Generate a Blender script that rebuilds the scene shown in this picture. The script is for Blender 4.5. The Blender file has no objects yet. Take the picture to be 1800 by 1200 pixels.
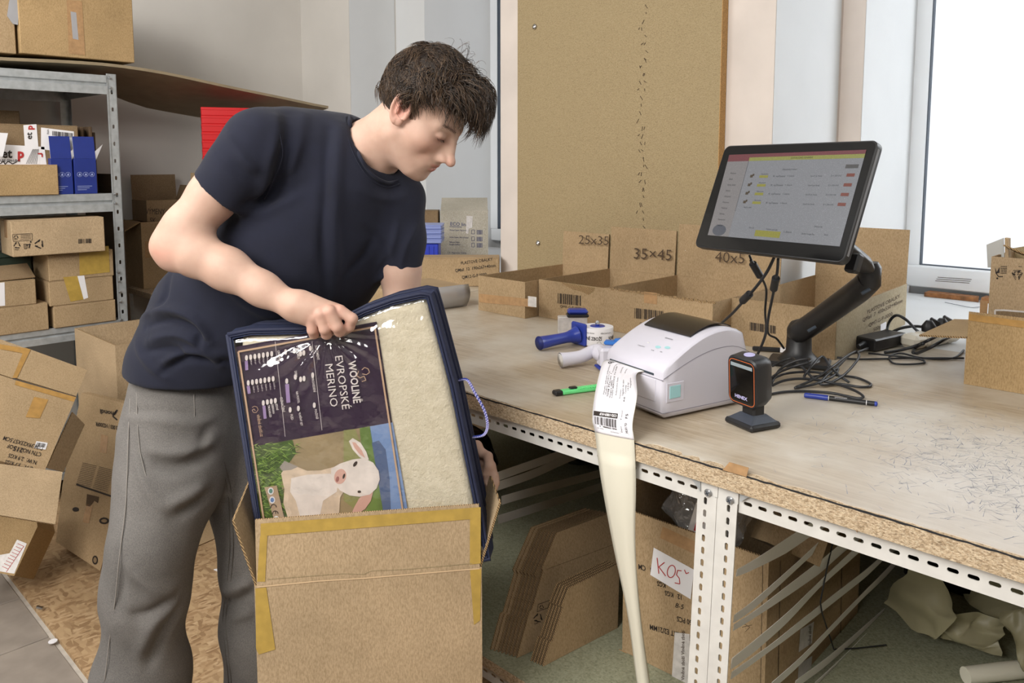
import bpy, bmesh, math, random
import numpy as np
from mathutils import Vector, Matrix
random.seed(7)
SC = bpy.context.scene
COL = SC.collection

# ---------------------------------------------------------------- camera, world, lights, exposure
FPX, PITCH, PCY, CAMZ = 1410.0, math.radians(5.87), 430.0, 1.38
_a = math.radians(45.5)
FW = Vector((-math.cos(_a), math.sin(_a), 0)); RT = Vector((FW.y, -FW.x, 0)); UPZ = Vector((0, 0, 1))
f3 = FW * math.cos(PITCH) - UPZ * math.sin(PITCH)
u3 = FW * math.sin(PITCH) + UPZ * math.cos(PITCH)
cam_d = bpy.data.cameras.new('camera'); cam = bpy.data.objects.new('camera', cam_d); COL.objects.link(cam)
cam_d.sensor_width = 36; cam_d.lens = FPX / 1800 * 36; cam_d.shift_y = (PCY - 600) / 1800
cam_d.clip_start = 0.05
cam.matrix_world = Matrix(((RT.x, u3.x, -f3.x, 0), (RT.y, u3.y, -f3.y, 0), (RT.z, u3.z, -f3.z, CAMZ), (0, 0, 0, 1)))
SC.camera = cam
W = bpy.data.worlds.new('world'); SC.world = W; W.use_nodes = True
bg = W.node_tree.nodes['Background']; bg.inputs[0].default_value = (0.93, 0.96, 1.0, 1); bg.inputs[1].default_value = 0.80
def area(name, loc, target, size, sizey, power, color):
    l = bpy.data.lights.new(name, 'AREA'); l.shape = 'RECTANGLE'; l.size = size; l.size_y = sizey; l.energy = power; l.color = color
    o = bpy.data.objects.new(name, l); COL.objects.link(o); o.location = loc
    o.rotation_euler = (Vector(target) - Vector(loc)).to_track_quat('-Z', 'Y').to_euler(); return o
area('key_softbox', (-.9, -1.5, 2.5), (-1.5, 1.4, 0.9), 1.7, 1.3, 78, (1.0, 0.97, 0.93))  # unseen key light added behind the camera, not a ceiling fixture
area('fill_light', (-2.5, -.5, 2.85), (-3.2, 1.4, 1.0), 1.2, .8, 34, (1.0, .98, .95))  # unseen fill added to brighten the shelving and left wall
area('window_daylight', (0.75, 3.9, 1.9), (-0.6, 1.2, 0.9), 1.6, 1.6, 40, (0.93, 0.965, 1.0))
area('fill_light', (0.5, -0.4, 2.8), (-0.9, 1.3, 0.9), 0.8, 0.8, 16, (1.0, 0.97, 0.93))  # second unseen fill, added to brighten the worktop; no fixture hangs here
SC.view_settings.view_transform = 'Standard'; SC.view_settings.look = 'None'
SC.view_settings.exposure = 0.45; SC.view_settings.gamma = 1.0; SC.view_settings.use_curve_mapping = False

# ---------------------------------------------------------------- helpers: measuring along sight lines
def ray(px, py):
    return f3 + RT * ((px - 900) / FPX) + u3 * ((PCY - py) / FPX)
CO = Vector((0, 0, CAMZ))
def atz(px, py, z): r = ray(px, py); return CO + r * ((z - CAMZ) / r.z)
def aty(px, py, y): r = ray(px, py); return CO + r * (y / r.y)
def atx(px, py, x): r = ray(px, py); return CO + r * (x / r.x)
def atd(px, py, d): r = ray(px, py); return CO + r * (d / r.dot(FW))
class Plane:
    def __init__(s, a, b, c):
        s.o = Vector(a); s.n = (Vector(b) - s.o).cross(Vector(c) - s.o).normalized()
        if s.n.dot(CO - s.o) < 0: s.n = -s.n
    def __call__(s, px, py, off=0.0):
        r = ray(px, py); return CO + r * ((s.o + s.n * off - CO).dot(s.n) / r.dot(s.n))
def frame3(a, b, c):
    """right-handed frame: origin a, x toward b, y toward c side, z = x cross y"""
    a, b, c = Vector(a), Vector(b), Vector(c)
    x = (b - a).normalized(); y = (c - a); y = (y - x * y.dot(x)).normalized(); z = x.cross(y)
    return Matrix(((x.x, y.x, z.x, a.x), (x.y, y.y, z.y, a.y), (x.z, y.z, z.z, a.z), (0, 0, 0, 1)))
def TR(x, y, z, rz=0, rx=0, ry=0):
    return Matrix.Translation((x, y, z)) @ Matrix.Rotation(math.radians(rz), 4, 'Z') @ Matrix.Rotation(math.radians(ry), 4, 'Y') @ Matrix.Rotation(math.radians(rx), 4, 'X')

# ---------------------------------------------------------------- helpers: materials
def lin(c):
    if isinstance(c, str): c = tuple(int(c[i:i + 2], 16) / 255 for i in (0, 2, 4))
    return tuple((v / 12.92 if v <= 0.04045 else ((v + 0.055) / 1.055) ** 2.4) for v in c) + (1,)
class NT:
    def __init__(s, name):
        s.m = bpy.data.materials.new(name); s.m.use_nodes = True; s.t = s.m.node_tree; s.b = s.t.nodes['Principled BSDF']
        s._co = None
    def n(s, typ, **kw):
        nd = s.t.nodes.new(typ)
        for k, v in kw.items():
            if k.startswith('i_'):
                nd.inputs[int(k[2:]) if k[2:].isdigit() else k[2:].replace('_', ' ')].default_value = v
            else: setattr(nd, k, v)
        return nd
    def l(s, a, b): s.t.links.new(a, b)
    def co(s, scale=(1, 1, 1), rot=(0, 0, 0)):
        if s._co is None: s._co = s.n('ShaderNodeTexCoord')
        mp = s.n('ShaderNodeMapping'); mp.inputs['Scale'].default_value = scale; mp.inputs['Rotation'].default_value = rot
        s.l(s._co.outputs['Object'], mp.inputs[0]); return mp.outputs[0]
    def noise(s, scale, detail=3, rough=0.5, vec=None, dist=0.0):
        nd = s.n('ShaderNodeTexNoise'); nd.inputs['Scale'].default_value = scale; nd.inputs['Detail'].default_value = detail
        nd.inputs['Roughness'].default_value = rough; nd.inputs['Distortion'].default_value = dist
        s.l(vec if vec is not None else s.co(), nd.inputs['Vector']); return nd.outputs['Fac']
    def ramp(s, fac, stops, interp='LINEAR'):
        r = s.n('ShaderNodeValToRGB'); r.color_ramp.interpolation = interp; e = r.color_ramp.elements
        while len(e) < len(stops): e.new(0.5)
        for el, (p, c) in zip(e, stops): el.position = p; el.color = lin(c) if not isinstance(c, float) else (c, c, c, 1)
        s.l(fac, r.inputs[0]); return r.outputs[0]
    def mix(s, fac, a, b, mode='MIX'):
        m = s.n('ShaderNodeMix', data_type='RGBA', blend_type=mode)
        for v, i in ((fac, 0), (a, 6), (b, 7)):
            if hasattr(v, 'is_linked') or hasattr(v, 'links'): s.l(v, m.inputs[i])
            elif i == 0: m.inputs[0].default_value = v
            else: m.inputs[i].default_value = lin(v)
        return m.outputs[2]
    def bump(s, h, strength=0.2, dist=0.002, prev=None):
        b = s.n('ShaderNodeBump'); b.inputs['Strength'].default_value = strength; b.inputs['Distance'].default_value = dist
        s.l(h, b.inputs['Height'])
        if prev is not None: s.l(prev, b.inputs['Normal'])
        s.l(b.outputs[0], s.b.inputs['Normal']); return b.outputs[0]
    def base(s, c):
        if hasattr(c, 'links'): s.l(c, s.b.inputs['Base Color'])
        else: s.b.inputs['Base Color'].default_value = lin(c)
    def set(s, **kw):
        for k, v in kw.items(): s.b.inputs[k.replace('_', ' ')].default_value = v
        return s
def simple(name, c, rough=0.5, metal=0.0, var=0.0, vs=20, bump=0.0, bs=300, **kw):
    t = NT(name); t.set(Roughness=rough, Metallic=metal)
    if var > 0:
        r, g, b = (int(c[i:i + 2], 16) / 255 for i in (0, 2, 4))
        t.base(t.ramp(t.noise(vs, 4), [(0.3, (r * (1 - var), g * (1 - var), b * (1 - var))), (0.7, (min(1, r * (1 + var)), min(1, g * (1 + var)), min(1, b * (1 + var))))]))
    else: t.base(c)
    if bump: t.bump(t.noise(bs, 2), bump, 0.001)
    for k, v in kw.items(): t.b.inputs[k.replace('_', ' ')].default_value = v
    return t.m
def cardboard(name, c, flute=(1, 0, 0)):
    t = NT(name); r, g, b = (int(c[i:i + 2], 16) / 255 for i in (0, 2, 4))
    big = t.ramp(t.noise(5, 4, 0.6), [(0.3, (r * .93, g * .93, b * .92)), (0.7, (min(1, r * 1.04), min(1, g * 1.04), min(1, b * 1.04)))])
    fib = t.ramp(t.noise(420, 3, 0.7, t.co((1, 1, 0.35))), [(0.35, (0.86, 0.85, 0.82)), (0.6, (1, 1, 1))])
    t.base(t.mix(1.0, big, fib, 'MULTIPLY')); t.set(Roughness=0.82)
    t.b.inputs['Specular IOR Level'].default_value = 0.25
    w = t.n('ShaderNodeTexWave'); w.inputs['Scale'].default_value = 55; w.inputs['Distortion'].default_value = 0.6
    t.l(t.co(flute and tuple(0.12 + 0.88 * abs(v) for v in flute)), w.inputs['Vector'])
    p = t.bump(w.outputs['Fac'], 0.05, 0.001); t.bump(t.noise(14, 3), 0.25, 0.004, p)
    return t.m
def corr_edge(name, c='8f7350'):
    t = NT(name); w = t.n('ShaderNodeTexWave', bands_direction='DIAGONAL'); w.inputs['Scale'].default_value = 110; w.inputs['Distortion'].default_value = 3
    t.l(t.co(), w.inputs['Vector']); t.base(t.ramp(w.outputs['Fac'], [(0.25, '5b4630'), (0.6, 'b7986c')])); t.set(Roughness=0.95)
    t.bump(w.outputs['Fac'], 0.6, 0.002); return t.m
M = {}
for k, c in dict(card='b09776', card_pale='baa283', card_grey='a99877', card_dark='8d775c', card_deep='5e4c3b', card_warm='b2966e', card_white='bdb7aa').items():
    M[k] = cardboard('cardboard_' + k, c)
M['cedge'] = corr_edge('corrugated_edge')
M['tape'] = simple('brown_packing_tape', 'ab8347', 0.28, var=0.06, vs=60)
M['tape_y'] = simple('yellowish_packing_tape', 'b3954a', 0.25, var=0.05, vs=50)
M['tape_card'] = simple('clear_tape_on_card', 'a98660', 0.2, var=0.06, vs=80)
M['ink'] = simple('black_print', '2a211c', 0.7); M['ink_soft'] = simple('faded_black_print', '4b3a2b', 0.8)
M['ink_blue'] = simple('blue_print', '42486e', 0.8); M['ink_red'] = simple('red_marker', 'b5302f', 0.7)
M['paper'] = simple('white_paper', 'e6e4e6', 0.6); M['paper_dim'] = simple('white_label_tape', 'cfcac6', 0.35, var=.05, vs=90)
# wood laminate worktop, scratched where boxes are cut open
t = NT('worn_wood_laminate')
g1 = t.noise(6, 8, 0.62, t.co((1.0, 16, 1)), 0.6)
col = t.ramp(g1, [(0.28, 'a39178'), (0.5, 'b7a68d'), (0.72, 'c8baa4')])
fine = t.ramp(t.noise(60, 6, 0.7, t.co((0.25, 9, 1))), [(0.3, (0.9, 0.89, 0.88)), (0.65, (1, 1, 1))])
col = t.mix(1.0, col, fine, 'MULTIPLY')
worn = t.ramp(t.noise(3.0, 5, 0.6), [(0.42, 0.0), (0.62, 1.0)])
col = t.mix(worn, col, 'c9c1b3')
sep = t.n('ShaderNodeSeparateXYZ'); t.l(t.co(), sep.inputs[0])
mx = t.n('ShaderNodeMapRange'); mx.inputs[1].default_value = 0.06; mx.inputs[2].default_value = 0.42; t.l(sep.outputs[0], mx.inputs[0])
my = t.n('ShaderNodeMapRange'); my.inputs[1].default_value = 0.046; my.inputs[2].default_value = -0.314; t.l(sep.outputs[1], my.inputs[0])
reg = t.n('ShaderNodeMath', operation='MULTIPLY'); t.l(mx.outputs[0], reg.inputs[0]); t.l(my.outputs[0], reg.inputs[1])
patch = t.n('ShaderNodeMath', operation='MULTIPLY'); patch.inputs[1].default_value = 0.5; t.l(reg.outputs[0], patch.inputs[0])
col = t.mix(patch.outputs[0], col, 'cfccc9')
t.base(col); t.set(Roughness=0.42); t.bump(fine, 0.1, 0.0006)
M['laminate'] = t.m
def chipboard(name, cols, scale=160, bump=0.5):
    t = NT(name); v = t.n('ShaderNodeTexVoronoi'); v.inputs['Scale'].default_value = scale; t.l(t.co((1, 1, 2.2)), v.inputs['Vector'])
    sp = t.n('ShaderNodeSeparateColor'); t.l(v.outputs['Color'], sp.inputs[0])
    t.base(t.mix(0.5, t.ramp(sp.outputs[0], [(0.0, cols[0]), (0.25, cols[1]), (0.6, cols[2]), (1.0, cols[3])]), t.ramp(t.noise(scale * .8, 4, .8), [(0.3, cols[0]), (0.6, cols[2])])))
    t.set(Roughness=0.85); t.bump(t.noise(scale * 1.3, 3), bump, 0.003); return t.m
M['chip_edge'] = chipboard('chipboard_cut_edge', ['6b5740', 'a08868', 'c8b294', 'ddceb2'], 300)
M['chip_board'] = chipboard('chipboard_face', ['7f6e50', '978563', 'a08e6b', 'ab9a78'], 300, 0.15)
M['chip_green'] = chipboard('greenish_chipboard', ['6f725a', '8b8c72', '979880', 'a5a58d'], 260, 0.1)
t = NT('oriented_strand_board')
a = t.n('ShaderNodeTexVoronoi'); a.inputs['Scale'].default_value = 34; t.l(t.co((1, 2.6, 1), (0, 0, .4)), a.inputs['Vector'])
b_ = t.n('ShaderNodeTexVoronoi'); b_.inputs['Scale'].default_value = 40; t.l(t.co((2.8, 1, 1), (0, 0, .2)), b_.inputs['Vector'])
s1 = t.n('ShaderNodeSeparateColor'); t.l(a.outputs['Color'], s1.inputs[0]); s2 = t.n('ShaderNodeSeparateColor'); t.l(b_.outputs['Color'], s2.inputs[0])
ca = t.ramp(s1.outputs[0], [(0, '8f7150'), (0.35, 'a88a66'), (1, 'b89c76')]); cb = t.ramp(s2.outputs[1], [(0, '866848'), (0.4, 'a88964'), (1, 'c0a480')])
mk = t.ramp(t.noise(26, 3), [(0.45, 0.0), (0.55, 1.0)])
t.base(t.mix(mk, ca, cb)); t.set(Roughness=0.7); t.bump(s1.outputs[0], 0.25, 0.002); M['osb'] = t.m
M['white_metal'] = simple('white_painted_steel', 'cfcdc8', 0.38, var=0.03, vs=30)
M['bolt'] = simple('zinc_bolt', 'b9bcc0', 0.3, 0.9)
M['galv'] = simple('galvanised_steel', 'b4b8ba', 0.42, 0.45, var=0.06, vs=40)
M['wall'] = simple('white_wall_paint', 'cdc9c3', 0.9, var=0.02, vs=3, bump=0.12, bs=60)
M['wall_pink'] = simple('patched_plaster_pillar', 'd0c6be', 0.9, var=0.03, vs=5, bump=0.2, bs=30)
M['wall_white'] = simple('white_window_reveal', 'd6d8d9', 0.85, var=0.01, vs=4)
M['pvc'] = simple('white_window_plastic', 'e2e6ea', 0.35)
M['seal'] = simple('dark_rubber_seal', '3a4450', 0.6)
t = NT('window_glass'); t.base('ffffff'); t.set(Roughness=0.0, IOR=1.02); t.b.inputs['Transmission Weight'].default_value = 1; M['glass'] = t.m
M['tile'] = simple('grey_brown_floor_tile', '8f857b', 0.55, var=0.07, vs=12, bump=.05, bs=80)
M['grout'] = simple('pale_grout', 'b3aca2', 0.9, var=.06, vs=30)
M['navy'] = simple('navy_cotton', '151829', 0.95, var=0.05, vs=30, bump=0.2, bs=1600)
M['navy'].node_tree.nodes['Principled BSDF'].inputs['Sheen Weight'].default_value = 0.04
t = NT('grey_denim')
wv = t.ramp(t.noise(900, 2, .6, t.co((1, 1, .4))), [(0.3, (0.80, 0.80, 0.80)), (0.7, (1.06, 1.05, 1.03))])
t.base(t.mix(1.0, t.ramp(t.noise(7, 4), [(0.3, '63605e'), (0.7, '767371')]), wv, 'MULTIPLY')); t.set(Roughness=0.92); t.bump(t.noise(1100, 2), 0.3, 0.001); M['denim'] = t.m
M['seam_dark'] = simple('dark_grey_seam', '57524d', 0.8)
M['seam'] = simple('pale_seam_thread', '85807a', 0.8)
M['black'] = simple('matt_black_plastic', '1d1d1f', 0.42); M['black_gloss'] = simple('glossy_black', '0c0c0d', 0.06)
M['cable'] = simple('black_cable_rubber', '26272a', 0.4)
M['white_pl'] = simple('white_plastic', 'd3d1dc', 0.3); M['lilac'] = simple('lilac_sensor', 'b9b6e0', 0.4)
M['teal_lit'] = simple('pale_teal_plastic', 'a4d4d8', 0.3)
M['blue'] = simple('blue_plastic', '2c3f9c', 0.3); M['blue2'] = simple('bright_blue_plastic', '2f6cba', 0.35); M['blue_crate'] = simple('blue_bin_plastic', '2d3fb5', 0.35)
t = NT('pale_blue_bin'); t.base('9aa9e6'); t.set(Roughness=0.3); t.b.inputs['Transmission Weight'].default_value = 0.25; M['blue_pale'] = t.m
M['red'] = simple('red_plastic_crate', 'c3161c', 0.32); M['red_metal'] = simple('red_bracket', 'b8403f', 0.4)
M['green'] = simple('neon_green_plastic', '6fe08c', 0.4); M['teal'] = simple('teal_plastic_case', '1c7c95', 0.5)
M['blue_print_box'] = simple('blue_printed_card', '1d2f7c', 0.45, var=.03, vs=20)
M['steel'] = simple('polished_steel', 'c8c8c8', 0.25, 1.0)
M['orange'] = simple('orange_trim', 'd9703a', 0.4)
M['gold'] = simple('brass_rivet', '8d7a4e', 0.35, 0.9)
M['navy_bag'] = simple('navy_bag_fabric', '222b49', 0.85, var=.1, vs=90, bump=.5, bs=900)
M['zipper'] = simple('dark_navy_zip', '191f3a', 0.7, bump=.6, bs=700)
t = NT('cream_wool'); t.base(t.ramp(t.noise(60, 5, .7), [(0.3, 'd6cbb0'), (0.7, 'e8dec6')])); t.set(Roughness=1.0); t.b.inputs['Sheen Weight'].default_value = .5
t.bump(t.noise(170, 4, .7), 0.7, 0.004); M['wool'] = t.m
def clearfilm(name, tint='ffffff', fac=0.12, rough=0.08, bumps=(9, .6), haze=0.0, hazecol='ffffff'):
    m = bpy.data.materials.new(name); m.use_nodes = True; nt = m.node_tree; nt.nodes.clear()
    out = nt.nodes.new('ShaderNodeOutputMaterial'); tr = nt.nodes.new('ShaderNodeBsdfTransparent'); tr.inputs[0].default_value = lin(tint)
    gl = nt.nodes.new('ShaderNodeBsdfGlossy'); gl.inputs['Roughness'].default_value = rough
    df = nt.nodes.new('ShaderNodeBsdfDiffuse'); df.inputs[0].default_value = lin(hazecol)
    mx = nt.nodes.new('ShaderNodeMixShader'); m2 = nt.nodes.new('ShaderNodeMixShader'); m2.inputs[0].default_value = haze
    fr = nt.nodes.new('ShaderNodeLayerWeight'); fr.inputs[0].default_value = 0.3
    mr = nt.nodes.new('ShaderNodeMapRange'); mr.inputs[3].default_value = fac; mr.inputs[4].default_value = 0.6; nt.links.new(fr.outputs['Facing'], mr.inputs[0])
    tc = nt.nodes.new('ShaderNodeTexCoord'); ns = nt.nodes.new('ShaderNodeTexNoise'); ns.inputs['Scale'].default_value = bumps[0]; ns.inputs['Detail'].default_value = 3
    bp = nt.nodes.new('ShaderNodeBump'); bp.inputs['Strength'].default_value = bumps[1]; bp.inputs['Distance'].default_value = .02
    nt.links.new(tc.outputs['Object'], ns.inputs['Vector']); nt.links.new(ns.outputs['Fac'], bp.inputs['Height'])
    nt.links.new(bp.outputs[0], gl.inputs['Normal']); nt.links.new(mr.outputs[0], mx.inputs[0])
    nt.links.new(tr.outputs[0], m2.inputs[1]); nt.links.new(df.outputs[0], m2.inputs[2])
    nt.links.new(m2.outputs[0], mx.inputs[1]); nt.links.new(gl.outputs[0], mx.inputs[2]); nt.links.new(mx.outputs[0], out.inputs[0])
    return m
M['clear'] = clearfilm('clear_vinyl', fac=0.15, rough=0.09, bumps=(16, .5))
M['clear_bag'] = clearfilm('clear_plastic_bag', fac=0.1, rough=0.1, haze=0.12, bumps=(20, 1))
M['grey_film'] = clearfilm('silver_film', tint='d0d0d4', fac=0.2, rough=0.2, haze=0.75, hazecol='b9b9bd', bumps=(12, .5))
M['black_film'] = simple('black_shrink_film', '121213', 0.22, bump=.6, bs=18)
M['kraft_wax'] = simple('yellowish_waxed_paper', '9c9678', 0.42, var=.05, vs=8)
M['backing'] = simple('cream_backing_paper', 'dedac9', 0.4, var=.01, vs=6)
M['web'] = simple('white_webbing', 'dcd9d2', 0.8, bump=.4, bs=500)
M['purple'] = simple('dark_purple_print', '2e1a37', 0.35); M['tan_line'] = simple('tan_print', 'c9a789', 0.4); M['cream_ink'] = simple('cream_print', 'e5dcd8', 0.4)
M['lav'] = simple('lavender_print', '9d84b2', 0.4)
t = NT('skin'); at_ = t.n('ShaderNodeVertexColor'); at_.layer_name = 'tone'
t.base(t.mix(1.0, at_.outputs[0], t.ramp(t.noise(30, 4), [(0.3, (0.95, 0.93, 0.92)), (0.7, (1, 1, 1))]), 'MULTIPLY')); t.set(Roughness=0.62)
t.b.inputs['Subsurface Weight'].default_value = 0.12; t.b.inputs['Subsurface Radius'].default_value = (0.012, 0.005, 0.003); t.b.inputs['Subsurface Scale'].default_value = 1
t.bump(t.noise(500, 3), 0.06, 0.001); M['skin'] = t.m
t = NT('dark_brown_hair'); oi = t.n('ShaderNodeVertexColor'); oi.layer_name = 'tone'
t.l(oi.outputs[0], t.b.inputs['Base Color']); t.set(Roughness=0.42); M['hair'] = t.m

# ---------------------------------------------------------------- helpers: meshes
class MB:
    def __init__(s): s.v = []; s.f = []; s.mi = []
    def add(s, vs, fs, mi=0):
        o = len(s.v); s.v += [tuple(v) for v in vs]; s.f += [tuple(i + o for i in f) for f in fs]; s.mi += [mi] * len(fs) if isinstance(mi, int) else list(mi); return s
    def box(s, x0, x1, y0, y1, z0, z1, M_=None, mi=0, bev=0.0):
        if bev > 0:
            b = bev; V = []; 
            for sx, X in ((0, x0), (1, x1)):
                for sy, Y in ((0, y0), (1, y1)):
                    for sz, Z in ((0, z0), (1, z1)):
                        dx = b if sx == 0 else -b; dy = b if sy == 0 else -b; dz = b if sz == 0 else -b
                        V += [(X, Y + dy, Z + dz), (X + dx, Y, Z + dz), (X + dx, Y + dy, Z)]
            bm = bmesh.new()
            for v in V: bm.verts.new(v)
            r = bmesh.ops.convex_hull(bm, input=bm.verts); bm.normal_update()
            bmesh.ops.dissolve_limit(bm, angle_limit=0.02, verts=bm.verts, edges=bm.edges)
            bm.verts.index_update(); V = [v.co.copy() for v in bm.verts]; Fc = [[v.index for v in f.verts] for f in bm.faces]; bm.free()
        else:
            V = [Vector((x, y, z)) for x in (x0, x1) for y in (y0, y1) for z in (z0, z1)]
            Fc = [(0, 1, 3, 2), (4, 6, 7, 5), (0, 4, 5, 1), (2, 3, 7, 6), (0, 2, 6, 4), (1, 5, 7, 3)]
        if M_ is not None: V = [M_ @ Vector(v) for v in V]
        return s.add(V, Fc, mi)
    def panel(s, o, ex, ey, t, mi=0, me=1):
        """thin slab: corner o, edge vectors ex, ey, thickness t along ex x ey; edges use material me"""
        o, ex, ey = Vector(o), Vector(ex), Vector(ey); n = ex.cross(ey).normalized() * t
        V = [o, o + ex, o + ex + ey, o + ey]; V += [v + n for v in V]
        return s.add(V, [(3, 2, 1, 0), (4, 5, 6, 7), (0, 1, 5, 4), (1, 2, 6, 5), (2, 3, 7, 6), (3, 0, 4, 7)], [mi, mi, me, me, me, me])
    def prism(s, pts, vec, mi=0, me=None):
        """polygon of 3D points extruded by vec"""
        n = len(pts); P = [Vector(p) for p in pts]; V = P + [p + Vector(vec) for p in P]
        F_ = [tuple(range(n - 1, -1, -1)), tuple(range(n, 2 * n))] + [(i, (i + 1) % n, (i + 1) % n + n, i + n) for i in range(n)]
        return s.add(V, F_, [mi, mi] + [mi if me is None else me] * n)
    def tube(s, pts, r, seg=8, caps=True, mi=0, flat=None):
        P = [Vector(p) for p in pts]; n = len(P)
        if n < 2: return s
        rr = [r] * n if not hasattr(r, '__len__') else r
        V = []; up = None
        for i in range(n):
            tdir = (P[min(i + 1, n - 1)] - P[max(i - 1, 0)])
            tdir = tdir.normalized() if tdir.length > 1e-9 else Vector((0, 0, 1))
            if up is None: up = Vector((0, 0, 1)) if abs(tdir.z) < .9 else Vector((1, 0, 0))
            a = tdir.cross(up)
            if a.length < 1e-6: a = tdir.cross(Vector((0, 1, 0)))
            a.normalize(); b = a.cross(tdir).normalized(); up = b
            for k in range(seg):
                th = 2 * math.pi * k / seg; V.append(P[i] + a * (math.cos(th) * rr[i]) + b * (math.sin(th) * rr[i] * (flat or 1)))
        Fc = [(i * seg + k, i * seg + (k + 1) % seg, (i + 1) * seg + (k + 1) % seg, (i + 1) * seg + k) for i in range(n - 1) for k in range(seg)]
        if caps: Fc += [tuple(range(seg - 1, -1, -1)), tuple(range((n - 1) * seg, n * seg))]
        return s.add(V, Fc, mi)
    def lathe(s, prof, M_=None, seg=24, mi=0):
        V = [Vector((r * math.cos(2 * math.pi * k / seg), r * math.sin(2 * math.pi * k / seg), z)) for r, z in prof for k in range(seg)]
        n = len(prof); Fc = [(i * seg + k, i * seg + (k + 1) % seg, (i + 1) * seg + (k + 1) % seg, (i + 1) * seg + k) for i in range(n - 1) for k in range(seg)]
        Fc += [tuple(range(seg - 1, -1, -1)), tuple(range((n - 1) * seg, n * seg))]
        if M_ is not None: V = [M_ @ v for v in V]
        return s.add(V, Fc, mi)
    def grid(s, fn, nu, nv, mi=0):
        V = [fn(i / nu, j / nv) for j in range(nv + 1) for i in range(nu + 1)]
        return s.add(V, [(j * (nu + 1) + i, j * (nu + 1) + i + 1, (j + 1) * (nu + 1) + i + 1, (j + 1) * (nu + 1) + i) for j in range(nv) for i in range(nu)], mi)
    def shell(s, fn, nu, nv, t, mi=0):
        """two-sided sheet with thickness along z of fn's local normal (approx. by finite difference)"""
        def nrm(u, v):
            e = 1e-3; a = Vector(fn(min(1, u + e), v)) - Vector(fn(max(0, u - e), v)); b = Vector(fn(u, min(1, v + e))) - Vector(fn(u, max(0, v - e)))
            return a.cross(b).normalized()
        A = [Vector(fn(i / nu, j / nv)) for j in range(nv + 1) for i in range(nu + 1)]
        N = [nrm(i / nu, j / nv) * t for j in range(nv + 1) for i in range(nu + 1)]
        m = len(A); V = A + [a + n for a, n in zip(A, N)]
        q = lambda i, j: j * (nu + 1) + i
        F_ = [(q(i, j), q(i, j + 1), q(i + 1, j + 1), q(i + 1, j)) for j in range(nv) for i in range(nu)]
        F_ += [(m + q(i, j), m + q(i + 1, j), m + q(i + 1, j + 1), m + q(i, j + 1)) for j in range(nv) for i in range(nu)]
        bd = [q(i, 0) for i in range(nu)] + [q(nu, j) for j in range(nv)] + [q(i, nv) for i in range(nu, 0, -1)] + [q(0, j) for j in range(nv, 0, -1)]
        for k in range(len(bd)): a, b = bd[k], bd[(k + 1) % len(bd)]; F_.append((a, b, b + m, a + m))
        return s.add(V, F_, mi)
    def tf(s, M_): s.v = [tuple(M_ @ Vector(v)) for v in s.v]; return s

ORG = {}
def thing(name, label, cat, loc, group=None, kind=None):
    o = bpy.data.objects.new(name, None); COL.objects.link(o); o.location = loc; o.empty_display_size = .05
    o['label'] = label; o['category'] = cat
    if group: o['group'] = group
    if kind: o['kind'] = kind
    ORG[o.name] = Vector(loc); return o
def obj(name, mb, mats, parent=None, smooth=False, label=None, cat=None, group=None, kind=None, loc=None, angle=None):
    """one mesh object; mb is in world coordinates"""
    if parent is not None: L = ORG[parent.name]
    else:
        if loc is None:
            a = np.array([tuple(v) for v in mb.v]); loc = ((a[:, 0].min() + a[:, 0].max()) / 2, (a[:, 1].min() + a[:, 1].max()) / 2, a[:, 2].min())
        L = Vector(loc)
    me = bpy.data.meshes.new(name); me.from_pydata([tuple(Vector(v) - L) for v in mb.v], [], mb.f)
    mats = mats if isinstance(mats, (list, tuple)) else [mats]
    for m in mats: me.materials.append(M[m] if isinstance(m, str) else m)
    if any(mb.mi): me.polygons.foreach_set('material_index', [min(i, len(mats) - 1) for i in mb.mi])
    if smooth: me.polygons.foreach_set('use_smooth', [True] * len(me.polygons))
    me.validate(); me.update()
    bm = bmesh.new(); bm.from_mesh(me); bmesh.ops.recalc_face_normals(bm, faces=bm.faces); bm.to_mesh(me); bm.free()
    if smooth and angle: 
        try: me.set_sharp_from_angle(angle=math.radians(angle))
        except Exception: pass
    o = bpy.data.objects.new(name, me); COL.objects.link(o)
    if parent is not None:
        # a sub-part's parent may itself be a mesh with its origin at the thing's origin
        o.parent = parent
        ORG[o.name] = L
    else: o.location = L; ORG[o.name] = L
    if label: o['label'] = label
    if cat: o['category'] = cat
    if group: o['group'] = group
    if kind: o['kind'] = kind
    return o
def sub(name, mb, mats, part, **kw):
    """child of a part: the part sits at its thing's origin with zero offset"""
    return obj(name, mb, mats, part, **kw)
_fc = {}
def text_geo(s, bold=0.0):
    k = (s, bold)
    if k not in _fc:
        cu = bpy.data.curves.new('t', 'FONT'); cu.body = s; cu.size = 1; cu.resolution_u = 2; cu.offset = bold
        o = bpy.data.objects.new('t', cu); me = o.to_mesh()
        _fc[k] = ([(v.co.x, v.co.y) for v in me.vertices], [tuple(p.vertices) for p in me.polygons])
        o.to_mesh_clear(); bpy.data.objects.remove(o); bpy.data.curves.remove(cu)
    return _fc[k]
def write(mb, s, mp, ox, oy, ex, size, ys=1.0, xs=1.0, bold=0.0, mi=0, up=None):
    """lay lettering in photo-measured coordinates onto the surface mp(px,py); ex = reading direction, size = em height"""
    V, F_ = text_geo(s, bold); L = math.hypot(*ex); ux, uy = ex[0] / L, ex[1] / L
    if up is None: up = (uy, -ux)
    mb.add([mp(ox + (x * xs * ux + y * ys * up[0]) * size, oy + (x * xs * uy + y * ys * up[1]) * size) for x, y in V], F_, mi)
def poly(mb, mp, pts, mi=0): mb.add([mp(*p) for p in pts], [tuple(range(len(pts)))], mi)
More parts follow.
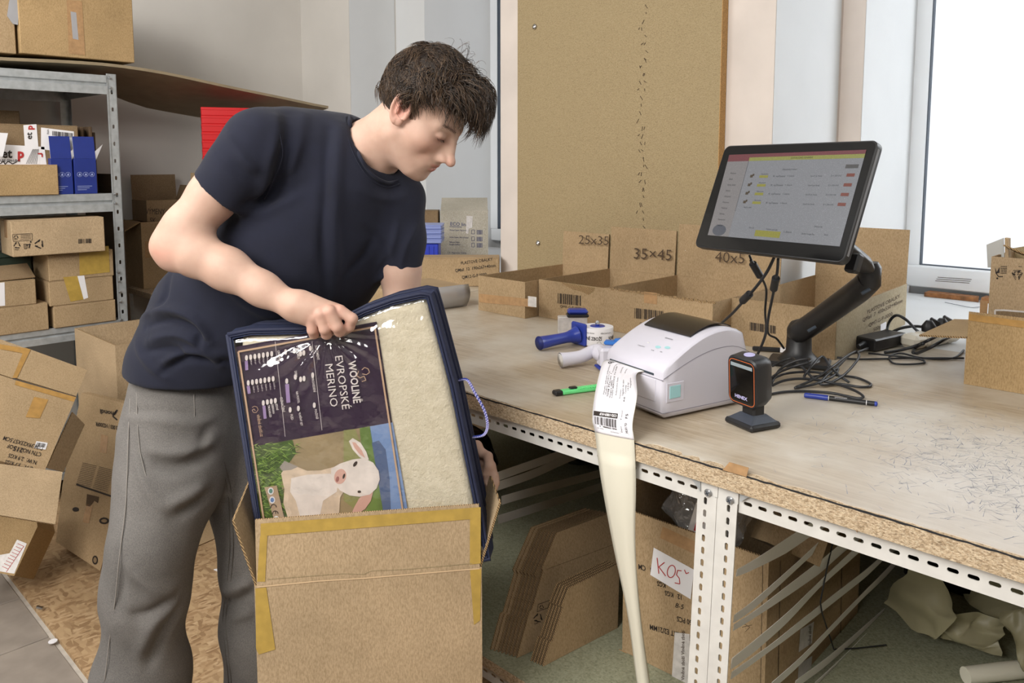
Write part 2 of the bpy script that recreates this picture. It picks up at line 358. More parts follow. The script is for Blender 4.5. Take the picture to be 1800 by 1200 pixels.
def ell(cx, cy, rx, ry, n=14, rot=0): 
    c, s = math.cos(rot), math.sin(rot)
    return [(cx + rx * math.cos(a) * c - ry * math.sin(a) * s, cy + rx * math.cos(a) * s + ry * math.sin(a) * c) for a in [2 * math.pi * k / n for k in range(n)]]
def barcode(mb, mp, o, ex, ey, n=26, seed=1, mi=0):
    rg = random.Random(seed); x = 0.0
    ws = [rg.choice((1, 1, 2, 3)) for _ in range(2 * n)]; T = sum(ws)
    for i, w in enumerate(ws):
        if i % 2 == 0:
            a, b = x / T, (x + w) / T
            poly(mb, mp, [(o[0] + ex[0] * a, o[1] + ex[1] * a), (o[0] + ex[0] * b, o[1] + ex[1] * b), (o[0] + ex[0] * b + ey[0], o[1] + ex[1] * b + ey[1]), (o[0] + ex[0] * a + ey[0], o[1] + ex[1] * a + ey[1])], mi)
        x += w
def stroke(mb, mp, pts, w, mi=0):
    for (x0, y0), (x1, y1) in zip(pts[:-1], pts[1:]):
        L = math.hypot(x1 - x0, y1 - y0) or 1; nx, ny = -(y1 - y0) / L * w / 2, (x1 - x0) / L * w / 2
        poly(mb, mp, [(x0 + nx, y0 + ny), (x1 + nx, y1 + ny), (x1 - nx, y1 - ny), (x0 - nx, y0 - ny)], mi)
def recycle(mb, mp, cx, cy, r, w=1.0, rot=0.0):
    for k in range(3):
        a0 = rot + k * 2 * math.pi / 3 - math.pi / 2 + .25; a1 = a0 + 2 * math.pi / 3 - .5
        p0 = (cx + r * math.cos(a0), cy + r * math.sin(a0)); p1 = (cx + r * math.cos(a1), cy + r * math.sin(a1))
        stroke(mb, mp, [p0, p1], w)
        stroke(mb, mp, [p1, (p1[0] + (p0[0] - p1[0]) * .3 + (cx - p1[0]) * .25, p1[1] + (p0[1] - p1[1]) * .3 + (cy - p1[1]) * .25)], w)
def boxplane(M_, face, w, d, h):
    """plane of a face of a frame-placed carton (x 0..w, y 0..d, z 0..h)"""
    q = dict(front=((0, 0, 0), (1, 0, 0), (0, 0, 1)), right=((w, 0, 0), (w, 1, 0), (w, 0, 1)), left=((0, 0, 0), (0, 1, 0), (0, 0, 1)), top=((0, 0, h), (1, 0, h), (0, 1, h)))[face]
    return Plane(*[M_ @ Vector(p) for p in q])
def carton(label, M_, w, d, h, mat='card', group=None, seam=True, tape='tape', name='cardboard_box', tw=.05, seam_dir='x'):
    """closed carton: body, two top flaps, tape"""
    r = thing(name, label, 'box', M_ @ Vector((w / 2, d / 2, 0)), group)
    t = .004
    obj('body', MB().box(0, w, 0, d, 0, h - t, M_, 0, .0025), [mat], r)
    if seam:
        for k in (0, 1):
            b = MB()
            if seam_dir == 'x': b.box(.001, w - .001, k * (d / 2 + .001) + (.001 if not k else 0), (d / 2 - .001) if not k else d - .001, h - t, h, M_)
            else: b.box(k * (w / 2 + .001) + (.001 if not k else 0), (w / 2 - .001) if not k else w - .001, .001, d - .001, h - t, h, M_)
            obj('flap', b, [mat], r)
    if tape:
        b = MB(); e = .0006
        if seam_dir == 'x':
            c = d / 2; b.box(-e, w + e, c - tw / 2, c + tw / 2, h, h + e, M_); b.box(w, w + e, c - tw / 2, c + tw / 2, h - .07, h, M_); b.box(-e, 0, c - tw / 2, c + tw / 2, h - .07, h, M_)
        else:
            c = w / 2; b.box(c - tw / 2, c + tw / 2, -e, d + e, h, h + e, M_); b.box(c - tw / 2, c + tw / 2, -e, 0, h - .07, h, M_)
        obj('tape', b, [tape], r)
    return r
def open_carton(label, M_, w, d, h, mat='card', flaps=(), group=None, name='cardboard_box', t=.005, bottom=True, wallh=None):
    """open carton: body (four walls and bottom with corrugated edges) + flaps [(side, length, outward angle from vertical in degrees, inset)]"""
    r = thing(name, label, 'box', M_ @ Vector((w / 2, d / 2, 0)), group)
    hh = dict(front=h, back=h, left=h, right=h); hh.update(wallh or {})
    b = MB()
    def slab(x0, x1, y0, y1, z1): 
        V = [Vector((x, y, z)) for x in (x0, x1) for y in (y0, y1) for z in (0, z1)]
        b.add([M_ @ v for v in V], [(0, 1, 3, 2), (4, 6, 7, 5), (0, 4, 5, 1), (2, 3, 7, 6), (0, 2, 6, 4), (1, 5, 7, 3)], [0, 0, 0, 0, 0, 1])
    slab(0, w, 0, t, hh['front']); slab(0, w, d - t, d, hh['back']); slab(0, t, t, d - t, hh['left']); slab(w - t, w, t, d - t, hh['right'])
    if bottom: b.box(t, w - t, t, d - t, 0, t, M_)
    obj('body', b, [mat, 'cedge'], r)
    for fl in flaps:
        side, L, ang = fl[:3]; ins = fl[3] if len(fl) > 3 else .002
        a = math.radians(ang); z = hh[side]
        if side == 'front': o, ex, out = (ins, 0, z), (w - 2 * ins, 0, 0), (0, -1, 0)
        if side == 'back': o, ex, out = (w - ins, d, z), (-w + 2 * ins, 0, 0), (0, 1, 0)
        if side == 'left': o, ex, out = (0, d - ins, z), (0, -d + 2 * ins, 0), (-1, 0, 0)
        if side == 'right': o, ex, out = (w, ins, z), (0, d - 2 * ins, 0), (1, 0, 0)
        ey = Vector(out) * math.sin(a) * L + Vector((0, 0, 1)) * math.cos(a) * L
        R3 = M_.to_3x3(); fb = MB()
        fb.panel(M_ @ Vector(o), R3 @ Vector(ex), R3 @ ey, -t * .8)
        obj('flap', fb, [mat, 'cedge'], r)
    return r
def decal(name, fn, mat, parent): 
    b = MB(); fn(b); return obj(name, b, mat, parent)
def off(pl, o=.0008): return lambda x, y: pl(x, y, o)
def holes_strip(mb, O, ux, uy, H, cells, t, hy=None, seg=16):
    """perforated plate: cells = list of (start, width, hole length, hole height) along ux; hole centred at hy"""
    O, ux, uy = Vector(O), Vector(ux).normalized(), Vector(uy).normalized(); n = ux.cross(uy) * t; hy = H / 2 if hy is None else hy
    for x0, w, hl, hw in cells:
        cx = x0 + w / 2; hole = []; rect = []
        for k in range(seg):
            side, u = divmod(k, seg // 4); u /= (seg // 4)
            rect.append([(x0 + w * u, 0), (x0 + w, H * u), (x0 + w * (1 - u), H), (x0, H * (1 - u))][side])
        r = min(hl, hw) / 2; lx, ly = hl / 2 - r, hw / 2 - r
        for k in range(seg):
            a = -3 * math.pi / 4 + 2 * math.pi * k / seg; c, s_ = math.cos(a), math.sin(a)
            hole.append((cx + r * c + (lx if c > 0 else -lx), hy + r * s_ + (ly if s_ > 0 else -ly)))
        V = [O + ux * x + uy * y for x, y in rect + hole]; V += [v + n for v in V]; m = 2 * seg; F_ = []
        for k in range(seg):
            q = (k + 1) % seg
            F_ += [(k, q, seg + q, seg + k), (m + k, m + seg + k, m + seg + q, m + q), (seg + k, seg + q, m + seg + q, m + seg + k)]
            if k < seg // 4 or seg // 2 <= k < 3 * seg // 4: F_.append((k, m + k, m + q, q))
        mb.add(V, F_)
def cells(L, pitch, hl, hw, start=0.0):
    n = int(L / pitch); out = [(start + i * pitch, pitch, hl, hw) for i in range(n)]; return out
# ================================================================ SETTING
BT, LS = 0.88, 0.32          # worktop height, lower shelf height
def struct(name, mb, mats, parent=None, smooth=False):
    return obj(name, mb, mats, parent, smooth, kind=None if parent else 'structure')
fl = struct('floor', MB().box(-4.3, 2.6, -3.1, 3.5, -.06, -.004), 'grout')
tile = None
for j in range(12):
    for i in range(15):
        x1 = -2.225 - .0 + (i - 6) * .298; y1 = .632 - (j - 3) * .30 if j >= 3 else .632 + (3 - j) * .30
        if y1 > .64 or x1 - .298 > 0.2: continue
        if tile is None:
            tile = obj('tile', MB().box(-.292, 0, -.294, 0, -.01, 0, None, 0, .0015).tf(Matrix.Translation((x1, y1, 0))), ['tile'], fl)
            t0 = (x1, y1)
        else:
            c = tile.copy(); COL.objects.link(c); c.parent = fl; c.location = (x1 - t0[0], y1 - t0[1], 0)
HW = 3.0
struct('wall_rear', MB().box(-4.27, 2.6, -3.1, -3.0, 0, HW), 'wall')
struct('wall_right', MB().box(2.5, 2.6, -3.0, 3.5, 0, HW), 'wall')
struct('ceiling', MB().box(-4.27, 2.6, -3.1, 3.5, HW, HW + .1), 'wall_white')
struct('wall_left', MB().box(-4.27, -4.15, -3.0, 2.50, 0, HW), 'wall')
# window wall: pier, recess steps, lower parapets
b = MB(); b.box(-4.27, -3.67, 2.50, 3.5, 0, HW); struct('wall_back', b, 'wall')
b = MB(); b.box(-3.67, -3.42, 2.81, 3.5, 0, HW); struct('wall_niche', b, 'wall_white')
b = MB(); b.box(-2.345, -1.166, 2.32, 2.81, 0, HW); b.box(-2.345, -1.09, 2.81, 3.5, 0, HW); struct('wall_pillar', b, 'wall_pink')
b = MB(); b.box(-3.42, -2.345, 3.38, 3.5, 0, .93); struct('wall_parapet', b, 'wall_white')
b = MB(); b.box(-1.09, .9, 3.38, 3.5, 0, .90); struct('wall_parapet', b, 'wall_white')
b = MB(); b.box(.65, 2.5, 2.81, 3.5, 0, HW); struct('wall_back', b, 'wall')
b = MB(); b.box(-1.1655, -1.1645, 2.322, 2.79, .0, HW); struct('trim_1', b, 'wall_white')
b = MB(); b.box(-1.0895, -1.0885, 2.812, 3.36, .0, HW); struct('trim_2', b, 'wall_white')
b = MB(); b.box(-3.669, -3.668, 2.502, 2.8, .0, HW); struct('trim_3', b, 'wall_white')
# windows
def window(n, x0, x1, y, z0, z1):
    w = MB(); fw = .055
    w.box(x0, x1, y, y + .07, z0, z0 + .07, None, 0, .004); w.box(x0, x1, y, y + .07, z1 - .07, z1)
    w.box(x0, x0 + fw, y, y + .07, z0 + .07, z1 - .07); w.box(x1 - fw, x1, y, y + .07, z0 + .07, z1 - .07)
    f = obj('window_%d' % n, w, 'pvc', None, kind='structure')
    s = MB(); a, c = x0 + fw - .004, x1 - fw + .004; zz0, zz1 = z0 + .066, z1 - .066
    s.box(a, a + .007, y + .004, y + .03, zz0, zz1); s.box(c - .007, c, y + .004, y + .03, zz0, zz1); s.box(a, c, y + .004, y + .03, zz0, zz0 + .007)
    obj('window_seal', s, 'seal', f)
    obj('pane', MB().box(a + .004, c - .004, y + .02, y + .026, zz0 + .004, zz1), 'glass', f)
    return f
wf = window(1, -3.42, -2.345, 3.30, .92, 2.95)
wf2 = window(2, -1.09, .6, 3.30, .915, 2.95)
b = MB(); b.box(-1.085, .6, 3.262, 3.30, .905, .985, None, 0, .004); obj('window_sill', b, 'pvc', wf2)
b = MB(); 
pl = Plane((0, 3.2595, 0), (1, 3.2595, 0), (0, 3.2595, 1))
for k in range(3): stroke(b, pl, [(1648 - k * 2, 487 + k * 3.2), (1708 - k * 2, 491 + k * 3.2)], .9)
obj('printed_lines', b, 'ink_soft', wf2)
b = MB()
for k, (xa, xb) in enumerate(((-.98, -.80), (-.79, -.62))):
    b.prism([(xa, 3.20, BT), (xb, 3.205, BT), (xb - .01, 3.25, BT), (xa, 3.26, BT)], (0, 0, .016 + .003 * k))
obj('wood_offcut', b, simple('broken_brown_wood', '94653f', .8, var=.2, vs=60), None, label='broken brown strip of wood lying along the foot of the window frame', cat='wood')
# oriented strand board laid on the tiles
obj('floor_board', MB().box(-4.0, .5, .645, 3.3, -.004, .008), 'osb', None, label='brown oriented strand board sheet covering the floor behind the tiles', cat='board')
for i, (px, py, r_) in enumerate(((93, 1127, .012),)):
    c = atz(px, py, .009)
    obj('paper_scrap', MB().lathe([(.0, 0), (r_, 0), (r_, .002), (0, .002)], Matrix.Translation((c.x, c.y, .0085)), 14), 'paper', None, label='small round white paper scrap on the edge of the floor tiles', cat='scrap')
c = atz(68, 1072, .01); obj('metal_clip', MB().tube([(c.x - .012, c.y, .016), (c.x + .012, c.y + .01, .016)], .005, 8), 'steel', None, label='tiny grey metal ferrule lying where tiles meet the strand board', cat='clip')
c = atz(378, 1003, .009); obj('paper_scrap', MB().prism([(c.x - .01, c.y, .0085), (c.x + .012, c.y + .004, .0085), (c.x + .002, c.y + .02, .0085)], (0, 0, .003)), 'paper', None, label='tiny white paper scrap on the strand board between the legs of the person', cat='scrap')

# ================================================================ WORKBENCH
X0, X1, YF = -2.27, .75, 1.165
wt = MB()
# main slab: laminate skin on chipboard core, slightly ragged front edge
wt.box(X0, X1, YF - .012, 2.315, BT - .035, BT - .0015)
top = obj('worktop', wt, 'chip_edge', None, label='long chipboard worktop with worn wood laminate and scratched right half', cat='worktop')
n = 260; V = []; rg = random.Random(3)
for i in range(n + 1):
    x = X0 + (X1 - X0) * i / n; e = YF - .012 + .002 + rg.random() * .0035 + (0.012 if -.80 < x < -.60 and rg.random() < .7 else 0) + (.01 * math.sin(x * 40) ** 2 if -.6 < x < -.45 else 0)
    V += [(x, e, BT), (x, 2.315, BT), (x, e, BT - .0015), (x, 2.315, BT - .0015)]
Fc = []
for i in range(n): a = 4 * i; Fc += [(a, a + 4, a + 5, a + 1), (a, a + 2, a + 6, a + 4), (a + 1, a + 5, a + 7, a + 3)]
obj('laminate_skin', MB().add(V, Fc), 'laminate', top)
b = MB(); rg = random.Random(21)
for k in range(2300):
    x = min(.30, rg.gauss(-.22, .17)); y = rg.gauss(1.42, .14) - (x + .2) * .35
    if y < YF or y > 1.9: continue
    a = rg.choice((.35, 1.25, 2.3)) + rg.gauss(0, .35); l = rg.uniform(.003, .019); w_ = rg.uniform(.00025, .0007); c_, s_ = math.cos(a), math.sin(a)
    if y - abs(s_) * l < YF: continue
    q = [(x - c_ * l - s_ * w_, y - s_ * l + c_ * w_), (x + c_ * l, y + s_ * l), (x - c_ * l + s_ * w_, y - s_ * l - c_ * w_)]
    b.add([(u, v, BT + .0003) for u, v in q], [(0, 1, 2)])
obj('scratches', b, simple('grey_blue_scratch', '9095a0', .6), top, kind='stuff')
# dark line of the lifting laminate
V = []; 
for i in range(n + 1):
    x = X0 + (X1 - X0) * i / n; y = YF - .0125; z = BT - .001 - rg.random() * .0012
    V += [(x, y, z), (x, y, z - .0022 - .0015 * rg.random())]
obj('laminate_gap', MB().add(V, [(2 * i, 2 * i + 1, 2 * i + 3, 2 * i + 2) for i in range(n)]), 'cable', top)
obj('worktop', MB().box(-1.163, .75, 2.318, 3.255, BT - .03, BT - .0005), 'wall_white', None, label='pale ledge board in the right window recess behind the open boxes', cat='ledge')
obj('worktop', MB().box(-3.66, -2.35, 2.36, 3.30, BT - .03, BT - .0005), 'wall_white', None, label='pale ledge board in the left window recess under the cleaner box', cat='ledge')
# slotted angle frame
fr = thing('workbench_frame', 'white slotted steel angle frame under the chipboard worktop', 'frame', (-.68, YF, 0))
HB = BT - .0365
def rail(x0, x1, y, z0, H, name='rail'):
    b = MB(); p = .0254; nn = int((x1 - x0) / p); w0 = (x1 - x0 - nn * p) / 2
    b.box(x0, x0 + w0, y, y + .002, z0, z0 + H); b.box(x1 - w0, x1, y, y + .002, z0, z0 + H)
    holes_strip(b, (x0, y + .002, z0), (1, 0, 0), (0, 0, 1), H, [(w0 + i * p, p, .0150, .0068) for i in range(nn)], .002, hy=H * .5)
    b.box(x0, x1, y + .002, y + .036, z0 + H - .002, z0 + H)
    return obj(name, b, 'white_metal', fr)
rail(X0 + .02, -.692, YF + .002, HB - .037, .037); rail(-.624, X1 - .02, YF + .002, HB - .037, .037)
rail(X0 + .02, -.72, YF - .035, LS - .058, .036); rail(-.62, X1 - .02, YF - .035, LS - .058, .036)
def upright(x0, x1, yf, fold, lean=0.03, zt=HB, mirror=1):
    b = MB(); p = .0222; nn = int(zt / p); w = x1 - x0
    def sh(v): v = Vector(v); v.x -= lean * max(0, (zt - v.z)); v.y -= 0.0; return v
    c = MB(); holes_strip(c, (0, 0, 0), (0, 0, 1), (1, 0, 0), w, [(i * p, p, .0130, .0062) for i in range(nn)], -.002, hy=w * (.42 if fold > 0 else .58))
    xf = x1 if fold > 0 else x0
    c.v = [(x0 + v[0], yf + v[1], v[2]) for v in c.v]
    c.box(x0, x1, yf, yf + .002, nn * p, zt)
    d = MB(); holes_strip(d, (0, 0, 0), (0, 0, 1), (0, 1, 0), .036, [(i * p, p, .0125, .0052) for i in range(nn)], .002)
    d.v = [(xf - (.002 if fold > 0 else 0) + v[0], yf + v[1], v[2]) for v in d.v]
    b.add(c.v, c.f); b.add(d.v, d.f); b.v = [tuple(sh(v)) for v in b.v]
    return obj('upright', b, 'white_metal', fr)
upright(-.6965, -.6600, YF - .002, 1); upright(-.6590, -.6225, YF - .002, -1)
for xx in (-.655, -2.20): upright(xx, xx + .036, 2.25, -1, 0)
upright(-.612, -.576, 2.25, -1, 0.0); upright(.62, .656, YF - .002, -1, 0); upright(-2.25, -2.215, YF - .002, 1, 0)
obj('side_rail', MB().box(-.665, -.663, YF + .04, 2.25, HB - .037, HB).box(-.665, -.63, YF + .04, 2.25, HB - .002, HB), 'white_metal', fr)
obj('side_rail', MB().box(-.665, -.663, YF + .04, 2.25, LS - .06, LS - .024), 'white_metal', fr)
obj('rear_rail', MB().box(X0 + .02, X1, 2.29, 2.292, HB - .037, HB), 'white_metal', fr)
# gusset plates and bolts
pf = Plane((0, YF - .0045, 0), (1, YF - .0045, 0), (0, YF - .0045, 1))
g = MB(); g.prism([pf(1213, 838), pf(1231, 832), pf(1231, 864)], (0, .001, 0)); obj('gusset', g, 'galv', fr); g = MB(); g.prism([pf(1301, 858), pf(1326, 868), pf(1301, 882)], (0, .001, 0)); obj('gusset', g, 'galv', fr)
for px, py in ((1211, 812), (1247.5, 821), (1285, 832), (1244.5, 866), (1283, 879), (1327, 845)):
    p = pf(px, py); b = MB(); Mx = Matrix.Translation(p) @ Matrix.Rotation(math.pi / 2, 4, 'X')
    b.lathe([(.0, 0), (.0068, 0), (.0068, .0012), (.0052, .003), (.0, .0038)], Mx, 16)
    bo = obj('bolt', b, 'bolt', fr)
    q = MB()
    for a in (.5, .5 + math.pi / 2):
        q.box(-.004, .004, -.0007, .0007, .0032, .0043, Mx @ Matrix.Rotation(a, 4, 'Z'))
    sub('cross_slot', q, 'seal', bo)
# scuffs of torn brown tape on the rails
for pts in ([(1447, 876), (1469, 883), (1470, 895), (1507, 903), (1508, 914), (1490, 908), (1458, 894)], [(1504, 912), (1508, 916), (1507, 936), (1502, 930)], [(1620, 953), (1655, 964), (1652, 970), (1628, 960)]):
    b = MB(); b.prism([pf(*p) for p in pts], (0, .0012, 0)); obj('torn_tape', b, 'tape_card', fr)
b = MB(); b.prism([Plane((0, YF - .0135, 0), (1, YF - .0135, 0), (0, YF - .0135, 1))(*p) for p in [(1282, 812), (1316, 822), (1312, 838), (1270, 826)]], (0, .001, 0)); obj('torn_tape', b, 'tape_card', top)
# lower shelf board
ls = obj('lower_shelf_board', MB().box(X0, X1, YF - .045, 2.30, LS - .022, LS - .001), 'chip_edge', None, label='greenish chipboard shelf under the worktop carrying cardboard', cat='shelf')
obj('face', MB().box(X0, X1, YF - .044, 2.30, LS - .001, LS), 'chip_green', ls)
# chipboard panel on the pillar
bd = obj('pinboard_panel', MB().box(-2.215, -1.327, 2.285, 2.318, .93, 2.6), 'chip_board', None, label='tall upright chipboard panel screwed to the pillar between the windows', cat='board')
obj('cut_edge', MB().box(-1.3275, -1.3255, 2.284, 2.318, .93, 2.6), simple('orange_brown_edge', 'b08a57', .9, var=.15, vs=300, bump=.5, bs=300), bd)
pb = Plane((0, 2.284, 0), (1, 2.284, 0), (0, 2.284, 1))
for px, py in ((940, 47), (946, 427), (1207, 440)):
    p = pb(px, py); b = MB(); b.lathe([(0, 0), (.011, 0), (.011, .002), (.008, .006), (0, .009)], Matrix.Translation(p) @ Matrix.Rotation(math.pi / 2, 4, 'X'), 16); obj('screw', b, 'steel', bd, True)
b = MB(); rg = random.Random(5)
for k in range(34):
    y = 8 + k * 13.4
    for q in range(2 if rg.random() < .6 else 1):
        x = 1131 + rg.uniform(-6, 6) - (y * .012); l = rg.uniform(3, 8)
        stroke(b, off(pb, .0003), [(x, y), (x + rg.uniform(-5, 5), y + l)], 1.0)
obj('pencil_marks', b, 'ink_soft', bd)

# ================================================================ METAL SHELVING (against the left wall)
SX = -3.5
sh = thing('metal_shelving', 'galvanised boltless metal shelf rack holding cardboard boxes at the left', 'shelving', (-3.8, .7, 0))
def post(x, y, sx, sy, holes=True):
    b = MB(); H = 1.738; w = .036
    yy = y if sy > 0 else y - w
    zs = []; z = .03; 
    while z < H - .06: zs += [(z, .05, .017, .0085), (z + .05, .09, .017, .0085)]; z += .14
    c = MB()
    if holes: holes_strip(c, (0, 0, 0), (0, 0, 1), (0, 1, 0), w, zs, -.0015); c.box(0, .0015, 0, w, 0, .03); c.box(0, .0015, 0, w, zs[-1][0] + zs[-1][1], H)
    else: c.box(0, .0015, 0, w, 0, H)
    b.add([(x + v[0] * (-1 if sx < 0 else 1), yy + v[1], v[2]) for v in c.v], c.f)
    b.box(min(x, x + sx * w), max(x, x + sx * w), (y + w if sy > 0 else y - w) - .001, (y + w if sy > 0 else y - w) + .001, 0, H)
    b.box(x - .001, x + .003, yy - .0015, yy + .003, 0, H)
    return obj('post', b, 'galv', sh)
post(SX, 1.208, -1, 1); post(-4.1, 1.208, 1, 1, False); post(SX, -.1, -1, -1); post(-4.1, -.1, 1, -1, False)
for z in (1.655, 1.178, .664, .10):
    b = MB(); H = .076 if z > 1.5 else (.075 if z > 1 else .06)
    y0, y1 = -.1, 1.208
    b.prism([(SX - .004, y0, z), (SX + .004, y0, z), (SX + .004, y0, z + H * .42), (SX - .006, y0, z + H * .5), (SX - .006, y0, z + H * .56), (SX + .003, y0, z + H * .62), (SX + .003, y0, z + H), (SX - .012, y0, z + H), (SX - .012, y0, z)], (0, y1 - y0, 0))
    obj('beam', b, 'galv', sh)
    obj('beam', MB().box(-4.1, -4.09, y0, y1, z, z + H), 'galv', sh)
    obj('side_beam', MB().box(-4.1, SX - .01, y1 + .02, y1 + .03, z + .01, z + H - .01).box(-4.1, SX - .01, y0 + .0, y0 + .01, z + .01, z + H - .01), 'galv', sh)
    obj('shelf_panel', MB().box(-4.09, SX - .012, y0, y1 + .018, z + H - .012, z + H - .004), 'galv', sh)
pS = Plane((SX + .006, 0, 0), (SX + .006, 1, 0), (SX + .006, 0, 1))
for px, py in ((193, 137), (194, 154), (202, 341), (203, 357), (208, 478), (209, 494), (211, 513), (212, 530), (213, 562)):
    p = pS(px, py); b = MB(); b.lathe([(0, 0), (.006, 0), (.005, .003), (0, .004)], Matrix.Translation(p) @ Matrix.Rotation(math.pi / 2, 4, 'Y'), 10); obj('rivet', b, 'bolt', sh)
# bent thin board on top of the shelving
zc = [(.3, 1.765), (.836, 1.770), (1.029, 1.779), (1.24, 1.783), (1.47, 1.764), (1.726, 1.726), (2.01, 1.691), (2.255, 1.657)]
def zof(y):
    for (a, za), (c, zb) in zip(zc[:-1], zc[1:]):
        if y <= c: return za + (zb - za) * max(0, (y - a)) / (c - a)
    return zc[-1][1]
def zs_(y): return (zof(y - .08) + zof(y) * 2 + zof(y + .08)) / 4
b = MB(); b.shell(lambda u, v: Vector((SX - .005 - u * .61, .3 + v * 1.955, zs_(.3 + v * 1.955) - u * .085 * min(1, max(0, (.3 + v * 1.955 - 1.22) / .35)))), 4, 24, .012)
obj('bent_board', b, [simple('thin_dull_board', '8e7f66', .85, var=.05, vs=14)], None, True, label='thin bowed brown board lying over the metal rack and sagging toward the red crates', cat='board', angle=30)
# ================================================================ BOXES ON THE SHELVING
z3, z2, z4 = 1.2535, .7235, 1.735
# --- level with the blue cartons
def P(px, py, x=SX): return atx(px, py, x)
m = TR(-3.85, .62, z2 + .53, 0) 
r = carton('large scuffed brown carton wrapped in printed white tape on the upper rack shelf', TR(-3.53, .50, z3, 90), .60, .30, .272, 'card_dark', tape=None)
pl_ = Plane((-3.53, 0, 0), (-3.53, 1, 0), (-3.53, 0, 1)); o1, o2 = off(pl_, .001), off(pl_, .002)
def f(b): poly(b, o1, [(-30, 252), (78, 258), (82, 290), (-30, 290)]); poly(b, o2, [(41, 220), (64, 218), (70, 288), (46, 290)])
decal('printed_tape', f, 'paper', r)
def f(b):
    write(b, 'et', off(pl_, .0026), 3, 277, (1, 0), 22, bold=.03); write(b, 'USE ON-LINE', off(pl_, .0026), 0, 284, (1, 0), 6, bold=.02)
    stroke(b, off(pl_, .0026), [(0, 288), (6, 283), (9, 289), (14, 283), (22, 288), (30, 284)], 1.6)
    for k in range(7): stroke(b, off(pl_, .003), [(46 + k * 3, 288), (58 + k * 1.6, 262)], .7)
    write(b, 'et', off(pl_, .003), 56, 245, (0, -1), 15, bold=.02)
decal('printed_lettering', f, 'ink', r)
def f(b):
    write(b, 'p', off(pl_, .0026), 31, 277, (1, 0), 22, bold=.05); write(b, 'p', off(pl_, .003), 57, 228, (0, -1), 15, bold=.04)
    stroke(b, off(pl_, .0026), [(66, 270), (74, 270), (74, 276)], 2.5)
decal('red_logo_letter', f, 'ink_red', r)
def f(b): poly(b, o1, [(72, 224), (130, 231), (130, 270), (72, 262)])
lb = decal('white_label', f, 'paper', r)
b = MB(); barcode(b, off(pl_, .0022), (92, 230), (36, 4), (0, 8), 22, 3); write(b, 'R6A', off(pl_, .0022), 86, 236, (0, -1), 5); sub('barcode', b, 'ink', lb)
r = carton('long plain tan carton at the front left of the upper rack shelf', TR(-3.485, .55, z3, 90), .455, .12, .117, 'card_warm', tape='tape_card')
def blue_box(label, ya, yb, zt, xf):
    r = thing('blue_card_box', label, 'box', (xf, ya, z3), 'blue printed cartons on the rack')
    b = MB(); b.box(xf - .10, xf, ya, yb, z3, z3 + (zt - z3) * .62, None, 0, .001); obj('body', b, 'blue_print_box', r)
    b = MB(); b.panel((xf - .002, ya + .001, z3 + (zt - z3) * .62), (0, yb - ya - .002, 0), (-.012, 0, (zt - z3) * .38), .002); obj('lid_flap', b, ['blue_print_box', 'paper'], r)
    b = MB(); b.prism([(xf - .004, yb - .001, z3 + .17), (xf - .014, yb + .03, z3 + .19), (xf - .014, yb + .034, z3 + .2), (xf - .004, yb - .001, z3 + .13)], (-.001, 0, 0)); obj('white_tab', b, 'paper', r)
    pq = Plane((xf, 0, 0), (xf, 1, 0), (xf, 0, 1)); b = MB(); y0 = pix_y(ya, yb)
    for k in range(3):
        cy = ya + (yb - ya) * (.22 + .28 * k)
        for a in range(14):
            t0, t1 = 2 * math.pi * a / 14, 2 * math.pi * (a + 1) / 14; c = Vector((xf + .0006, cy, z3 + .078))
            b.add([c + Vector((0, math.cos(t) * q, math.sin(t) * q)) for t, q in ((t0, .0095), (t1, .0095), (t1, .0085), (t0, .0085))], [(0, 1, 2, 3)])
        b.prism([(xf + .0006, cy - .004, z3 + .074), (xf + .0006, cy + .004, z3 + .074), (xf + .0006, cy + .001, z3 + .084)], (.0002, 0, 0))
    for k in range(3): b.box(xf + .0002, xf + .0008, ya + .008, yb - .02 - .01 * k, z3 + .03 - k * .007, z3 + .0315 - k * .007)
    obj('printed_symbols', b, simple('pale_blue_print%d' % len(ORG), 'a9b4d8', .6), r)
    return r
def pix_y(a, b): return 0
blue_box('dark blue printed carton with raised flap, left one of the pair on the rack', .985, 1.062, 1.482, -3.50)
blue_box('dark blue printed carton beside the shelf post, right one of the pair', 1.068, 1.150, 1.482, -3.495)
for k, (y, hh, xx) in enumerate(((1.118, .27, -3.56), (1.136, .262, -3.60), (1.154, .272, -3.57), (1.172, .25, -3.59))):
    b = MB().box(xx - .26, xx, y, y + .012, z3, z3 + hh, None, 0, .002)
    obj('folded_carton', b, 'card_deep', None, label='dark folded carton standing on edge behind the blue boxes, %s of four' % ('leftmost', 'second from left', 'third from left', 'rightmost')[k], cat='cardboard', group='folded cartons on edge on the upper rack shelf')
b = MB(); pq = Plane((-3.482, 0, 0), (-3.482, 1, 0), (-3.482, 0, 1))
b = MB(); b.prism([pq(-20, 232), pq(14, 234), pq(5, 275), pq(-20, 272)], (.001, 0, 0)); obj('paper_sheet', b, 'paper', None, label='white paper sheet sticking up from the long carton at the left frame edge', cat='paper')
# darker cartons further back
r = carton('dark brown carton in shade behind the taped carton on the upper rack shelf', TR(-3.86, .40, z3, 90), .58, .22, .34, 'card_dark', tape=None)
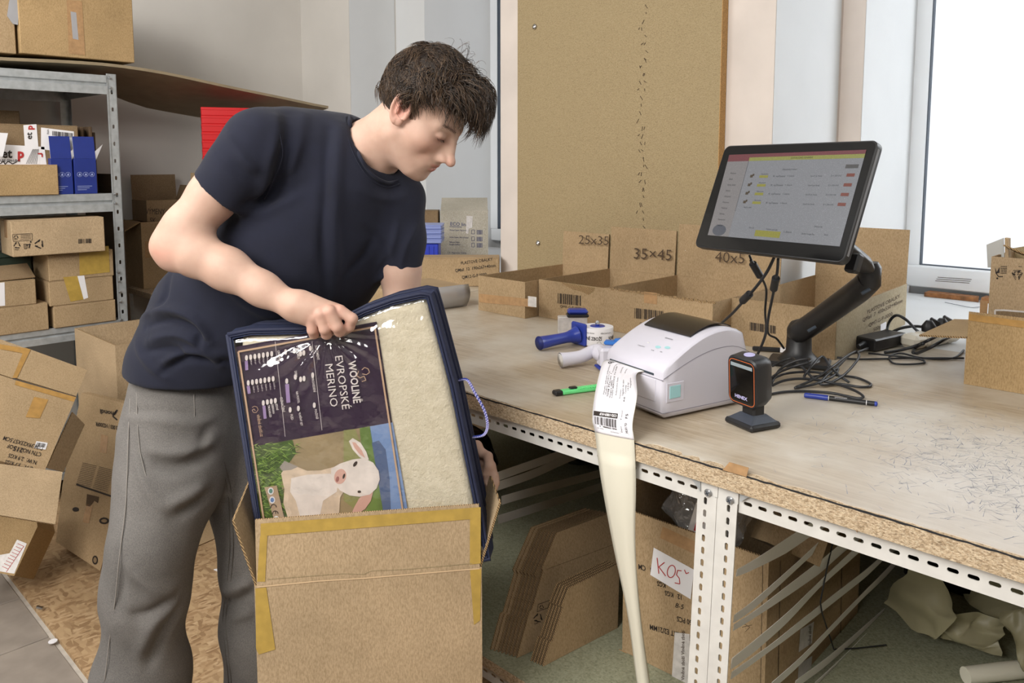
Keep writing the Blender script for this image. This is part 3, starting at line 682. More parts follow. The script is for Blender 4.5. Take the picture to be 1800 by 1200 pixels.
# --- middle level: stacked small cartons
def shelf_box(label, y0, y1, za, zb, depth=.22, rot=0, x=SX + .01, mat='card', **kw):
    return carton(label, TR(x, y0, za, 90 + rot), y1 - y0, depth, zb - za, mat, **kw)
r = shelf_box('small tan carton with torn lid at the bottom right of the middle rack shelf', .962, 1.195, z2, .812, mat='card', group='small cartons stacked on the middle rack shelf')
r = shelf_box('tan carton with a yellow tape strip, second from bottom in the right rack stack', .95, 1.19, .8125, .912, depth=.21, group='small cartons stacked on the middle rack shelf', tape=None)
pf_ = Plane((SX + .01, 0, 0), (SX + .01, 1, 0), (SX + .01, 0, 1))
decal('tape', lambda b: poly(b, off(pf_, .0012), [(111, 487), (136, 485), (147, 526), (124, 530)]), 'tape_y', r)
decal('white_label', lambda b: poly(b, off(pf_, .0009), [(136, 485), (148, 484), (155, 523), (147, 526)]), 'paper', r)
r = shelf_box('tan carton half covered in shiny yellow tape, third up in its stack', .953, 1.195, .9125, 1.022, depth=.24, group='small cartons stacked on the middle rack shelf', tape=None)
decal('tape', lambda b: poly(b, off(pf_, .0012), [(139, 437), (191, 432), (193, 478), (140, 484)]), 'tape_y', r)
m = TR(SX + .045, .825, 1.0225, 90 - 3)
r = carton('wide pale carton with recycling symbols resting on the small cartons', m, .325, .2, .138, 'card_pale', seam_dir='x', tape='tape_card', group='small cartons stacked on the middle rack shelf')
px_ = boxplane(m, 'front', .325, .2, .138); o1 = off(px_, .0012)
def f(b):
    b2 = [(22, 412), (56, 410), (57, 422), (23, 424)]; stroke(b, o1, b2 + [b2[0]], .7); recycle(b, o1, 28, 417, 4, 1.2); 
    for k in range(4): stroke(b, o1, [(36, 413 + k * 2.4), (54, 412 + k * 2.4)], .6)
    recycle(b, o1, 30, 431, 6, 1.4); write(b, 'PAP', o1, 26, 440, (1, 0), 4); recycle(b, o1, 69, 429, 8, 2.0, .4)
    poly(b, o1, ell(54, 425, 1.6, 1.6)); stroke(b, o1, [(53, 428), (51, 436)], 2.2); stroke(b, o1, [(52, 429), (46, 431)], 1.6); stroke(b, o1, [(42, 429), (48, 429), (47, 437), (43, 437), (42, 429)], 1); stroke(b, o1, [(45, 430), (45, 436)], .8)
    barcode(b, o1, (138, 420), (24, -1), (0, 8), 14, 9)
decal('printed_symbols', f, 'ink', r)
r = shelf_box('tan carton with a gaping lid and white side label, left on the middle shelf', .70, .905, .8305, .927, depth=.24, group='small cartons stacked on the middle rack shelf', tape=None)
decal('white_label', lambda b: poly(b, off(pf_, .0012), [(-2, 497), (8, 496), (9, 537), (-2, 538)]), 'paper', r)
b = MB(); b.panel((SX - .01, .72, .928), (0, .19, .004), (-.10, 0, .045), .003); obj('raised_flap', b, ['card_dark', 'cedge'], r)
r = shelf_box('long taped tan carton lying at the bottom left of the middle rack shelf', .62, .943, z2, .8300, depth=.26, group='small cartons stacked on the middle rack shelf', tape='tape_card')
r = thing('green_tin', 'dark green metal tin behind the left carton stack on the rack', 'tin', (-3.75, .85, .93))
obj('body', MB().box(-3.80, -3.68, .80, .945, z2, 1.0, None, 0, .004), simple('dark_green_tin', '2f3a2f', .4), r); obj('lid', MB().box(-3.803, -3.677, .797, .948, 1.0, 1.02, None, 0, .003), simple('dark_green_lid', '37453a', .35), r)
# --- top level
m = TR(-3.512, .905, z4 + .055, 90 - 3)
m = TR(-3.50, .905, 1.791, 90, 0.6)
r = carton('big tan carton with a clear tape strip standing on the bowed board above the rack', m, .418, .36, .30, 'card_warm', tape=None, seam_dir='y')
pt = boxplane(m, 'front', .418, .36, .30)
decal('tape', lambda b: poly(b, off(pt, .0012), [(117, 0), (144, 2), (150, 97), (121, 94)]), 'tape_card', r)
decal('clear_strip', lambda b: poly(b, off(pt, .0018), [(124, 20), (134, 22), (138, 70), (128, 68)]), 'grey_film', r)
m2 = TR(-3.50, .50, 1.784, 90 + 4)
r = carton('tan carton cut off by the left frame edge on top of the rack', TR(-3.515, .42, 1.788, 90), .475, .36, .33, 'card', tape=None)
b = MB(); pz = Plane((-3.508, 0, 0), (-3.508, 1, 0), (-3.508, 0, 1)); b = MB(); b.prism([pz(17, -5), pz(34, -5), pz(31, 44), pz(22, 42), pz(12, 28)], (.004, 0, 0)); obj('crumpled_tape', b, 'grey_film', r)
b = MB(); b.box(-3.95, -3.45, 1.0, 1.62, 2.085, 2.097); 
b = MB(); pv = Plane((-3.5, 0, 0), (-3.5, 1, 0), (-3.5, 0, 1)); a_, c_ = pv(225, 9), pv(270, -3)
bb = MB(); bb.box(-3.86, -3.497, a_.y - .3, a_.y + .09, 2.101, 2.113, None, 0, .001); obj('card_sheet', bb, 'card_dark', None, label='brown board corner lying on top of the big carton at the top left', cat='board')

# ================================================================ AGAINST THE LEFT WALL
r = thing('side_table', 'low chipboard table with slotted metal legs behind the person at the left wall', 'table', (-3.8, 1.9, 0))
obj('table_top', MB().box(-4.13, -3.72, 1.43, 2.35, .755, .78), 'chip_edge', r)
for x, y in ((-3.76, 1.47), (-4.09, 1.47), (-3.76, 2.27), (-4.09, 2.27)):
    b = MB(); holes_strip(b, (x, y + .002, 0), (0, 0, 1), (1, 0, 0), .036, [(k * .0222, .0222, .0125, .0052) for k in range(34)], .002); obj('leg', b, 'white_metal', r)
r = open_carton('tall tan carton standing on the side table under the exchange box', TR(-3.89, 1.463, .781, 90), .27, .22, .317, 'card', flaps=[('left', .09, 118)], bottom=True)
pw = Plane((-3.889, 0, 0), (-3.889, 1, 0), (-3.889, 0, 1))
decal('tape', lambda b: poly(b, off(pw, .001), [(255, 424), (276, 423), (276, 452), (255, 453)]), 'tape_card', r)
obj('inner_flap', MB().box(-4.105, -3.895, 1.468, 1.728, 1.085, 1.094), 'card_dark', r)
r = open_carton('small open carton with a handwritten note and raised rear flap beside the rack', TR(-3.90, 1.497, 1.099, 90), .22, .18, .10, 'card_dark', flaps=[('back', .12, 4), ('right', .07, 20)])
pw2 = Plane((-3.90, 0, 0), (-3.90, 1, 0), (-3.90, 0, 1))
def f(b): write(b, 'VÝMENY', off(pw2, .001), 256, 376, (1, 0.02), 14, xs=.62); write(b, 'SK', off(pw2, .001), 263, 392, (1, 0.02), 14, xs=.7)
decal('handwriting', f, 'ink', r)
# support and red crates
r = carton('plain tan carton under the stack of red crates', TR(-3.47, 1.63, .008, 90), .40, .24, .55, 'card', tape=None)
r = carton('plain tan carton directly below the red crates', TR(-3.47, 1.63, .558, 90), .40, .24, .773, 'card', tape=None)
R0 = None
for k in range(8):
    z0 = 1.332 + k * .0365; 
    b = MB(); b.box(0, .30, 0, .26, 0, .0362, None, 0, .0016); b.box(-.0012, .3012, -.0012, .2612, .024, .0355, None, 0, .0012)
    Mx = TR(-3.505, 1.60, z0, 66); b.tf(Mx)
    if R0 is None:
        R0 = obj('red_crate', b, 'red', None, True, cat='crate', group='red plastic crates in a stack', label='red plastic crate, lowest of the stack behind the shoulder of the person', angle=30); zz = z0
    else:
        c = R0.copy(); COL.objects.link(c); c.location = R0.location + Vector((0, 0, z0 - zz))
        c['label'] = 'red plastic crate, %s of the stack behind the shoulder of the person' % ('', 'second from the bottom', 'third from the bottom', 'fourth from the bottom', 'fourth from the top', 'third from the top', 'second from the top', 'topmost')[k]
# upright dark boards between rack and wall table
for k in range(3):
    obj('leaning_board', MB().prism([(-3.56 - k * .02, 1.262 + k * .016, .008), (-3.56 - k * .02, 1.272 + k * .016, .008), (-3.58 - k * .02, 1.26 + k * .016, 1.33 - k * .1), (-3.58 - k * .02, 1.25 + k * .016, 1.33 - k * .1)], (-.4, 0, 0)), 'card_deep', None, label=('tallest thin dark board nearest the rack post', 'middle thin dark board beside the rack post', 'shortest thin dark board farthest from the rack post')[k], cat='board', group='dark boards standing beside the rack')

# ================================================================ CARTONS ON THE FLOOR AT THE LEFT
r = open_carton('tall open tan carton with all flaps up between the rack and the person', TR(-3.342, .99, .008), .426, .40, .735, 'card_pale', flaps=[])
# leaning big box with "mondi" print
A = atd(140, 690, 2.84); B = atd(232, 712, 2.66); C = atd(98, 945, 2.70)
fm = frame3(A, B, C)
pM = Plane(A, B, C)
r = thing('flattened_carton', 'flattened tan carton with upside-down black print leaning against the open carton', 'cardboard', (-2.85, .95, .01))
for k in range(3):
    b = MB(); q = lambda x, y: pM(x, y, -.012 * k)
    s = 2.5 * k
    b.panel(q(142 + s, 690), q(246 + s, 716) - q(142 + s, 690), q(170 + s, 1001) - q(246 + s, 716) if False else q(94 + s, 958) - q(142 + s, 690), -.004)
    b = MB(); pts = [(143, 690), (236, 712), (200, 850), (196, 930), (176, 1003), (98, 952), (110, 850)]
    b.prism([q(x + s * 2, y - s * .3) for x, y in pts], pM.n * -.005, 0, 1)
    obj('panel', b, ['card', 'cedge'], r)
o1 = off(pM, .0012)
def f(b):
    write(b, 'mondi', o1, 203, 724, (-1, -.18), 11, bold=.03, up=(.0, 1)); stroke(b, o1, [(204, 722), (198, 731), (206, 738)], 2.5); stroke(b, o1, [(206, 720), (202, 727)], 3)
    write(b, '00053.003 / HS300FR', o1, 218, 751, (-1, -.2), 10, bold=.02, up=(.0, 1), xs=.58)
    for k in range(13):
        stroke(b, o1, [(145 - k * .9, 813 + k * 3), (170 - k * .9, 819 + k * 3)], .6); stroke(b, o1, [(174 - k * .9, 820 + k * 3), (200 - k * .9, 827 + k * 3)], .6)
    stroke(b, o1, [(134, 851), (196, 872)], 3)
    poly(b, o1, ell(183, 915, 9, 6)); poly(b, o1, ell(133, 895, 6, 4)); poly(b, o1, ell(167, 984, 5, 8))
decal('printed_lettering', f, 'ink', r)
decal('print_gap', lambda b: poly(b, off(pM, .0016), ell(183, 915, 5, 3)), 'card_dark', r); decal('print_gap', lambda b: poly(b, off(pM, .0016), ell(167, 984, 3, 5)), 'card_dark', r)
decal('torn_hole', lambda b: poly(b, o1, [(153, 868), (174, 873), (172, 884), (166, 880), (158, 890), (151, 888)]), 'card_deep', r)
decal('tape', lambda b: poly(b, o1, [(152, 885), (163, 888), (156, 920), (145, 917)]), 'tape_card', r); decal('tape', lambda b: poly(b, off(pM, .001), [(178, 763), (190, 766), (187, 797), (175, 794)]), 'tape_card', r)
# dark carton behind it (shade side)
# flat piece between the legs
pL = Plane(atz(335, 966, .012), atz(378, 945, .012), atd(345, 870, 3.0)); b = MB()
b.prism([pL(322, 970), pL(382, 944), pL(380, 850), pL(322, 850)], pL.n * -.006, 0, 1)
obj('cardboard_sheet', b, ['card', 'cedge'], None, label='plain tan cardboard sheet seen between the two legs of the person', cat='cardboard')
# big box tipped over, front left
A = atd(25, 668, 2.32); B = atd(133, 700, 2.42); C = atd(-8, 760, 2.20)
pA = Plane(A, B, C)
r = thing('tipped_carton', 'large tipped open carton with upside-down black print at the left frame edge', 'box', (-2.75, .68, .01))
nA = pA.n
b = MB(); b.prism([pA(-60, 640), pA(25, 667), pA(133, 700), pA(78, 829), pA(-60, 795)], nA * -.16 - RT * .16); obj('body', b, ['card', 'cedge'], r)
pA2 = Plane(pA(25, 667), pA(133, 700), pA(50, 613) + nA * -.02)
b = MB(); b.prism([pA2(28, 664), pA2(134, 696), pA2(153, 650), pA2(51, 613)], pA2.n * -.004, 0, 1); obj('flap', b, ['card', 'cedge'], r)
b = MB(); b.prism([pA2(-60, 636), pA2(23, 665), pA2(49, 613), pA2(-60, 575)], pA2.n * -.004, 0, 1); obj('flap', b, ['card', 'cedge'], r)
pA3 = Plane(pA(0, 815, .02), pA(110, 830, .03), pA(98, 920, .08) )
b = MB(); b.prism([pA3(-60, 806), pA3(0, 815), pA3(110, 829), pA3(97, 921), pA3(0, 905), pA3(-60, 895)], pA3.n * -.004, 0, 1); obj('flap', b, ['card_pale', 'cedge'], r)
pA4 = Plane(pA(133, 700), pA(80, 822), pA(148, 745, -.06))
b = MB(); b.prism([pA4(128, 724), pA4(149, 746), pA4(112, 829), pA4(82, 822)], pA4.n * -.004, 0, 1); obj('flap', b, ['card_pale', 'cedge'], r)
o1 = off(pA, .0012)
def f(b):
    for s, x, y in (('DIM:39X23X57.5CM', 77, 789), ('CTN NO.:      OF', 74, 800), ('N.W:  2.9 KGS', 66, 814), ('G.W:  3.7 KGS', 60, 825)):
        write(b, s, o1, x, y - 4, (-1, -.27), 10.5, bold=.01, xs=.80, up=(-.42, .9))
    write(b, '215', off(pA, .0018), 42, 788, (-1, -.27), 12, bold=.03, up=(-.42, .9))
decal('printed_lettering', f, 'ink', r)
lb = decal('white_label', lambda b: poly(b, o1, [(64, 775), (84, 778), (80, 790), (60, 787)]), 'paper', r)
b = MB(); barcode(b, off(pA, .0018), (65, 777), (16, 2.5), (-2, 7), 12, 2); sub('barcode', b, 'ink', lb)
decal('tape', lambda b: poly(b, off(pA, .001), [(60, 697), (85, 702), (70, 735), (45, 733)]), 'tape', r); decal('tape', lambda b: poly(b, off(pA, .0008), [(28, 668), (134, 698), (130, 706), (26, 676)]), 'tape', r)
decal('tape', lambda b: poly(b, off(pA2, .001), [(-40, 598), (51, 613), (47, 622), (-40, 606)]), 'tape', r); decal('tape', lambda b: poly(b, off(pA2, .0014), [(44, 611), (54, 614), (30, 664), (22, 664)]), 'tape', r)
# lower brown carton with red and white tape under it
m = frame3(atd(-40, 1000, 2.32), atd(24, 1012, 2.32), atd(-10, 905, 2.30))
pB = Plane(atd(0, 1005, 2.34), atd(24, 1012, 2.34), atd(62, 925, 2.42))
r = thing('crushed_carton', 'warm brown carton under the tipped box with red printed tape at its end', 'box', (-2.85, .6, .01))
b = MB(); b.prism([pB(-60, 995), pB(25, 1012), pB(66, 925), pB(60, 895), pB(-60, 880)], pB.n * -.16); obj('body', b, ['card_warm', 'cedge'], r)
decal('printed_tape', lambda b: poly(b, off(pB, .001), [(30, 948), (47, 955), (25, 1008), (-5, 1003), (0, 975), (17, 972)]), 'paper_dim', r)
def f(b):
    for k in range(9): stroke(b, off(pB, .0016), [(31 - k * 3.4, 955 + k * 5), (42 - k * 3.4, 960 + k * 5), (38 - k * 3.4, 965 + k * 5)], .9)
decal('red_print', f, 'ink_red', r)
# ================================================================ ON THE WORKTOP: OPEN BOX ROW
def row(label, x0, x1, y0, d, h, rot=0, **kw): return open_carton(label, TR(x0, y0, BT + .0005, rot), x1 - x0, d, h, group='open bag cartons in a row on the worktop', **kw)
pF = lambda y: Plane((0, y, 0), (1, y, 0), (0, y, 1))
r = row('open tan carton with torn clear tape, leftmost of the row on the worktop', -1.968, -1.750, 1.84, .435, .118, mat='card', flaps=[('back', .125, 3)], wallh=dict(back=.118))
q = pF(1.84)
decal('tape', lambda b: poly(b, off(q, .001), [(842, 516), (938, 526), (938, 540), (842, 531)]), 'tape_card', r)
decal('tape', lambda b: poly(b, off(q, .0012), [(928, 520), (943, 522), (943, 540), (928, 538)]), 'paper_dim', r)
qb = pF(2.27)
decal('handwriting', lambda b: write(b, '25x35', off(qb, .008), 1016, 428, (1, .05), 22, bold=-.005), 'ink_soft', r)
b = MB(); barcode(b, off(q, .0016), (903, 490), (10, 1), (0, 1), 3, 2)
r = row('open tan carton marked 35 by 45, second from the left in the row', -1.745, -1.470, 1.90, .375, .122, mat='card', flaps=[('back', .150, 3)])
q = pF(1.90)
decal('barcode', lambda b: (barcode(b, off(q, .001), (980, 515), (42, 4.5), (0, 18), 22, 4), write(b, 'QM5-G-P-0000', off(q, .001), 984, 540, (1, .1), 6)), 'ink', r)
decal('torn_edge', lambda b: poly(b, off(q, .001), [(985, 496), (1046, 506), (1043, 512), (1034, 518), (1022, 512), (1008, 509), (996, 503)]), 'cedge', r)
decal('handwriting', lambda b: write(b, '35×45', off(pF(2.275), .010), 1112, 454, (1, .05), 27, bold=-.005), 'ink_soft', r)
r = row('open tan carton marked 40 with a taped front, third from the left in the row', -1.465, -1.10, 1.885, .39, .126, mat='card', flaps=[('back', .170, 3)])
q = pF(1.885)
decal('tape', lambda b: poly(b, off(q, .0008), [(1132, 512), (1155, 515), (1155, 535), (1132, 532)]), 'tape_card', r)
decal('barcode', lambda b: (barcode(b, off(q, .0014), (1115, 541), (53, 6), (0, 18), 24, 6), write(b, 'QM6-G-P-0000', off(q, .0014), 1124, 570, (1, .12), 6)), 'ink', r)
decal('handwriting', lambda b: write(b, '40x5', off(pF(2.275), .012), 1256, 460, (1, .06), 27, bold=-.005), 'ink_soft', r)
b = MB(); rg = random.Random(2)
for k in range(26): 
    x = -1.44 + k * .0135; b.box(x, x + .010, 1.8835, 1.888, BT + .1265 - .004 * rg.random(), BT + .128 + .003 * rg.random())
obj('torn_edge', b, 'cedge', r)
m4 = TR(-1.10, 1.985, BT + .0005, 3)
r = open_carton('deep open carton with a printed side, behind the monitor arm', m4, .285, .60, .128, 'card', flaps=[('back', .165, 4)], group='open bag cartons in a row on the worktop')
q4 = boxplane(m4, 'front', .285, .60, .128); q4r = boxplane(m4, 'right', .285, .60, .128)
decal('barcode', lambda b: barcode(b, off(q4, .001), (1318, 566), (47, 7), (0, 14), 22, 8), 'ink', r)
b = MB(); b.add([m4 @ Vector(v) for v in ((.2856, .001, .001), (.2856, .599, .001), (.2856, .599, .127), (.2856, .001, .127))], [(0, 1, 2, 3)]); obj('side_print', b, cardboard('grey_printed_card', 'b3a68c'), r)
def f(b):
    o = off(q4r, .0014); d = (1, -.50)
    for s, x, y, sz in (('PLASTOVE OBALKY', 1524, 552, 9.5), ('QMail  7  450x550+40mm', 1516, 566, 9.5), ('QM7-G-P-0000', 1527, 575, 9.5), ('500pcs', 1535, 583, 9.5)):
        write(b, s, o, x, y, d, sz, xs=.78, up=(0, -1))
decal('printed_lettering', f, 'ink_soft', r)
decal('white_label', lambda b: poly(b, off(q4r, .0016), [(1548, 570), (1558, 565), (1558, 577), (1548, 582)]), 'paper', r)
# dividing walls' folded inner flap
# ================================================================ LEFT PART OF THE WORKTOP
m = TR(-2.47, 2.09, BT + .0005, 42)
m = frame3(atz(773, 497, BT), atz(887, 480, BT), atz(773, 470, BT)); m = TR(-2.52, 2.02, BT + .0005, 44.5)
r = carton('long low tan carton with black print lying before the left window recess', m, .33, .10, .118, 'card', tape=None)
qq = boxplane(m, 'front', .33, .10, .118)
def f(b):
    o = off(qq, .001); d = (1, -.13)
    write(b, 'PLASTOVE OBALKY', o, 810, 465, d, 7.6, xs=.85, bold=.01); write(b, 'QMail  12  190x267+40mm', o, 800, 478, d, 7.6, xs=.85, bold=.01); write(b, 'QM12-G-P-0000', o, 812, 490, d, 7.6, xs=.85, bold=.01)
decal('printed_lettering', f, 'ink', r)
m = TR(-2.80, 1.86, BT + .0005, 44.5)
r = carton('grey-brown carton end beside the sleeve, left of the long printed carton', TR(-2.66, 1.90, BT + .0005, 44.5), .155, .10, .110, 'card_dark', tape='tape_card')
# pad of mailing bags with silver film in front
m = frame3(atz(775, 545, BT), atz(836, 534, BT), atz(760, 500, BT))
A = atz(775, 546, BT + .001); B = atz(839, 537, BT + .001); ux = (B - A).normalized(); vy = Vector((-ux.y, ux.x, 0))
r = thing('bag_pack', 'low brown pack with a silver film front beside the first open carton', 'pack', A)
mm = Matrix(((ux.x, vy.x, 0, A.x), (ux.y, vy.y, 0, A.y), (0, 0, 1, A.z), (0, 0, 0, 1)))
b = MB().box(-.02, .115, .02, .24, 0, .075, mm, 0, .003); obj('body', b, 'card', r)
b = MB().box(-.15, -.021, .02, .24, 0, .072, mm, 0, .003); obj('body', b, 'card', r)
b = MB(); b.shell(lambda u, v: mm @ Vector((-.15 + .27 * u, .018 - .022 * math.sin(v * 2.6), .001 + .078 * v)), 10, 8, .001); obj('silver_film', b, 'grey_film', r, True)
# cleaner carton on the ledge in the left recess
m = TR(-3.01, 2.56, BT + .0005, 47)
r = open_carton('pale grey carton with blue checklist print and one lifted lid flap by the window', m, .235, .16, .262, 'card_white', flaps=[('front', .155, -68)])
qe = boxplane(m, 'front', .235, .16, .262)
def f(b):
    o = off(qe, .001)
    write(b, 'ECO line', o, 791, 396, (1, .05), 8.5, bold=.01); stroke(b, o, [(790, 398), (812, 399)], .9)
    for s, y in (('Window Cleaner / Mycí prostředek', 405.5), ('Kitchen Cleaner / Mycí na kuchyni', 418), ('Bathroom Cleaner', 426.5), ('Koupelna Sanitárna', 430.5)):
        write(b, s, o, 790, y, (1, .02), 3.9, xs=.62)
    for y in (404, 416, 427):
        stroke(b, o, [(829, y), (834, y), (834, y + 7), (829, y + 7), (829, y)], .7); barcode(b, o, (838, y), (10, 0), (0, 8), 7, 3)
    write(b, 'C.A.  Mega brutto: 10,26 kg', o, 787, 445, (1, .02), 3.6, xs=.8); write(b, 'N.A.  Mega netto: 10 kg', o, 787, 449.5, (1, .02), 3.6, xs=.8)
decal('printed_lettering', f, 'ink_blue', r)
decal('clear_tape', lambda b: poly(b, off(qe, .0014), [(820, 379), (831, 380), (830, 400), (824, 402), (823, 411), (819, 410)]), 'paper_dim', r)
# stacked blue bins
m = TR(-3.17, 2.33, BT + .0005, 44.5)
r = carton('brown carton standing behind the blue bins at the window recess', TR(-3.12, 2.47, BT + .0005, 44.5), .13, .10, .262, 'card_dark', tape=None)
A = atd(744, 452, 3.55); B = atd(777, 450, 3.55); ux = Vector((RT.x, RT.y, 0)); vy = Vector((FW.x, FW.y, 0))
zbase = BT + .0005
mm = Matrix(((ux.x, vy.x, 0, A.x), (ux.y, vy.y, 0, A.y), (0, 0, 1, zbase), (0, 0, 0, 1)))
zl = A.z - zbase
r = thing('blue_bin', 'dark blue ribbed plastic bin under the pale blue tray stack', 'bin', (A.x, A.y, zbase))
zt = atd(744, 428, 3.55).z - zbase
obj('body', MB().box(-.13, .068, 0, .12, 0, zt, mm, 0, .004), 'blue_crate', r)
for k in range(9): obj('rib', MB().box(-.125 + k * .021, -.121 + k * .021, -.004, 0, .02, zt - .012, mm), 'blue_crate', r)
zp = zt; H = .021
for k in range(4):
    b = MB().box(-.14, .083 - .0, -.01, .13, zp + .001, zp + H, mm, 0, .003).box(-.142, .085, -.012, .132, zp + H - .004, zp + H - .001, mm)
    obj('blue_tray', b, 'blue_pale', None, label='pale translucent blue tray, %s of the stack on the dark blue bin' % ('lowest', 'second from bottom', 'second from top', 'topmost')[k], cat='tray', group='pale blue trays stacked by the window', loc=(A.x, A.y, zbase + zp)); zp += H
# teal case behind the bag
A = atz(622, 552, BT); r = thing('teal_case', 'teal plastic case with round vent holes seen under the bent torso', 'case', A)
pT = Plane(atd(620, 560, 2.75), atd(660, 560, 2.85), atd(640, 460, 2.9))
b = MB(); b.prism([pT(560, 562), pT(664, 562), pT(664, 455), pT(560, 455)], pT.n * -.12); obj('body', b, 'teal', r)
b = MB()
for j in range(7):
    for i in range(4 + 0):
        poly(b, off(pT, .001), ell(640 + i * 4.5 - (j % 2) * 0, 504 + j * 5, 1, 1, 8))
obj('vent_holes', b, 'seal', r, kind='stuff')

# ================================================================ TAPE DISPENSERS
def tube_px(b, pts, r, **kw): b.tube(pts, r, **kw)
def spline(P, n=8):
    P = [Vector(p) for p in P]; out = []
    for i in range(len(P) - 1):
        p0 = P[max(i - 1, 0)]; p1 = P[i]; p2 = P[i + 1]; p3 = P[min(i + 2, len(P) - 1)]
        for k in range(n):
            t = k / n; out.append(.5 * ((2 * p1) + (p2 - p0) * t + (2 * p0 - 5 * p1 + 4 * p2 - p3) * t * t + (3 * p1 - p0 - 3 * p2 + p3) * t ** 3))
    out.append(P[-1]); return out
# blue one with roll
base = atz(1050, 612, BT)
r = thing('tape_dispenser', 'blue handled tape gun with a printed roll lying on the worktop', 'tape gun', base)
h0 = atz(948, 603, BT + .022); h1 = atz(1000, 592, BT + .026); h2 = atz(1015, 588, BT + .03)
b = MB(); b.tube(spline([h0, h0.lerp(h1, .5), h1, h2], 5), [.019, .0175, .017, .0165, .016, .0155, .015, .015, .015, .015, .016, .018, .019, .022, .023, .024], seg=18, caps=False)
dirh = (h0 - h1).normalized(); obj('handle', b, 'blue', r, True)
b = MB(); b.tube([h0 + dirh * .0005, h0 - dirh * .004], [.0188, .0165], seg=18, caps=True); obj('handle_bore', b, simple('dark_blue_recess', '1d2a72', .5), r, True)
sd = dirh.cross(UPZ).normalized()
b = MB(); p = atz(1021, 600, BT + .002)
fmx = Matrix(((-dirh.x, sd.x, 0, h2.x), (-dirh.y, sd.y, 0, h2.y), (-dirh.z, sd.z, 1, BT + .001), (0, 0, 0, 1)))
fmx = Matrix(((-dirh.x, sd.x, 0, h2.x), (-dirh.y, sd.y, 0, h2.y), (0, 0, 1, BT + .001), (0, 0, 0, 1)))
b.box(.0, .012, -.03, .03, 0, .062, fmx, 0, .004); obj('hand_guard', b, 'blue', r)
b = MB(); b.box(.012, .10, -.034, .03, 0, .003, fmx); b.box(.012, .016, -.034, .03, 0, .05, fmx); obj('metal_frame', b, 'red_metal', r)
rc = atz(1050, 603, BT + .004); rc = Vector((rc.x, rc.y, BT + .004))
b = MB(); b.lathe([(.021, 0), (.043, 0), (.0435, .001), (.0435, .047), (.043, .048), (.021, .048)], Matrix.Translation(rc), 36); tr_ = obj('tape_roll', b, 'paper', r, True, angle=40)
b = MB(); b.lathe([(0, .003), (.021, .003), (.021, .0484), (.019, .050), (.006, .049), (.006, .054), (0, .055)], Matrix.Translation(rc), 24); sub('roll_core', b, 'blue', r and tr_, smooth=True, angle=40)
b = MB(); b.lathe([(0, .054), (.007, .054), (.007, .058), (.003, .064), (0, .064)], Matrix.Translation(rc), 10); sub('wing_nut', b, 'steel', tr_)
def cyl_map(c, rad, x0, w):
    def mp(u, v): # u along the circumference in metres, v height
        a = math.atan2(-FW.y, -FW.x) + x0 + u / rad; return Vector((c.x + math.cos(a) * rad, c.y + math.sin(a) * rad, c.z + v))
    return mp
b = MB(); mp = cyl_map(rc, .0438, 0, 0)
for s, u0, v0, sz, bo in (('VLNĚNÉ ZBOŽÍ', -.062, .017, .0125, .03), ('VLNĚNÉ', .028, .017, .0125, .03), ('PŘÍRODNÍ VLNA  WWW', -.062, .034, .0055, 0), ('PŘÍRODNÍ VLNA', .004, .034, .0055, 0)):
    V, F_ = text_geo(s, bo); b.add([mp(u0 + x * sz * .8, v0 + y * sz) for x, y in V], F_)
for cx in (-.05, .0, .045):
    for k in range(12):
        a0, a1 = 2 * math.pi * k / 12, 2 * math.pi * (k + 1) / 12
        b.add([mp(cx + math.cos(t) * q, .009 + math.sin(t) * q * .8) for t, q in ((a0, .006), (a1, .006), (a1, .0052), (a0, .0052))], [(0, 1, 2, 3)])
sub('printed_lettering', b, 'ink', tr_)
# second blue/grey dispenser behind (ink pad shaped)
p = atz(1020, 592, BT); r = thing('stamp_pad', 'blue and black stamp on a white pad behind the blue tape gun', 'stamp', p)
mm = Matrix.Translation((p.x - .03, p.y + .02, BT + .001)) @ Matrix.Rotation(math.radians(45), 4, 'Z')
obj('pad', MB().box(-.055, .03, -.012, .02, 0, .052, mm, 0, .002), 'paper_dim', r)
obj('band', MB().box(-.03, .034, -.018, .024, .052, .060, mm, 0, .003), 'black', r); obj('cap', MB().box(-.028, .032, -.017, .023, .060, .074, mm, 0, .006), 'blue', r)
# white handled dispenser
base = atz(1055, 640, BT); r = thing('tape_dispenser', 'white handled tape gun with blue parts beside the label printer', 'tape gun', base)
h0 = atz(985, 633, BT + .020); h1 = atz(1020, 627, BT + .024); h2 = atz(1045, 617, BT + .032); h3 = atz(1066, 626, BT + .03)
b = MB(); b.tube(spline([h0, h1, h2, h3], 5), [.0185, .018, .017, .0165, .016, .016, .016, .016, .016, .017, .018, .02, .022, .022, .022, .022], seg=18, caps=False); obj('handle', b, 'white_pl', r, True)
dirh = (h0 - h1).normalized(); b = MB(); b.tube([h0 + dirh * .0005, h0 - dirh * .004], [.0172, .012], seg=18); obj('handle_bore', b, 'wall', r, True)
mm = Matrix.Translation((h3.x, h3.y, BT + .001)) @ Matrix.Rotation(math.radians(-35), 4, 'Z')
obj('guard', MB().box(-.02, .02, -.02, .025, .004, .052, mm, 0, .006), 'white_pl', r); obj('foot', MB().box(-.02, .04, -.025, .02, 0, .006, mm, 0, .002), 'blue', r)
b = MB(); mm2 = Matrix.Translation((h3.x + .01, h3.y + .035, BT + .058))
b.box(-.035, .025, -.012, .012, -.004, .006, mm2 @ Matrix.Rotation(.5, 4, 'Z'), 0, .003); b.box(-.01, .05, -.01, .012, 0, .012, mm2 @ Matrix.Rotation(-.3, 4, 'Z'), 0, .004); obj('tension_knob', b, 'blue2', r)
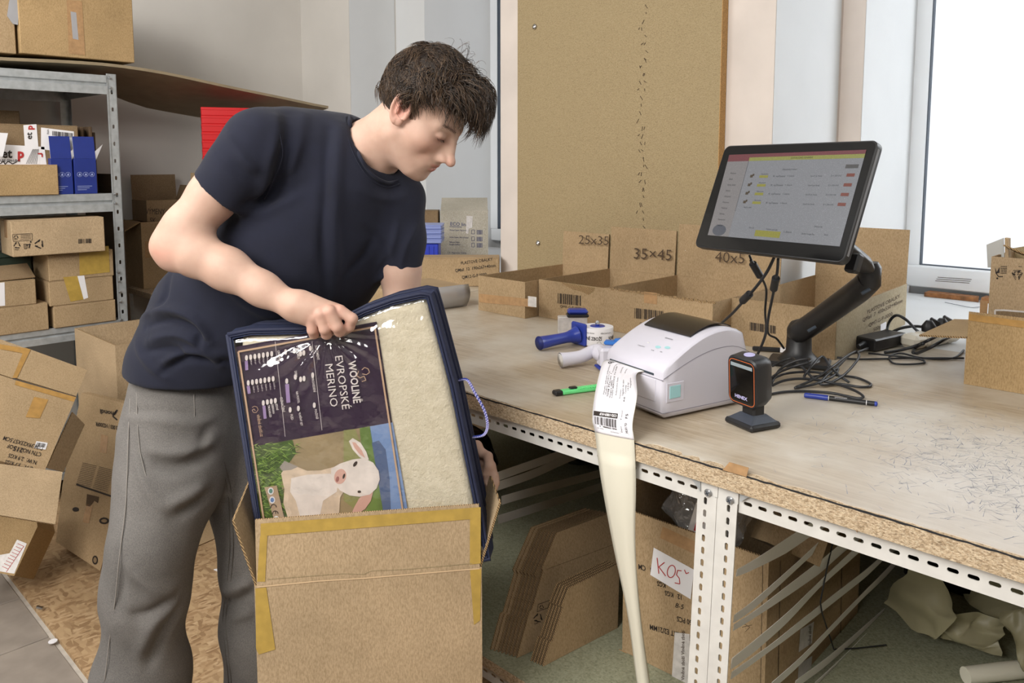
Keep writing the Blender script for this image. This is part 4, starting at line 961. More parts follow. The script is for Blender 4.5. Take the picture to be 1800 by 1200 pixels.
# third dispenser standing behind the printer
p = atz(1253, 592, BT); p = Vector((p.x + .01, p.y + .02, BT + .001)); r = thing('tape_dispenser', 'upright tape gun with blue hub and white roll behind the printer', 'tape gun', p)
b = MB(); b.lathe([(.02, 0), (.046, 0), (.046, .048), (.02, .048)], Matrix.Translation((p.x, p.y, BT + .001)), 32); obj('tape_roll', b, 'paper', r, True, angle=40)
b = MB()
for dx in (-.011, .011): b.lathe([(.0, .0), (.012, .0), (.012, .093), (.010, .096), (0, .09)], Matrix.Translation((p.x + dx * RT.x - .012, p.y + dx * RT.y - .012, BT + .001)), 18)
obj('hub_handle', b, 'blue', r, True, angle=40)

# ================================================================ UTILITY KNIFE
A = atz(973, 691, BT + .006); B = atz(1050, 681, BT + .006); d = (B - A).normalized(); sd = Vector((-d.y, d.x, 0))
r = thing('utility_knife', 'neon green snap-off utility knife near the worktop edge', 'knife', A)
mk_ = Matrix(((d.x, sd.x, 0, A.x), (d.y, sd.y, 0, A.y), (0, 0, 1, BT + .001), (0, 0, 0, 1)))
obj('body', MB().box(.018, .16, -.009, .009, 0, .010, mk_, 0, .003), 'green', r)
for k in range(17): obj('grip_ridge', MB().box(.055 + k * .0058, .0578 + k * .0058, -.0095, .0095, .009, .0112, mk_, 0, .0008), 'green', r)
obj('end_cap', MB().box(0, .020, -.0095, .0095, 0, .0108, mk_, 0, .003), 'black', r); obj('slider', MB().box(.038, .056, -.006, .006, .010, .0145, mk_, 0, .002), 'black', r)

# ================================================================ LABEL PRINTER
pc = atz(1165, 742, BT); pl2 = atz(1062, 700, BT); pr2 = atz(1335, 690, BT)
xd = (pc - pl2).normalized(); yd = Vector((-xd.y, xd.x, 0)); PWD = .183; o = pc - xd * PWD
PM = Matrix(((xd.x, yd.x, 0, o.x), (xd.y, yd.y, 0, o.y), (0, 0, 1, BT + .001), (0, 0, 0, 1)))
PD = .235
r = thing('label_printer', 'white thermal label printer with dark lid and label tongue on the worktop', 'printer', (o.x, o.y, BT))
def arch(y):  # roof height along depth
    t = y / PD; return .104 + .062 * math.sin(min(1, t * 1.45) * math.pi / 2) - .045 * max(0, t - .72) ** 2 * 8
prof = [(0, .012), (0, .094), (.004, .104)] + [(PD * k / 14, arch(PD * k / 14)) for k in range(1, 14)] + [(PD - .004, .11), (PD, .10), (PD, .012), (PD - .01, .004), (.01, .004)]
def slab_prof(prof, x0, x1, bev=.006):
    b = MB(); cy = sum(p[0] for p in prof) / len(prof); cz = sum(p[1] for p in prof) / len(prof); n = len(prof)
    def ring(x, k): return [PM @ Vector((x, cy + (y - cy) * k, cz + (z - cz) * k)) for y, z in prof]
    kk = 1 - bev / .08; V = ring(x0, kk) + ring(x0 + bev * .4, 1 - (1 - kk) * .3) + ring(x0 + bev, 1) + ring(x1 - bev, 1) + ring(x1 - bev * .4, 1 - (1 - kk) * .3) + ring(x1, kk)
    F_ = [tuple(range(n - 1, -1, -1)), tuple(range(5 * n, 6 * n))] + [(j * n + i, j * n + (i + 1) % n, (j + 1) * n + (i + 1) % n, (j + 1) * n + i) for j in range(5) for i in range(n)]
    return b.add(V, F_)
bo = obj('housing', slab_prof(prof, 0, PWD, .008), 'white_pl', r, True, angle=35)
qf = Plane(PM @ Vector((0, 0, 0)), PM @ Vector((1, 0, 0)), PM @ Vector((0, 0, 1))); qs = Plane(PM @ Vector((PWD, 0, 0)), PM @ Vector((PWD, 1, 0)), PM @ Vector((PWD, 0, 1)))
b = MB(); b.box(.018, PWD - .028, -.0012, .004, .0855, .0895, PM); sub('paper_slot', b, 'seal', bo)
b = MB(); b.box(.002, PWD - .002, -.0006, .001, .080, .0812, PM); b.box(-.0, PWD + .0006, -.0008, .0, .0155, .0165, PM); b.box(PWD - .001, PWD + .0006, 0, PD, .0155, .0165, PM)
ys_ = [PD * k / 14 for k in range(15)]; 
for a, c in zip(ys_[:-1], ys_[1:]):
    za, zc_ = .083 + (arch(a) - .104) * .72, .083 + (arch(c) - .104) * .72
    b.prism([PM @ Vector((PWD - .0005, a, za)), PM @ Vector((PWD - .0005, c, zc_)), PM @ Vector((PWD - .0005, c, zc_ + .0012)), PM @ Vector((PWD - .0005, a, za + .0012))], xd * .001)
sub('panel_gap', b, simple('grey_gap', '8d8a96', .6), bo)
# lower front recess
b = MB(); b.box(.022, PWD - .022, -.0016, .001, .034, .078, PM, 0, .0008); sub('front_plate', b, 'white_pl', bo)
# dark lid
b = MB(); yy = [.085 + (.205 - .085) * k / 10 for k in range(11)]
b.shell(lambda u, v: PM @ Vector((.022 + (PWD - .044) * u, .088 + .112 * v, arch(.088 + .112 * v) + .0015 + .004 * math.sin(v * math.pi))), 6, 10, .002)
obj('smoked_lid', b, simple('smoked_dark_plastic', '1e1a1a', .18, bump=.05, bs=400), r, True, angle=40)
b = MB()
for x, y, a, c_ in ((.118, .042, .0075, .0035), (.140, .047, .0075, .0035)):
    b.add([PM @ Vector((x + a * math.cos(t), y + c_ * math.sin(t), arch(y + c_ * math.sin(t)) + .0008)) for t in [2 * math.pi * k / 16 for k in range(16)]], [tuple(range(16))])
obj('button', b, 'teal_lit', r)
b = MB()
for s, x, y, sz in (('GAINSCHA', .108, .068, .0045), ('POWER STATUS', .066, .032, .003), ('PAUSE', .110, .030, .003), ('FEED', .134, .032, .003)):
    V, F_ = text_geo(s, .01); b.add([PM @ Vector((x + px * sz, y + py * sz, arch(y + py * sz) + .0009)) for px, py in V], F_)
obj('printed_lettering', b, simple('grey_print', '6a6a72', .6), r)
lt = MB(); lt.lathe([(0, 0), (.0028, 0), (.0022, .0012), (0, .0016)], PM @ Matrix.Translation((.084, .046, arch(.046))), 10); obj('status_light', lt, 'paper', r)
b = MB(); b.box(PWD - .0005, PWD + .0012, .008, .052, .036, .074, PM, 0, .0006); la = obj('latch_recess', b, 'white_pl', r)
b = MB(); b.box(PWD + .0010, PWD + .0022, .015, .043, .043, .068, PM, 0, .0008); sub('latch', b, 'teal_lit', la)
b = MB(); b.lathe([(0, 0), (.013, 0), (.012, .003), (0, .004)], PM @ Matrix.Translation((PWD - .006, .20, .125)) @ Matrix.Rotation(math.pi / 2, 4, 'Y'), 16); obj('roll_knob', b, 'white_pl', r)
# label strip coming out, bending over the edge and hanging down
p0 = PM @ Vector((.022, -.0012, .0875)); p1 = PM @ Vector((.128, -.0012, .0875))
Lp = [[atz(1072, 646, 0)] ]
L_l = [p0, p0 + Vector((0, 0, -.004)) - yd * .022, atd(1046, 690, 1.52), atd(1041, 735, 1.475), atd(1046, 762, 1.462), atd(1056, 840, 1.45), atd(1078, 960, 1.45), atd(1103, 1080, 1.45), atd(1122, 1215, 1.45), atd(1146, 1340, 1.45)]
L_r = [p1, p1 + Vector((0, 0, -.004)) - yd * .020, atd(1120, 695, 1.43), atd(1112, 745, 1.40), atd(1115, 776, 1.395), atd(1118, 850, 1.40), atd(1117, 960, 1.415), atd(1126, 1080, 1.43), atd(1145, 1215, 1.44), atd(1166, 1340, 1.44)]
Sl, Sr = spline(L_l, 8), spline(L_r, 8)
def strip(u, v):
    t = v * (len(Sl) - 1); i = min(int(t), len(Sl) - 2); k = t - i; a = Sl[i].lerp(Sl[i + 1], k); c = Sr[i].lerp(Sr[i + 1], k)
    p = a.lerp(c, u); return p - Vector((FW.x, FW.y, 0)) * (.010 * math.sin(u * math.pi) * min(1, v * 3)) * (1 if v > .5 else .3)
st = thing('label_strip', 'printed shipping label on cream backing paper hanging from the printer', 'label', Sl[-1])
b = MB(); b.shell(strip, 8, 80, -.0003); obj('backing_paper', b, 'backing', st, True)
vl = 31.5 / 72
b = MB(); b.shell(lambda u, v: strip(.01 + .98 * u, .015 + (vl - .015) * v) + Vector((-FW.x, -FW.y, .25)) * .0006, 8, 40, -.0002); lb = obj('label_face', b, simple('white_label_paper', 'eceaf0', .4), st, True)
def smap(u, v): return strip(.01 + .98 * u, .015 + (vl - .015) * v) + Vector((-FW.x, -FW.y, .45)) * .0018
b = MB()
def lw(s, u, v, sz, bold=0, xs=1.0):  # vertical lettering running up the strip; u across, v along (fractions)
    V, F_ = text_geo(s, bold); b.add([smap(u - y * sz, v - x * sz * .62 * xs) for x, y in V], F_)
lw('GLS.', .10 + .10, .20, .13, .04); 
for k, (u, v, s, sz) in enumerate(((.22, .50, 'Feladó: adresa odesílatele', .045), (.27, .50, 'Vlněné zboží s.r.o.', .045), (.33, .52, '7098 Přerov 1', .06), (.38, .53, 'Hungary 2800', .045), (.43, .53, 'CASH SERVICE Tel 06309', .05), (.52, .50, 'Referenční číslo', .04), (.62, .53, 'Príjemce', .04), (.68, .50, 'Ügyfél 36 501', .045), (.74, .48, 'Csomag', .04), (.80, .45, '14.5 kg', .045), (.86, .42, 'Megjegyzés', .04), (.36, .30, 'Címzett telefon: +3620', .045), (.58, .28, 'Dátum 2024', .04), (.70, .27, 'Hmotnost', .04))):
    lw(s, u, v, sz)
stroke(b, smap, [(.15, .45), (.34, .22)], .004) if False else None
b.grid(lambda u, v: smap(.02 + .6 * u, .665 + .05 * v), 12, 4)
for k_ in range(5): barcode(b, smap, (.05, .725 + .025 * k_), (.55, 0), (0, .0255), 26, 5)
V, F_ = text_geo('9045 5990886   4', .03); b.add([smap(.60 - x * .062, .865 + y * .045) for x, y in V], F_)
V, F_ = text_geo('HU0170   F5', .01); b.add([smap(.87 - y * .09, .93 - x * .052) for x, y in V], F_)
V, F_ = text_geo('Depot     Tour     66', 0); b.add([smap(.73 - y * .05, .93 - x * .05) for x, y in V], F_)
for u in (.66, .88): b.add([smap(u, .56), smap(u + .004, .56), smap(u + .004, .95), smap(u, .95)], [(0, 1, 2, 3)])
V, F_ = text_geo('Feladva: 2024', 0); b.add([smap(.24 - x * .03, .925 + y * .02) for x, y in V], F_)
V, F_ = text_geo('Powered by GLS', 0); b.add([smap(.62 - x * .03, .945 + y * .02) for x, y in V], F_)
sub('printed_lettering', b, 'ink', lb)
b = MB(); V, F_ = text_geo('COD-10B59-HUF', .03); b.add([smap(.60 - x * .058, .676 + y * .036) + Vector((-FW.x, -FW.y, 0)) * .0005 for x, y in V], F_); sub('reversed_lettering', b, 'paper', lb)

# ================================================================ BARCODE SCANNER
A = atz(1272, 742, BT); Bc = atz(1320, 763, BT); Cc = atz(1373, 748, BT)
xd2 = (Bc - A); ex = xd2.normalized(); ey = Vector((-ex.y, ex.x, 0)); so = A + ex * .0
SM = Matrix(((ex.x, ey.x, 0, so.x), (ex.y, ey.y, 0, so.y), (0, 0, 1, BT + .001), (0, 0, 0, 1)))
w_ = xd2.length; d_ = (Cc - Bc).dot(ey); d_ = .075
r = thing('barcode_scanner', 'black desktop barcode scanner with orange rim on a flared foot', 'scanner', so)
b = MB(); b.box(0, w_, 0, d_, 0, .012, SM, 0, .004); obj('foot', b, 'black', r)
b = MB()
def ring4(x0, x1, y0, y1, z): return [SM @ Vector(v) for v in ((x0, y0, z), (x1, y0, z), (x1, y1, z), (x0, y1, z))]
c0 = ring4(.006, w_ - .006, .006, d_ - .006, .012); c1 = ring4(w_ * .27, w_ * .73, .022, d_ - .02, .024)
b.add(c0 + c1, [(0, 1, 5, 4), (1, 2, 6, 5), (2, 3, 7, 6), (3, 0, 4, 7), (4, 5, 6, 7), (3, 2, 1, 0)]); obj('foot_slope', b, simple('greyish_black_plastic', '3c414b', .35), r)
obj('neck', MB().box(w_ * .27, w_ * .73, .024, d_ - .022, .020, .046, SM, 0, .004), 'black', r)
# head: rounded slab facing the viewer, leaning back slightly
qa, qb_, qc = atd(1268, 632, 1.50), atd(1316, 648, 1.445), atd(1281, 706, 1.495)
hx = (qb_ - qa).normalized(); hz = (qa - qc); hz = (hz - hx * hz.dot(hx)).normalized(); hy = hz.cross(hx)
HM = Matrix(((hx.x, hy.x, hz.x, 0), (hx.y, hy.y, hz.y, 0), (hx.z, hy.z, hz.z, 0), (0, 0, 0, 1)))
ctr = atd(1304, 672, 1.475); HM.translation = ctr
def rrect(w, h, r, n=6): 
    out = []
    for cx, cy, a0 in ((w / 2 - r, h / 2 - r, 0), (-w / 2 + r, h / 2 - r, 90), (-w / 2 + r, -h / 2 + r, 180), (w / 2 - r, -h / 2 + r, 270)):
        for k in range(n + 1): a = math.radians(a0 + 90 * k / n); out.append((cx + r * math.cos(a), cy + r * math.sin(a)))
    return out
hw, hh = .070, .098
rr_ = rrect(hw, hh, .016); nn = len(rr_)
def ringh(y, k): return [HM @ Vector((x * k, y, z * k)) for x, z in rr_]
b = MB(); rings = [ringh(0, .94), ringh(.003, 1), ringh(.030, 1.0), ringh(.046, .90), ringh(.050, .8)]
V = sum(rings, []); b.add(V, [tuple(range(nn)), tuple(range(5 * nn - 1, 4 * nn - 1, -1))] + [(j * nn + i, j * nn + (i + 1) % nn, (j + 1) * nn + (i + 1) % nn, (j + 1) * nn + i) for j in range(4) for i in range(nn)])
hd = obj('head', b, 'black', r, True, angle=35)
b = MB(); o_ = rrect(.060, .086, .010); i_ = rrect(.0578, .0838, .009)
b.add([HM @ Vector((x, -.0006, z)) for x, z in o_] + [HM @ Vector((x, -.0006, z)) for x, z in i_], [(k, (k + 1) % nn, nn + (k + 1) % nn, nn + k) for k in range(nn)]); sub('orange_rim', b, 'orange', hd)
b = MB(); b.add([HM @ Vector((x, -.0008, z)) for x, z in rrect(.054, .076, .004)], [tuple(range(nn))]); sub('scan_window', b, 'black_gloss', hd)
b = MB(); b.add([HM @ Vector(v) for v in ((-.0255, -.0011, .036), (.0255, -.0011, .036), (.0255, -.0011, .029), (-.0255, -.0011, .029))], [(0, 1, 2, 3)]); sub('window_strip', b, simple('grey_sensor_glass', '8f9aa0', .15), hd)
b = MB(); V, F_ = text_geo('HENEX', .03); b.add([HM @ Vector((-.0165 + x * .0092, -.0013, -.033 + y * .0092)) for x, y in V], F_); sub('printed_lettering', b, 'lilac', hd)
b = MB(); b.lathe([(0, 0), (.0105, 0), (.0105, .001), (0, .0013)], HM @ Matrix.Translation((0, .022, hh / 2)) , 20); sub('top_sensor', b, 'lilac', hd)

# ================================================================ PEN
A = atz(1413, 694, BT + .006); B = atz(1543, 710, BT + .006); d = (B - A); Ln = d.length; d.normalize()
r = thing('marker_pen', 'black permanent marker with blue cap lying on the worktop', 'pen', A)
mp_ = Matrix.Translation(A) @ d.to_track_quat('Z', 'Y').to_matrix().to_4x4()
b = MB(); b.lathe([(0, 0), (.0045, .001), (.0057, .004), (.0058, .048), (0, .048)], mp_, 16); cp = obj('cap', b, 'blue', r, True, angle=40)
b = MB(); b.box(-.0015, .0015, .0055, .0078, .006, .040, mp_ @ Matrix.Rotation(-1.6, 4, 'Z'), 0, .0006); sub('clip', b, 'blue', cp)
b = MB(); b.lathe([(0, .048), (.0052, .048), (.0052, Ln - .006), (0, Ln - .006)], mp_, 16); obj('barrel', b, 'black', r, True, angle=40)
for z in (.049, Ln - .022): b = MB(); b.lathe([(.0048, z), (.0054, z), (.0054, z + .0012), (.0048, z + .0012)], mp_, 16); obj('white_ring', b, 'paper', r)
b = MB(); b.lathe([(0, Ln - .006), (.0052, Ln - .006), (.0048, Ln - .001), (0, Ln)], mp_, 16); obj('end_plug', b, 'blue', r, True)
b = MB(); 
pen = Plane(A, B, A + Vector((0, 0, 1)))
V, F_ = text_geo('permanent', .02); b.add([A + d * (.06 + x * .0055) + (Vector((0, 0, 1)) * .75 - Vector((FW.x, FW.y, 0)) * .66) * .0054 + (Vector((0, 0, 1)) * .66 + Vector((FW.x, FW.y, 0)) * .75) * (y * .0045 - .001) for x, y in V], F_); obj('printed_lettering', b, 'paper', r)
# extension table carrying the things left of the row
r = thing('extension_table', 'pale side table joined to the far left end of the worktop', 'table', (-2.8, 2.0, 0))
obj('table_top', MB().box(-3.30, -2.275, 1.68, 2.315, BT - .03, BT), 'laminate', r)
for x, y in ((-3.27, 1.72), (-2.32, 1.72), (-3.27, 2.27), (-2.32, 2.27)): obj('leg', MB().box(x - .018, x + .018, y - .018, y + .018, .008, BT - .03), 'white_metal', r)

# ================================================================ MONITOR ON ITS ARM
mTL, mTR, mBL = atd(1275, 256, 1.78), atd(1545, 246, 1.46), atd(1228, 434, 1.72)
mx_ = (mTR - mTL); MWd = mx_.length; mx_.normalize(); mz_ = (mTL - mBL); mz_ = (mz_ - mx_ * mz_.dot(mx_)); MHt = mz_.length; mz_.normalize(); my_ = mz_.cross(mx_)
mc = mTL + mx_ * MWd / 2 - mz_ * MHt / 2
MM = Matrix(((mx_.x, my_.x, mz_.x, mc.x), (mx_.y, my_.y, mz_.y, mc.y), (mx_.z, my_.z, mz_.z, mc.z), (0, 0, 0, 1)))
if (MM @ Vector((0, 1, 0)) - mc).dot(FW) < 0: MM = MM @ Matrix.Diagonal((1, -1, 1, 1))
r = thing('monitor', 'black touch monitor showing an order list, held over the worktop on an arm', 'monitor', mc)
W2, H2 = MWd / 2, MHt / 2
def rr(w, h, rad, n=5): return rrect(w, h, rad, n)
o_ = rr(MWd, MHt, .014); nn = len(o_)
b = MB(); V = []
for y, k in ((0.0, .992), (.0015, 1), (.016, 1.0), (.020, .985), (.034, .80), (.036, .6)): V += [MM @ Vector((x * k, y, z * k)) for x, z in o_]
b.add(V, [tuple(range(nn)), tuple(range(6 * nn - 1, 5 * nn - 1, -1))] + [(j * nn + i, j * nn + (i + 1) % nn, (j + 1) * nn + (i + 1) % nn, (j + 1) * nn + i) for j in range(5) for i in range(nn)])
obj('casing', b, 'black', r, True, angle=30)
b = MB(); V = [MM @ Vector((x, -.0006, z)) for x, z in rr(MWd - .006, MHt - .006, .011)]; b.add(V, [tuple(range(len(V)))]); obj('front_glass', b, simple('dusty_black_glass', '0d0d0e', .10, var=.1, vs=300), r)
b = MB(); b.add([MM @ Vector(v) for v in ((W2 + .0002, .004, -H2 + .015), (W2 + .0002, .010, -H2 + .015), (W2 + .0002, .010, H2 - .015), (W2 + .0002, .004, H2 - .015))], [(0, 1, 2, 3)]); obj('side_trim', b, simple('grey_side_trim', '8b8c8f', .3, .4), r)
pmn = Plane(MM @ Vector((0, -.0009, 0)), MM @ Vector((1, -.0009, 0)), MM @ Vector((0, -.0009, 1)))
def screenmat(name, c, e=.34):
    t = NT(name); n1 = t.ramp(t.noise(700, 2, .6), [(.35, (.92, .92, .92)), (.62, (1, 1, 1)), (.74, (1.25, 1.25, 1.25))])
    col_ = t.mix(1.0, c, n1, 'MULTIPLY'); t.set(Roughness=.16); t.b.inputs['Base Color'].default_value = (.012, .012, .014, 1)
    t.l(col_, t.b.inputs['Emission Color']); t.b.inputs['Emission Strength'].default_value = e * .62; t.b.inputs['Coat Weight'].default_value = .6; t.b.inputs['Coat Roughness'].default_value = .06; return t.m
SK_ = .55
SCR = dict(bg=screenmat('screen_grey', 'a9abb0', .62), red=screenmat('screen_red', 'a04850', .5), yel=screenmat('screen_yellow', 'b9ba58', .6), gr=screenmat('screen_grey_button', '706e6c', .45), btn=screenmat('screen_red_button', 'a04a36', .55), ink=screenmat('screen_text', '3c3e44', .25), yb=screenmat('screen_yellow_tag', 'b9b440', .6), side=screenmat('screen_sidebar', 'a8a3a2', .62), brn=screenmat('screen_icon', '6b5430', .4), blu=screenmat('screen_round_badge', '6c7280', .5))
S0, S1, S2, S3 = (1282, 272), (1523, 263), (1476, 433), (1244, 413)
def suv(u, v):
    a = (S0[0] + (S1[0] - S0[0]) * u, S0[1] + (S1[1] - S0[1]) * u); c = (S3[0] + (S2[0] - S3[0]) * u, S3[1] + (S2[1] - S3[1]) * u)
    return (a[0] + (c[0] - a[0]) * v, a[1] + (c[1] - a[1]) * v)
def smq(o): return lambda u, v: pmn(*suv(u, v), o)
scr = thing if False else None
b = MB(); poly(b, smq(.0002), [(0, 0), (1, 0), (1, 1), (0, 1)]); sc = obj('screen', b, SCR['bg'], r)
def srect(name, L, mat_, o):
    b = MB()
    for u0, v0, u1, v1 in L: poly(b, smq(o), [(u0, v0), (u1, v0), (u1, v1), (u0, v1)])
    return sub(name, b, mat_, sc)
srect('sidebar', [(0, .07, .155, 1)], SCR['side'], .0004)
srect('top_bar', [(0, 0, 1, .042)], SCR['red'], .0005); srect('brand_bar', [(0, .042, .155, .085)], SCR['red'], .0005)
srect('notice_bar', [(.155, .042, 1, .085)], SCR['yel'], .0005); srect('sidebar_line', [(.154, .085, .156, .69)], SCR['ink'], .0006)
srect('grey_button', [(.88, .15, .975, .19)], SCR['gr'], .0006)
rows = (.262, .365, .466, .57)
for k, v in enumerate(rows):
    srect('red_button', [(.905 - .002 * k, v - .018, .965 - .002 * k, v + .016)], SCR['btn'], .0006); srect('yellow_tag', [(.265, v - .004, .328, v + .026)], SCR['yb'], .0006)
    srect('lock_icon', [(.196, v - .01, .216, v + .022), (.212, v - .022, .224, v + .004)], SCR['brn'], .0006)
srect('yellow_notice', [(.345, .895, .535, .965)], SCR['yb'], .0006)
b = MB(); poly(b, smq(.0006), [(.075 + .05 * math.cos(a), .93 + .07 * math.sin(a) * (1 if math.sin(a) < 0 else .95)) for a in [2 * math.pi * k / 20 for k in range(20)]]); sub('round_badge', b, SCR['blu'], sc)
b = MB()
def st(s, u, v, h, w=.5):
    V, F_ = text_geo(s, 0); b.add([smq(.0008)(u + x * h * w, v - y * h) for x, y in V], F_)
for k, v in enumerate(rows):
    st('Objednávka', .272, v - .012, .022); st('K vyřízení', .365, v + .016, .028, .8); st('V. Zákazník', .47, v + .012, .022); st('Vytvořil: Jan Novák', .64, v + .014, .022); st('25. 4. 2024 10:42', .79, v + .012, .022)
for k, s in enumerate(('Přehled', 'Sklad', 'Výdej zboží', 'Balení', 'Zákazníci', 'Doprava', 'Tiskárny', 'Etikety', 'Nastavení', 'Odhlásit')): st(s, .045, .24 + .071 * k, .026)
st('Objednávky k balení', .42, .20, .026); st('Načíst další', .21, .645, .024); st('Celkem položek', .42, .885, .026); st('E. Zákazník', .555, .90, .026); st('Zasílání Google Play', .69, .905, .024); st('Detail', .86, .90, .024); st('Zobrazit vše', .77, .82, .024); st('DOPORUČENÉ OZNÁMENÍ', .46, .072, .026)
st('Doručit', .29, .88, .024)
sub('screen_lettering', b, SCR['ink'], sc)
# arm
r = thing('support_arm', 'black articulated monitor arm standing on the worktop amid cables', 'monitor arm', atz(1405, 640, BT))
bp = atz(1403, 640, BT); 
b = MB(); b.box(-.07, .075, -.05, .045, 0, .012, Matrix.Translation((bp.x, bp.y, BT + .001)) @ Matrix.Rotation(math.radians(20), 4, 'Z'), 0, .005); obj('base_plate', b, 'black', r)
b = MB(); b.lathe([(0, .012), (.052, .012), (.040, .024), (.031, .034), (.029, .075), (.0, .075)], Matrix.Translation((bp.x, bp.y, BT)), 28); obj('base_socket', b, 'black', r, True, angle=50)
jp = atd(1527, 498, 1.69)
def P3(px, py, d): return atd(px, py, d)
zt0 = Vector((bp.x, bp.y, BT + .07)); 
P_ = spline([zt0, zt0 + Vector((0, 0, .022)), P3(1404, 584, 1.94), P3(1432, 566, 1.90), P3(1478, 533, 1.80), P3(1512, 508, 1.72), P3(1528, 492, 1.69)], 5)
b = MB(); b.tube(P_, [.0255] * 8 + [.0265] * 5 + [.027] * (len(P_) - 18) + [.026] * 5, seg=16); obj('lower_arm', b, 'black', r, True, angle=50)
b = MB(); b.tube([P3(1527, 508, 1.69), P3(1528, 500, 1.69), P3(1529, 470, 1.685), P3(1528, 462, 1.685)], [.017, .0235, .0235, .018], seg=18); obj('elbow_joint', b, 'black', r, True, angle=50)
vm = MM @ Vector((.02, .075, -.015))
j2 = P3(1526, 474, 1.68); dd = (vm - j2)
b = MB(); b.tube([j2, j2 + dd * .15, j2 + dd * .8, vm], [.018, .032, .032, .02], seg=14, flat=.6); obj('upper_arm', b, simple('dark_grey_arm_cover', '2c2e31', .4), r, True, angle=50)
b = MB(); b.box(-.05, .05, .040, .048, -.05, .05, MM, 0, .004); obj('mount_plate', b, 'black', r)
b = MB(); b.tube([MM @ Vector((.02, .048, -.015)), MM @ Vector((.02, .08, -.015))], .022, seg=16); obj('tilt_hub', b, 'black', r, True, angle=50)
b = MB(); b.box(-.014, .014, -.008, .012, -.02, .02, Matrix.Translation(P3(1500, 462, 1.60)) @ MM.to_3x3().to_4x4(), 0, .004); obj('tilt_bracket', b, 'black', r)
for q in ((1427, 578, 1.88), (1522, 512, 1.68)):
    b = MB(); b.tube([P3(q[0] - 7, q[1] + 4, q[2] - .026), P3(q[0] + 7, q[1] - 4, q[2] - .026)], .004, seg=8); obj('cable_slot', b, 'seal', r)

# ================================================================ CABLES
def K(X, Y, z=BT + .0035): return atz(1340 + X / 3.53, 380 + Y / 3.53, z)
def cable(label, pts, rad=.0028, closed=False, mat='cable', name='cable'):
    P_ = spline([K(*p) if len(p) == 3 else K(p[0], p[1]) for p in pts], 7)
    b = MB(); b.tube(P_, rad, seg=8); return obj(name, b, mat, None, True, label=label, cat='cable', group='black cables tangled on the worktop')
z0 = BT + .004
cable('black cable running low from behind the scanner past the pen cap', [(45, 1105), (130, 1090, z0), (260, 1085, z0), (420, 1095, z0), (520, 1115, z0), (600, 1130, z0), (625, 1115, z0 + .004), (560, 1075, z0 + .006), (420, 1030, z0 + .006), (260, 1008, z0 + .012), (140, 1018, z0 + .01), (60, 1050, z0)], .003)
cable('black cable looping wide to the right in front of the arm base', [(60, 1010, z0), (150, 975, z0 + .006), (300, 965, z0 + .01), (450, 985, z0 + .008), (580, 1000, z0), (665, 1035, z0), (665, 1055, z0), (600, 1058, z0), (480, 1040, z0), (370, 1045, z0 + .004), (370, 1020, z0 + .008), (430, 960, z0 + .02), (470, 945, z0 + .02), (440, 990, z0 + .012), (330, 1040, z0 + .006), (200, 1065, z0)], .003)
cable('grey sheened cable arching up left of the arm base', [(55, 1040, z0), (110, 950, z0 + .02), (200, 900, z0 + .04), (285, 885, z0 + .05), (290, 905, z0 + .05), (200, 930, z0 + .04), (110, 965, z0 + .02), (60, 1000, z0 + .01)], .003)
cable('black cable crossing diagonally over the arm base plate', [(60, 930, z0 + .01), (180, 880, z0 + .03), (230, 920, z0 + .03), (300, 990, z0 + .015), (330, 1010, z0 + .01), (260, 1000, z0 + .008), (300, 940, z0 + .03), (370, 870, z0 + .045), (420, 930, z0 + .03), (480, 990, z0 + .01), (540, 1030, z0)], .003)
cable('black cable rising in a tall loop from the tangle to the power brick', [(210, 1060, z0), (330, 1005, z0 + .012), (440, 930, z0 + .03), (520, 870, z0 + .035), (580, 840, z0 + .03), (600, 870, z0 + .03), (560, 930, z0 + .02), (500, 990, z0 + .01), (430, 1030, z0 + .004)], .003)
cable('black cable from the power brick plug back into the tangle', [(655, 818, z0 + .01), (600, 840, z0 + .014), (540, 860, z0 + .012), (470, 930, z0 + .008), (400, 980, z0 + .004), (300, 1000, z0)], .0035)
cable('black cable lying along the foot of the open carton to the arm', [(1250, 880, z0), (1100, 880, z0), (900, 880, z0), (700, 885, z0), (560, 885, z0), (430, 870, z0), (330, 840, z0), (270, 832, z0)], .0026)
cable('thin black cable hooking forward below the power strip', [(1250, 830, z0), (1180, 880, z0), (1000, 880, z0), (860, 850, z0), (790, 870, z0), (810, 910, z0), (900, 918, z0), (1000, 910, z0), (990, 890, z0), (900, 875, z0 + .004), (780, 862, z0 + .006), (660, 850, z0)], .0026)
cable('thick grey cable arching against the printed carton side', [(770, 735, z0), (785, 660, z0 + .05), (830, 615, z0 + .075), (890, 640, z0 + .07), (950, 700, z0 + .03), (1000, 740, z0)], .004)
cable('thick black cable arching over from the brick to the power strip', [(780, 730, z0 + .01), (860, 695, z0 + .03), (950, 682, z0 + .04), (1030, 695, z0 + .035), (1060, 720, z0 + .03), (1060, 745, z0 + .03)], .004)
cable('black mains cable running from a plug across the power strip', [(1100, 735, z0 + .045), (1040, 765, z0 + .045), (960, 800, z0 + .02), (860, 830, z0 + .004), (760, 845, z0)], .004)
cable('black mains cable from the second plug looping below the power strip', [(1180, 740, z0 + .045), (1120, 770, z0 + .048), (1040, 815, z0 + .03), (960, 850, z0), (935, 845, z0), (950, 815, z0 + .006), (1000, 790, z0 + .035)], .004)
cable('black output cable leaving the power brick toward the strip', [(900, 745, z0 + .02), (950, 742, z0 + .015), (1010, 742, z0 + .01)], .0045)
cable('black cable just under the output cable of the brick', [(900, 775, z0 + .012), (940, 765, z0 + .01), (1000, 768, z0 + .006)], .004)
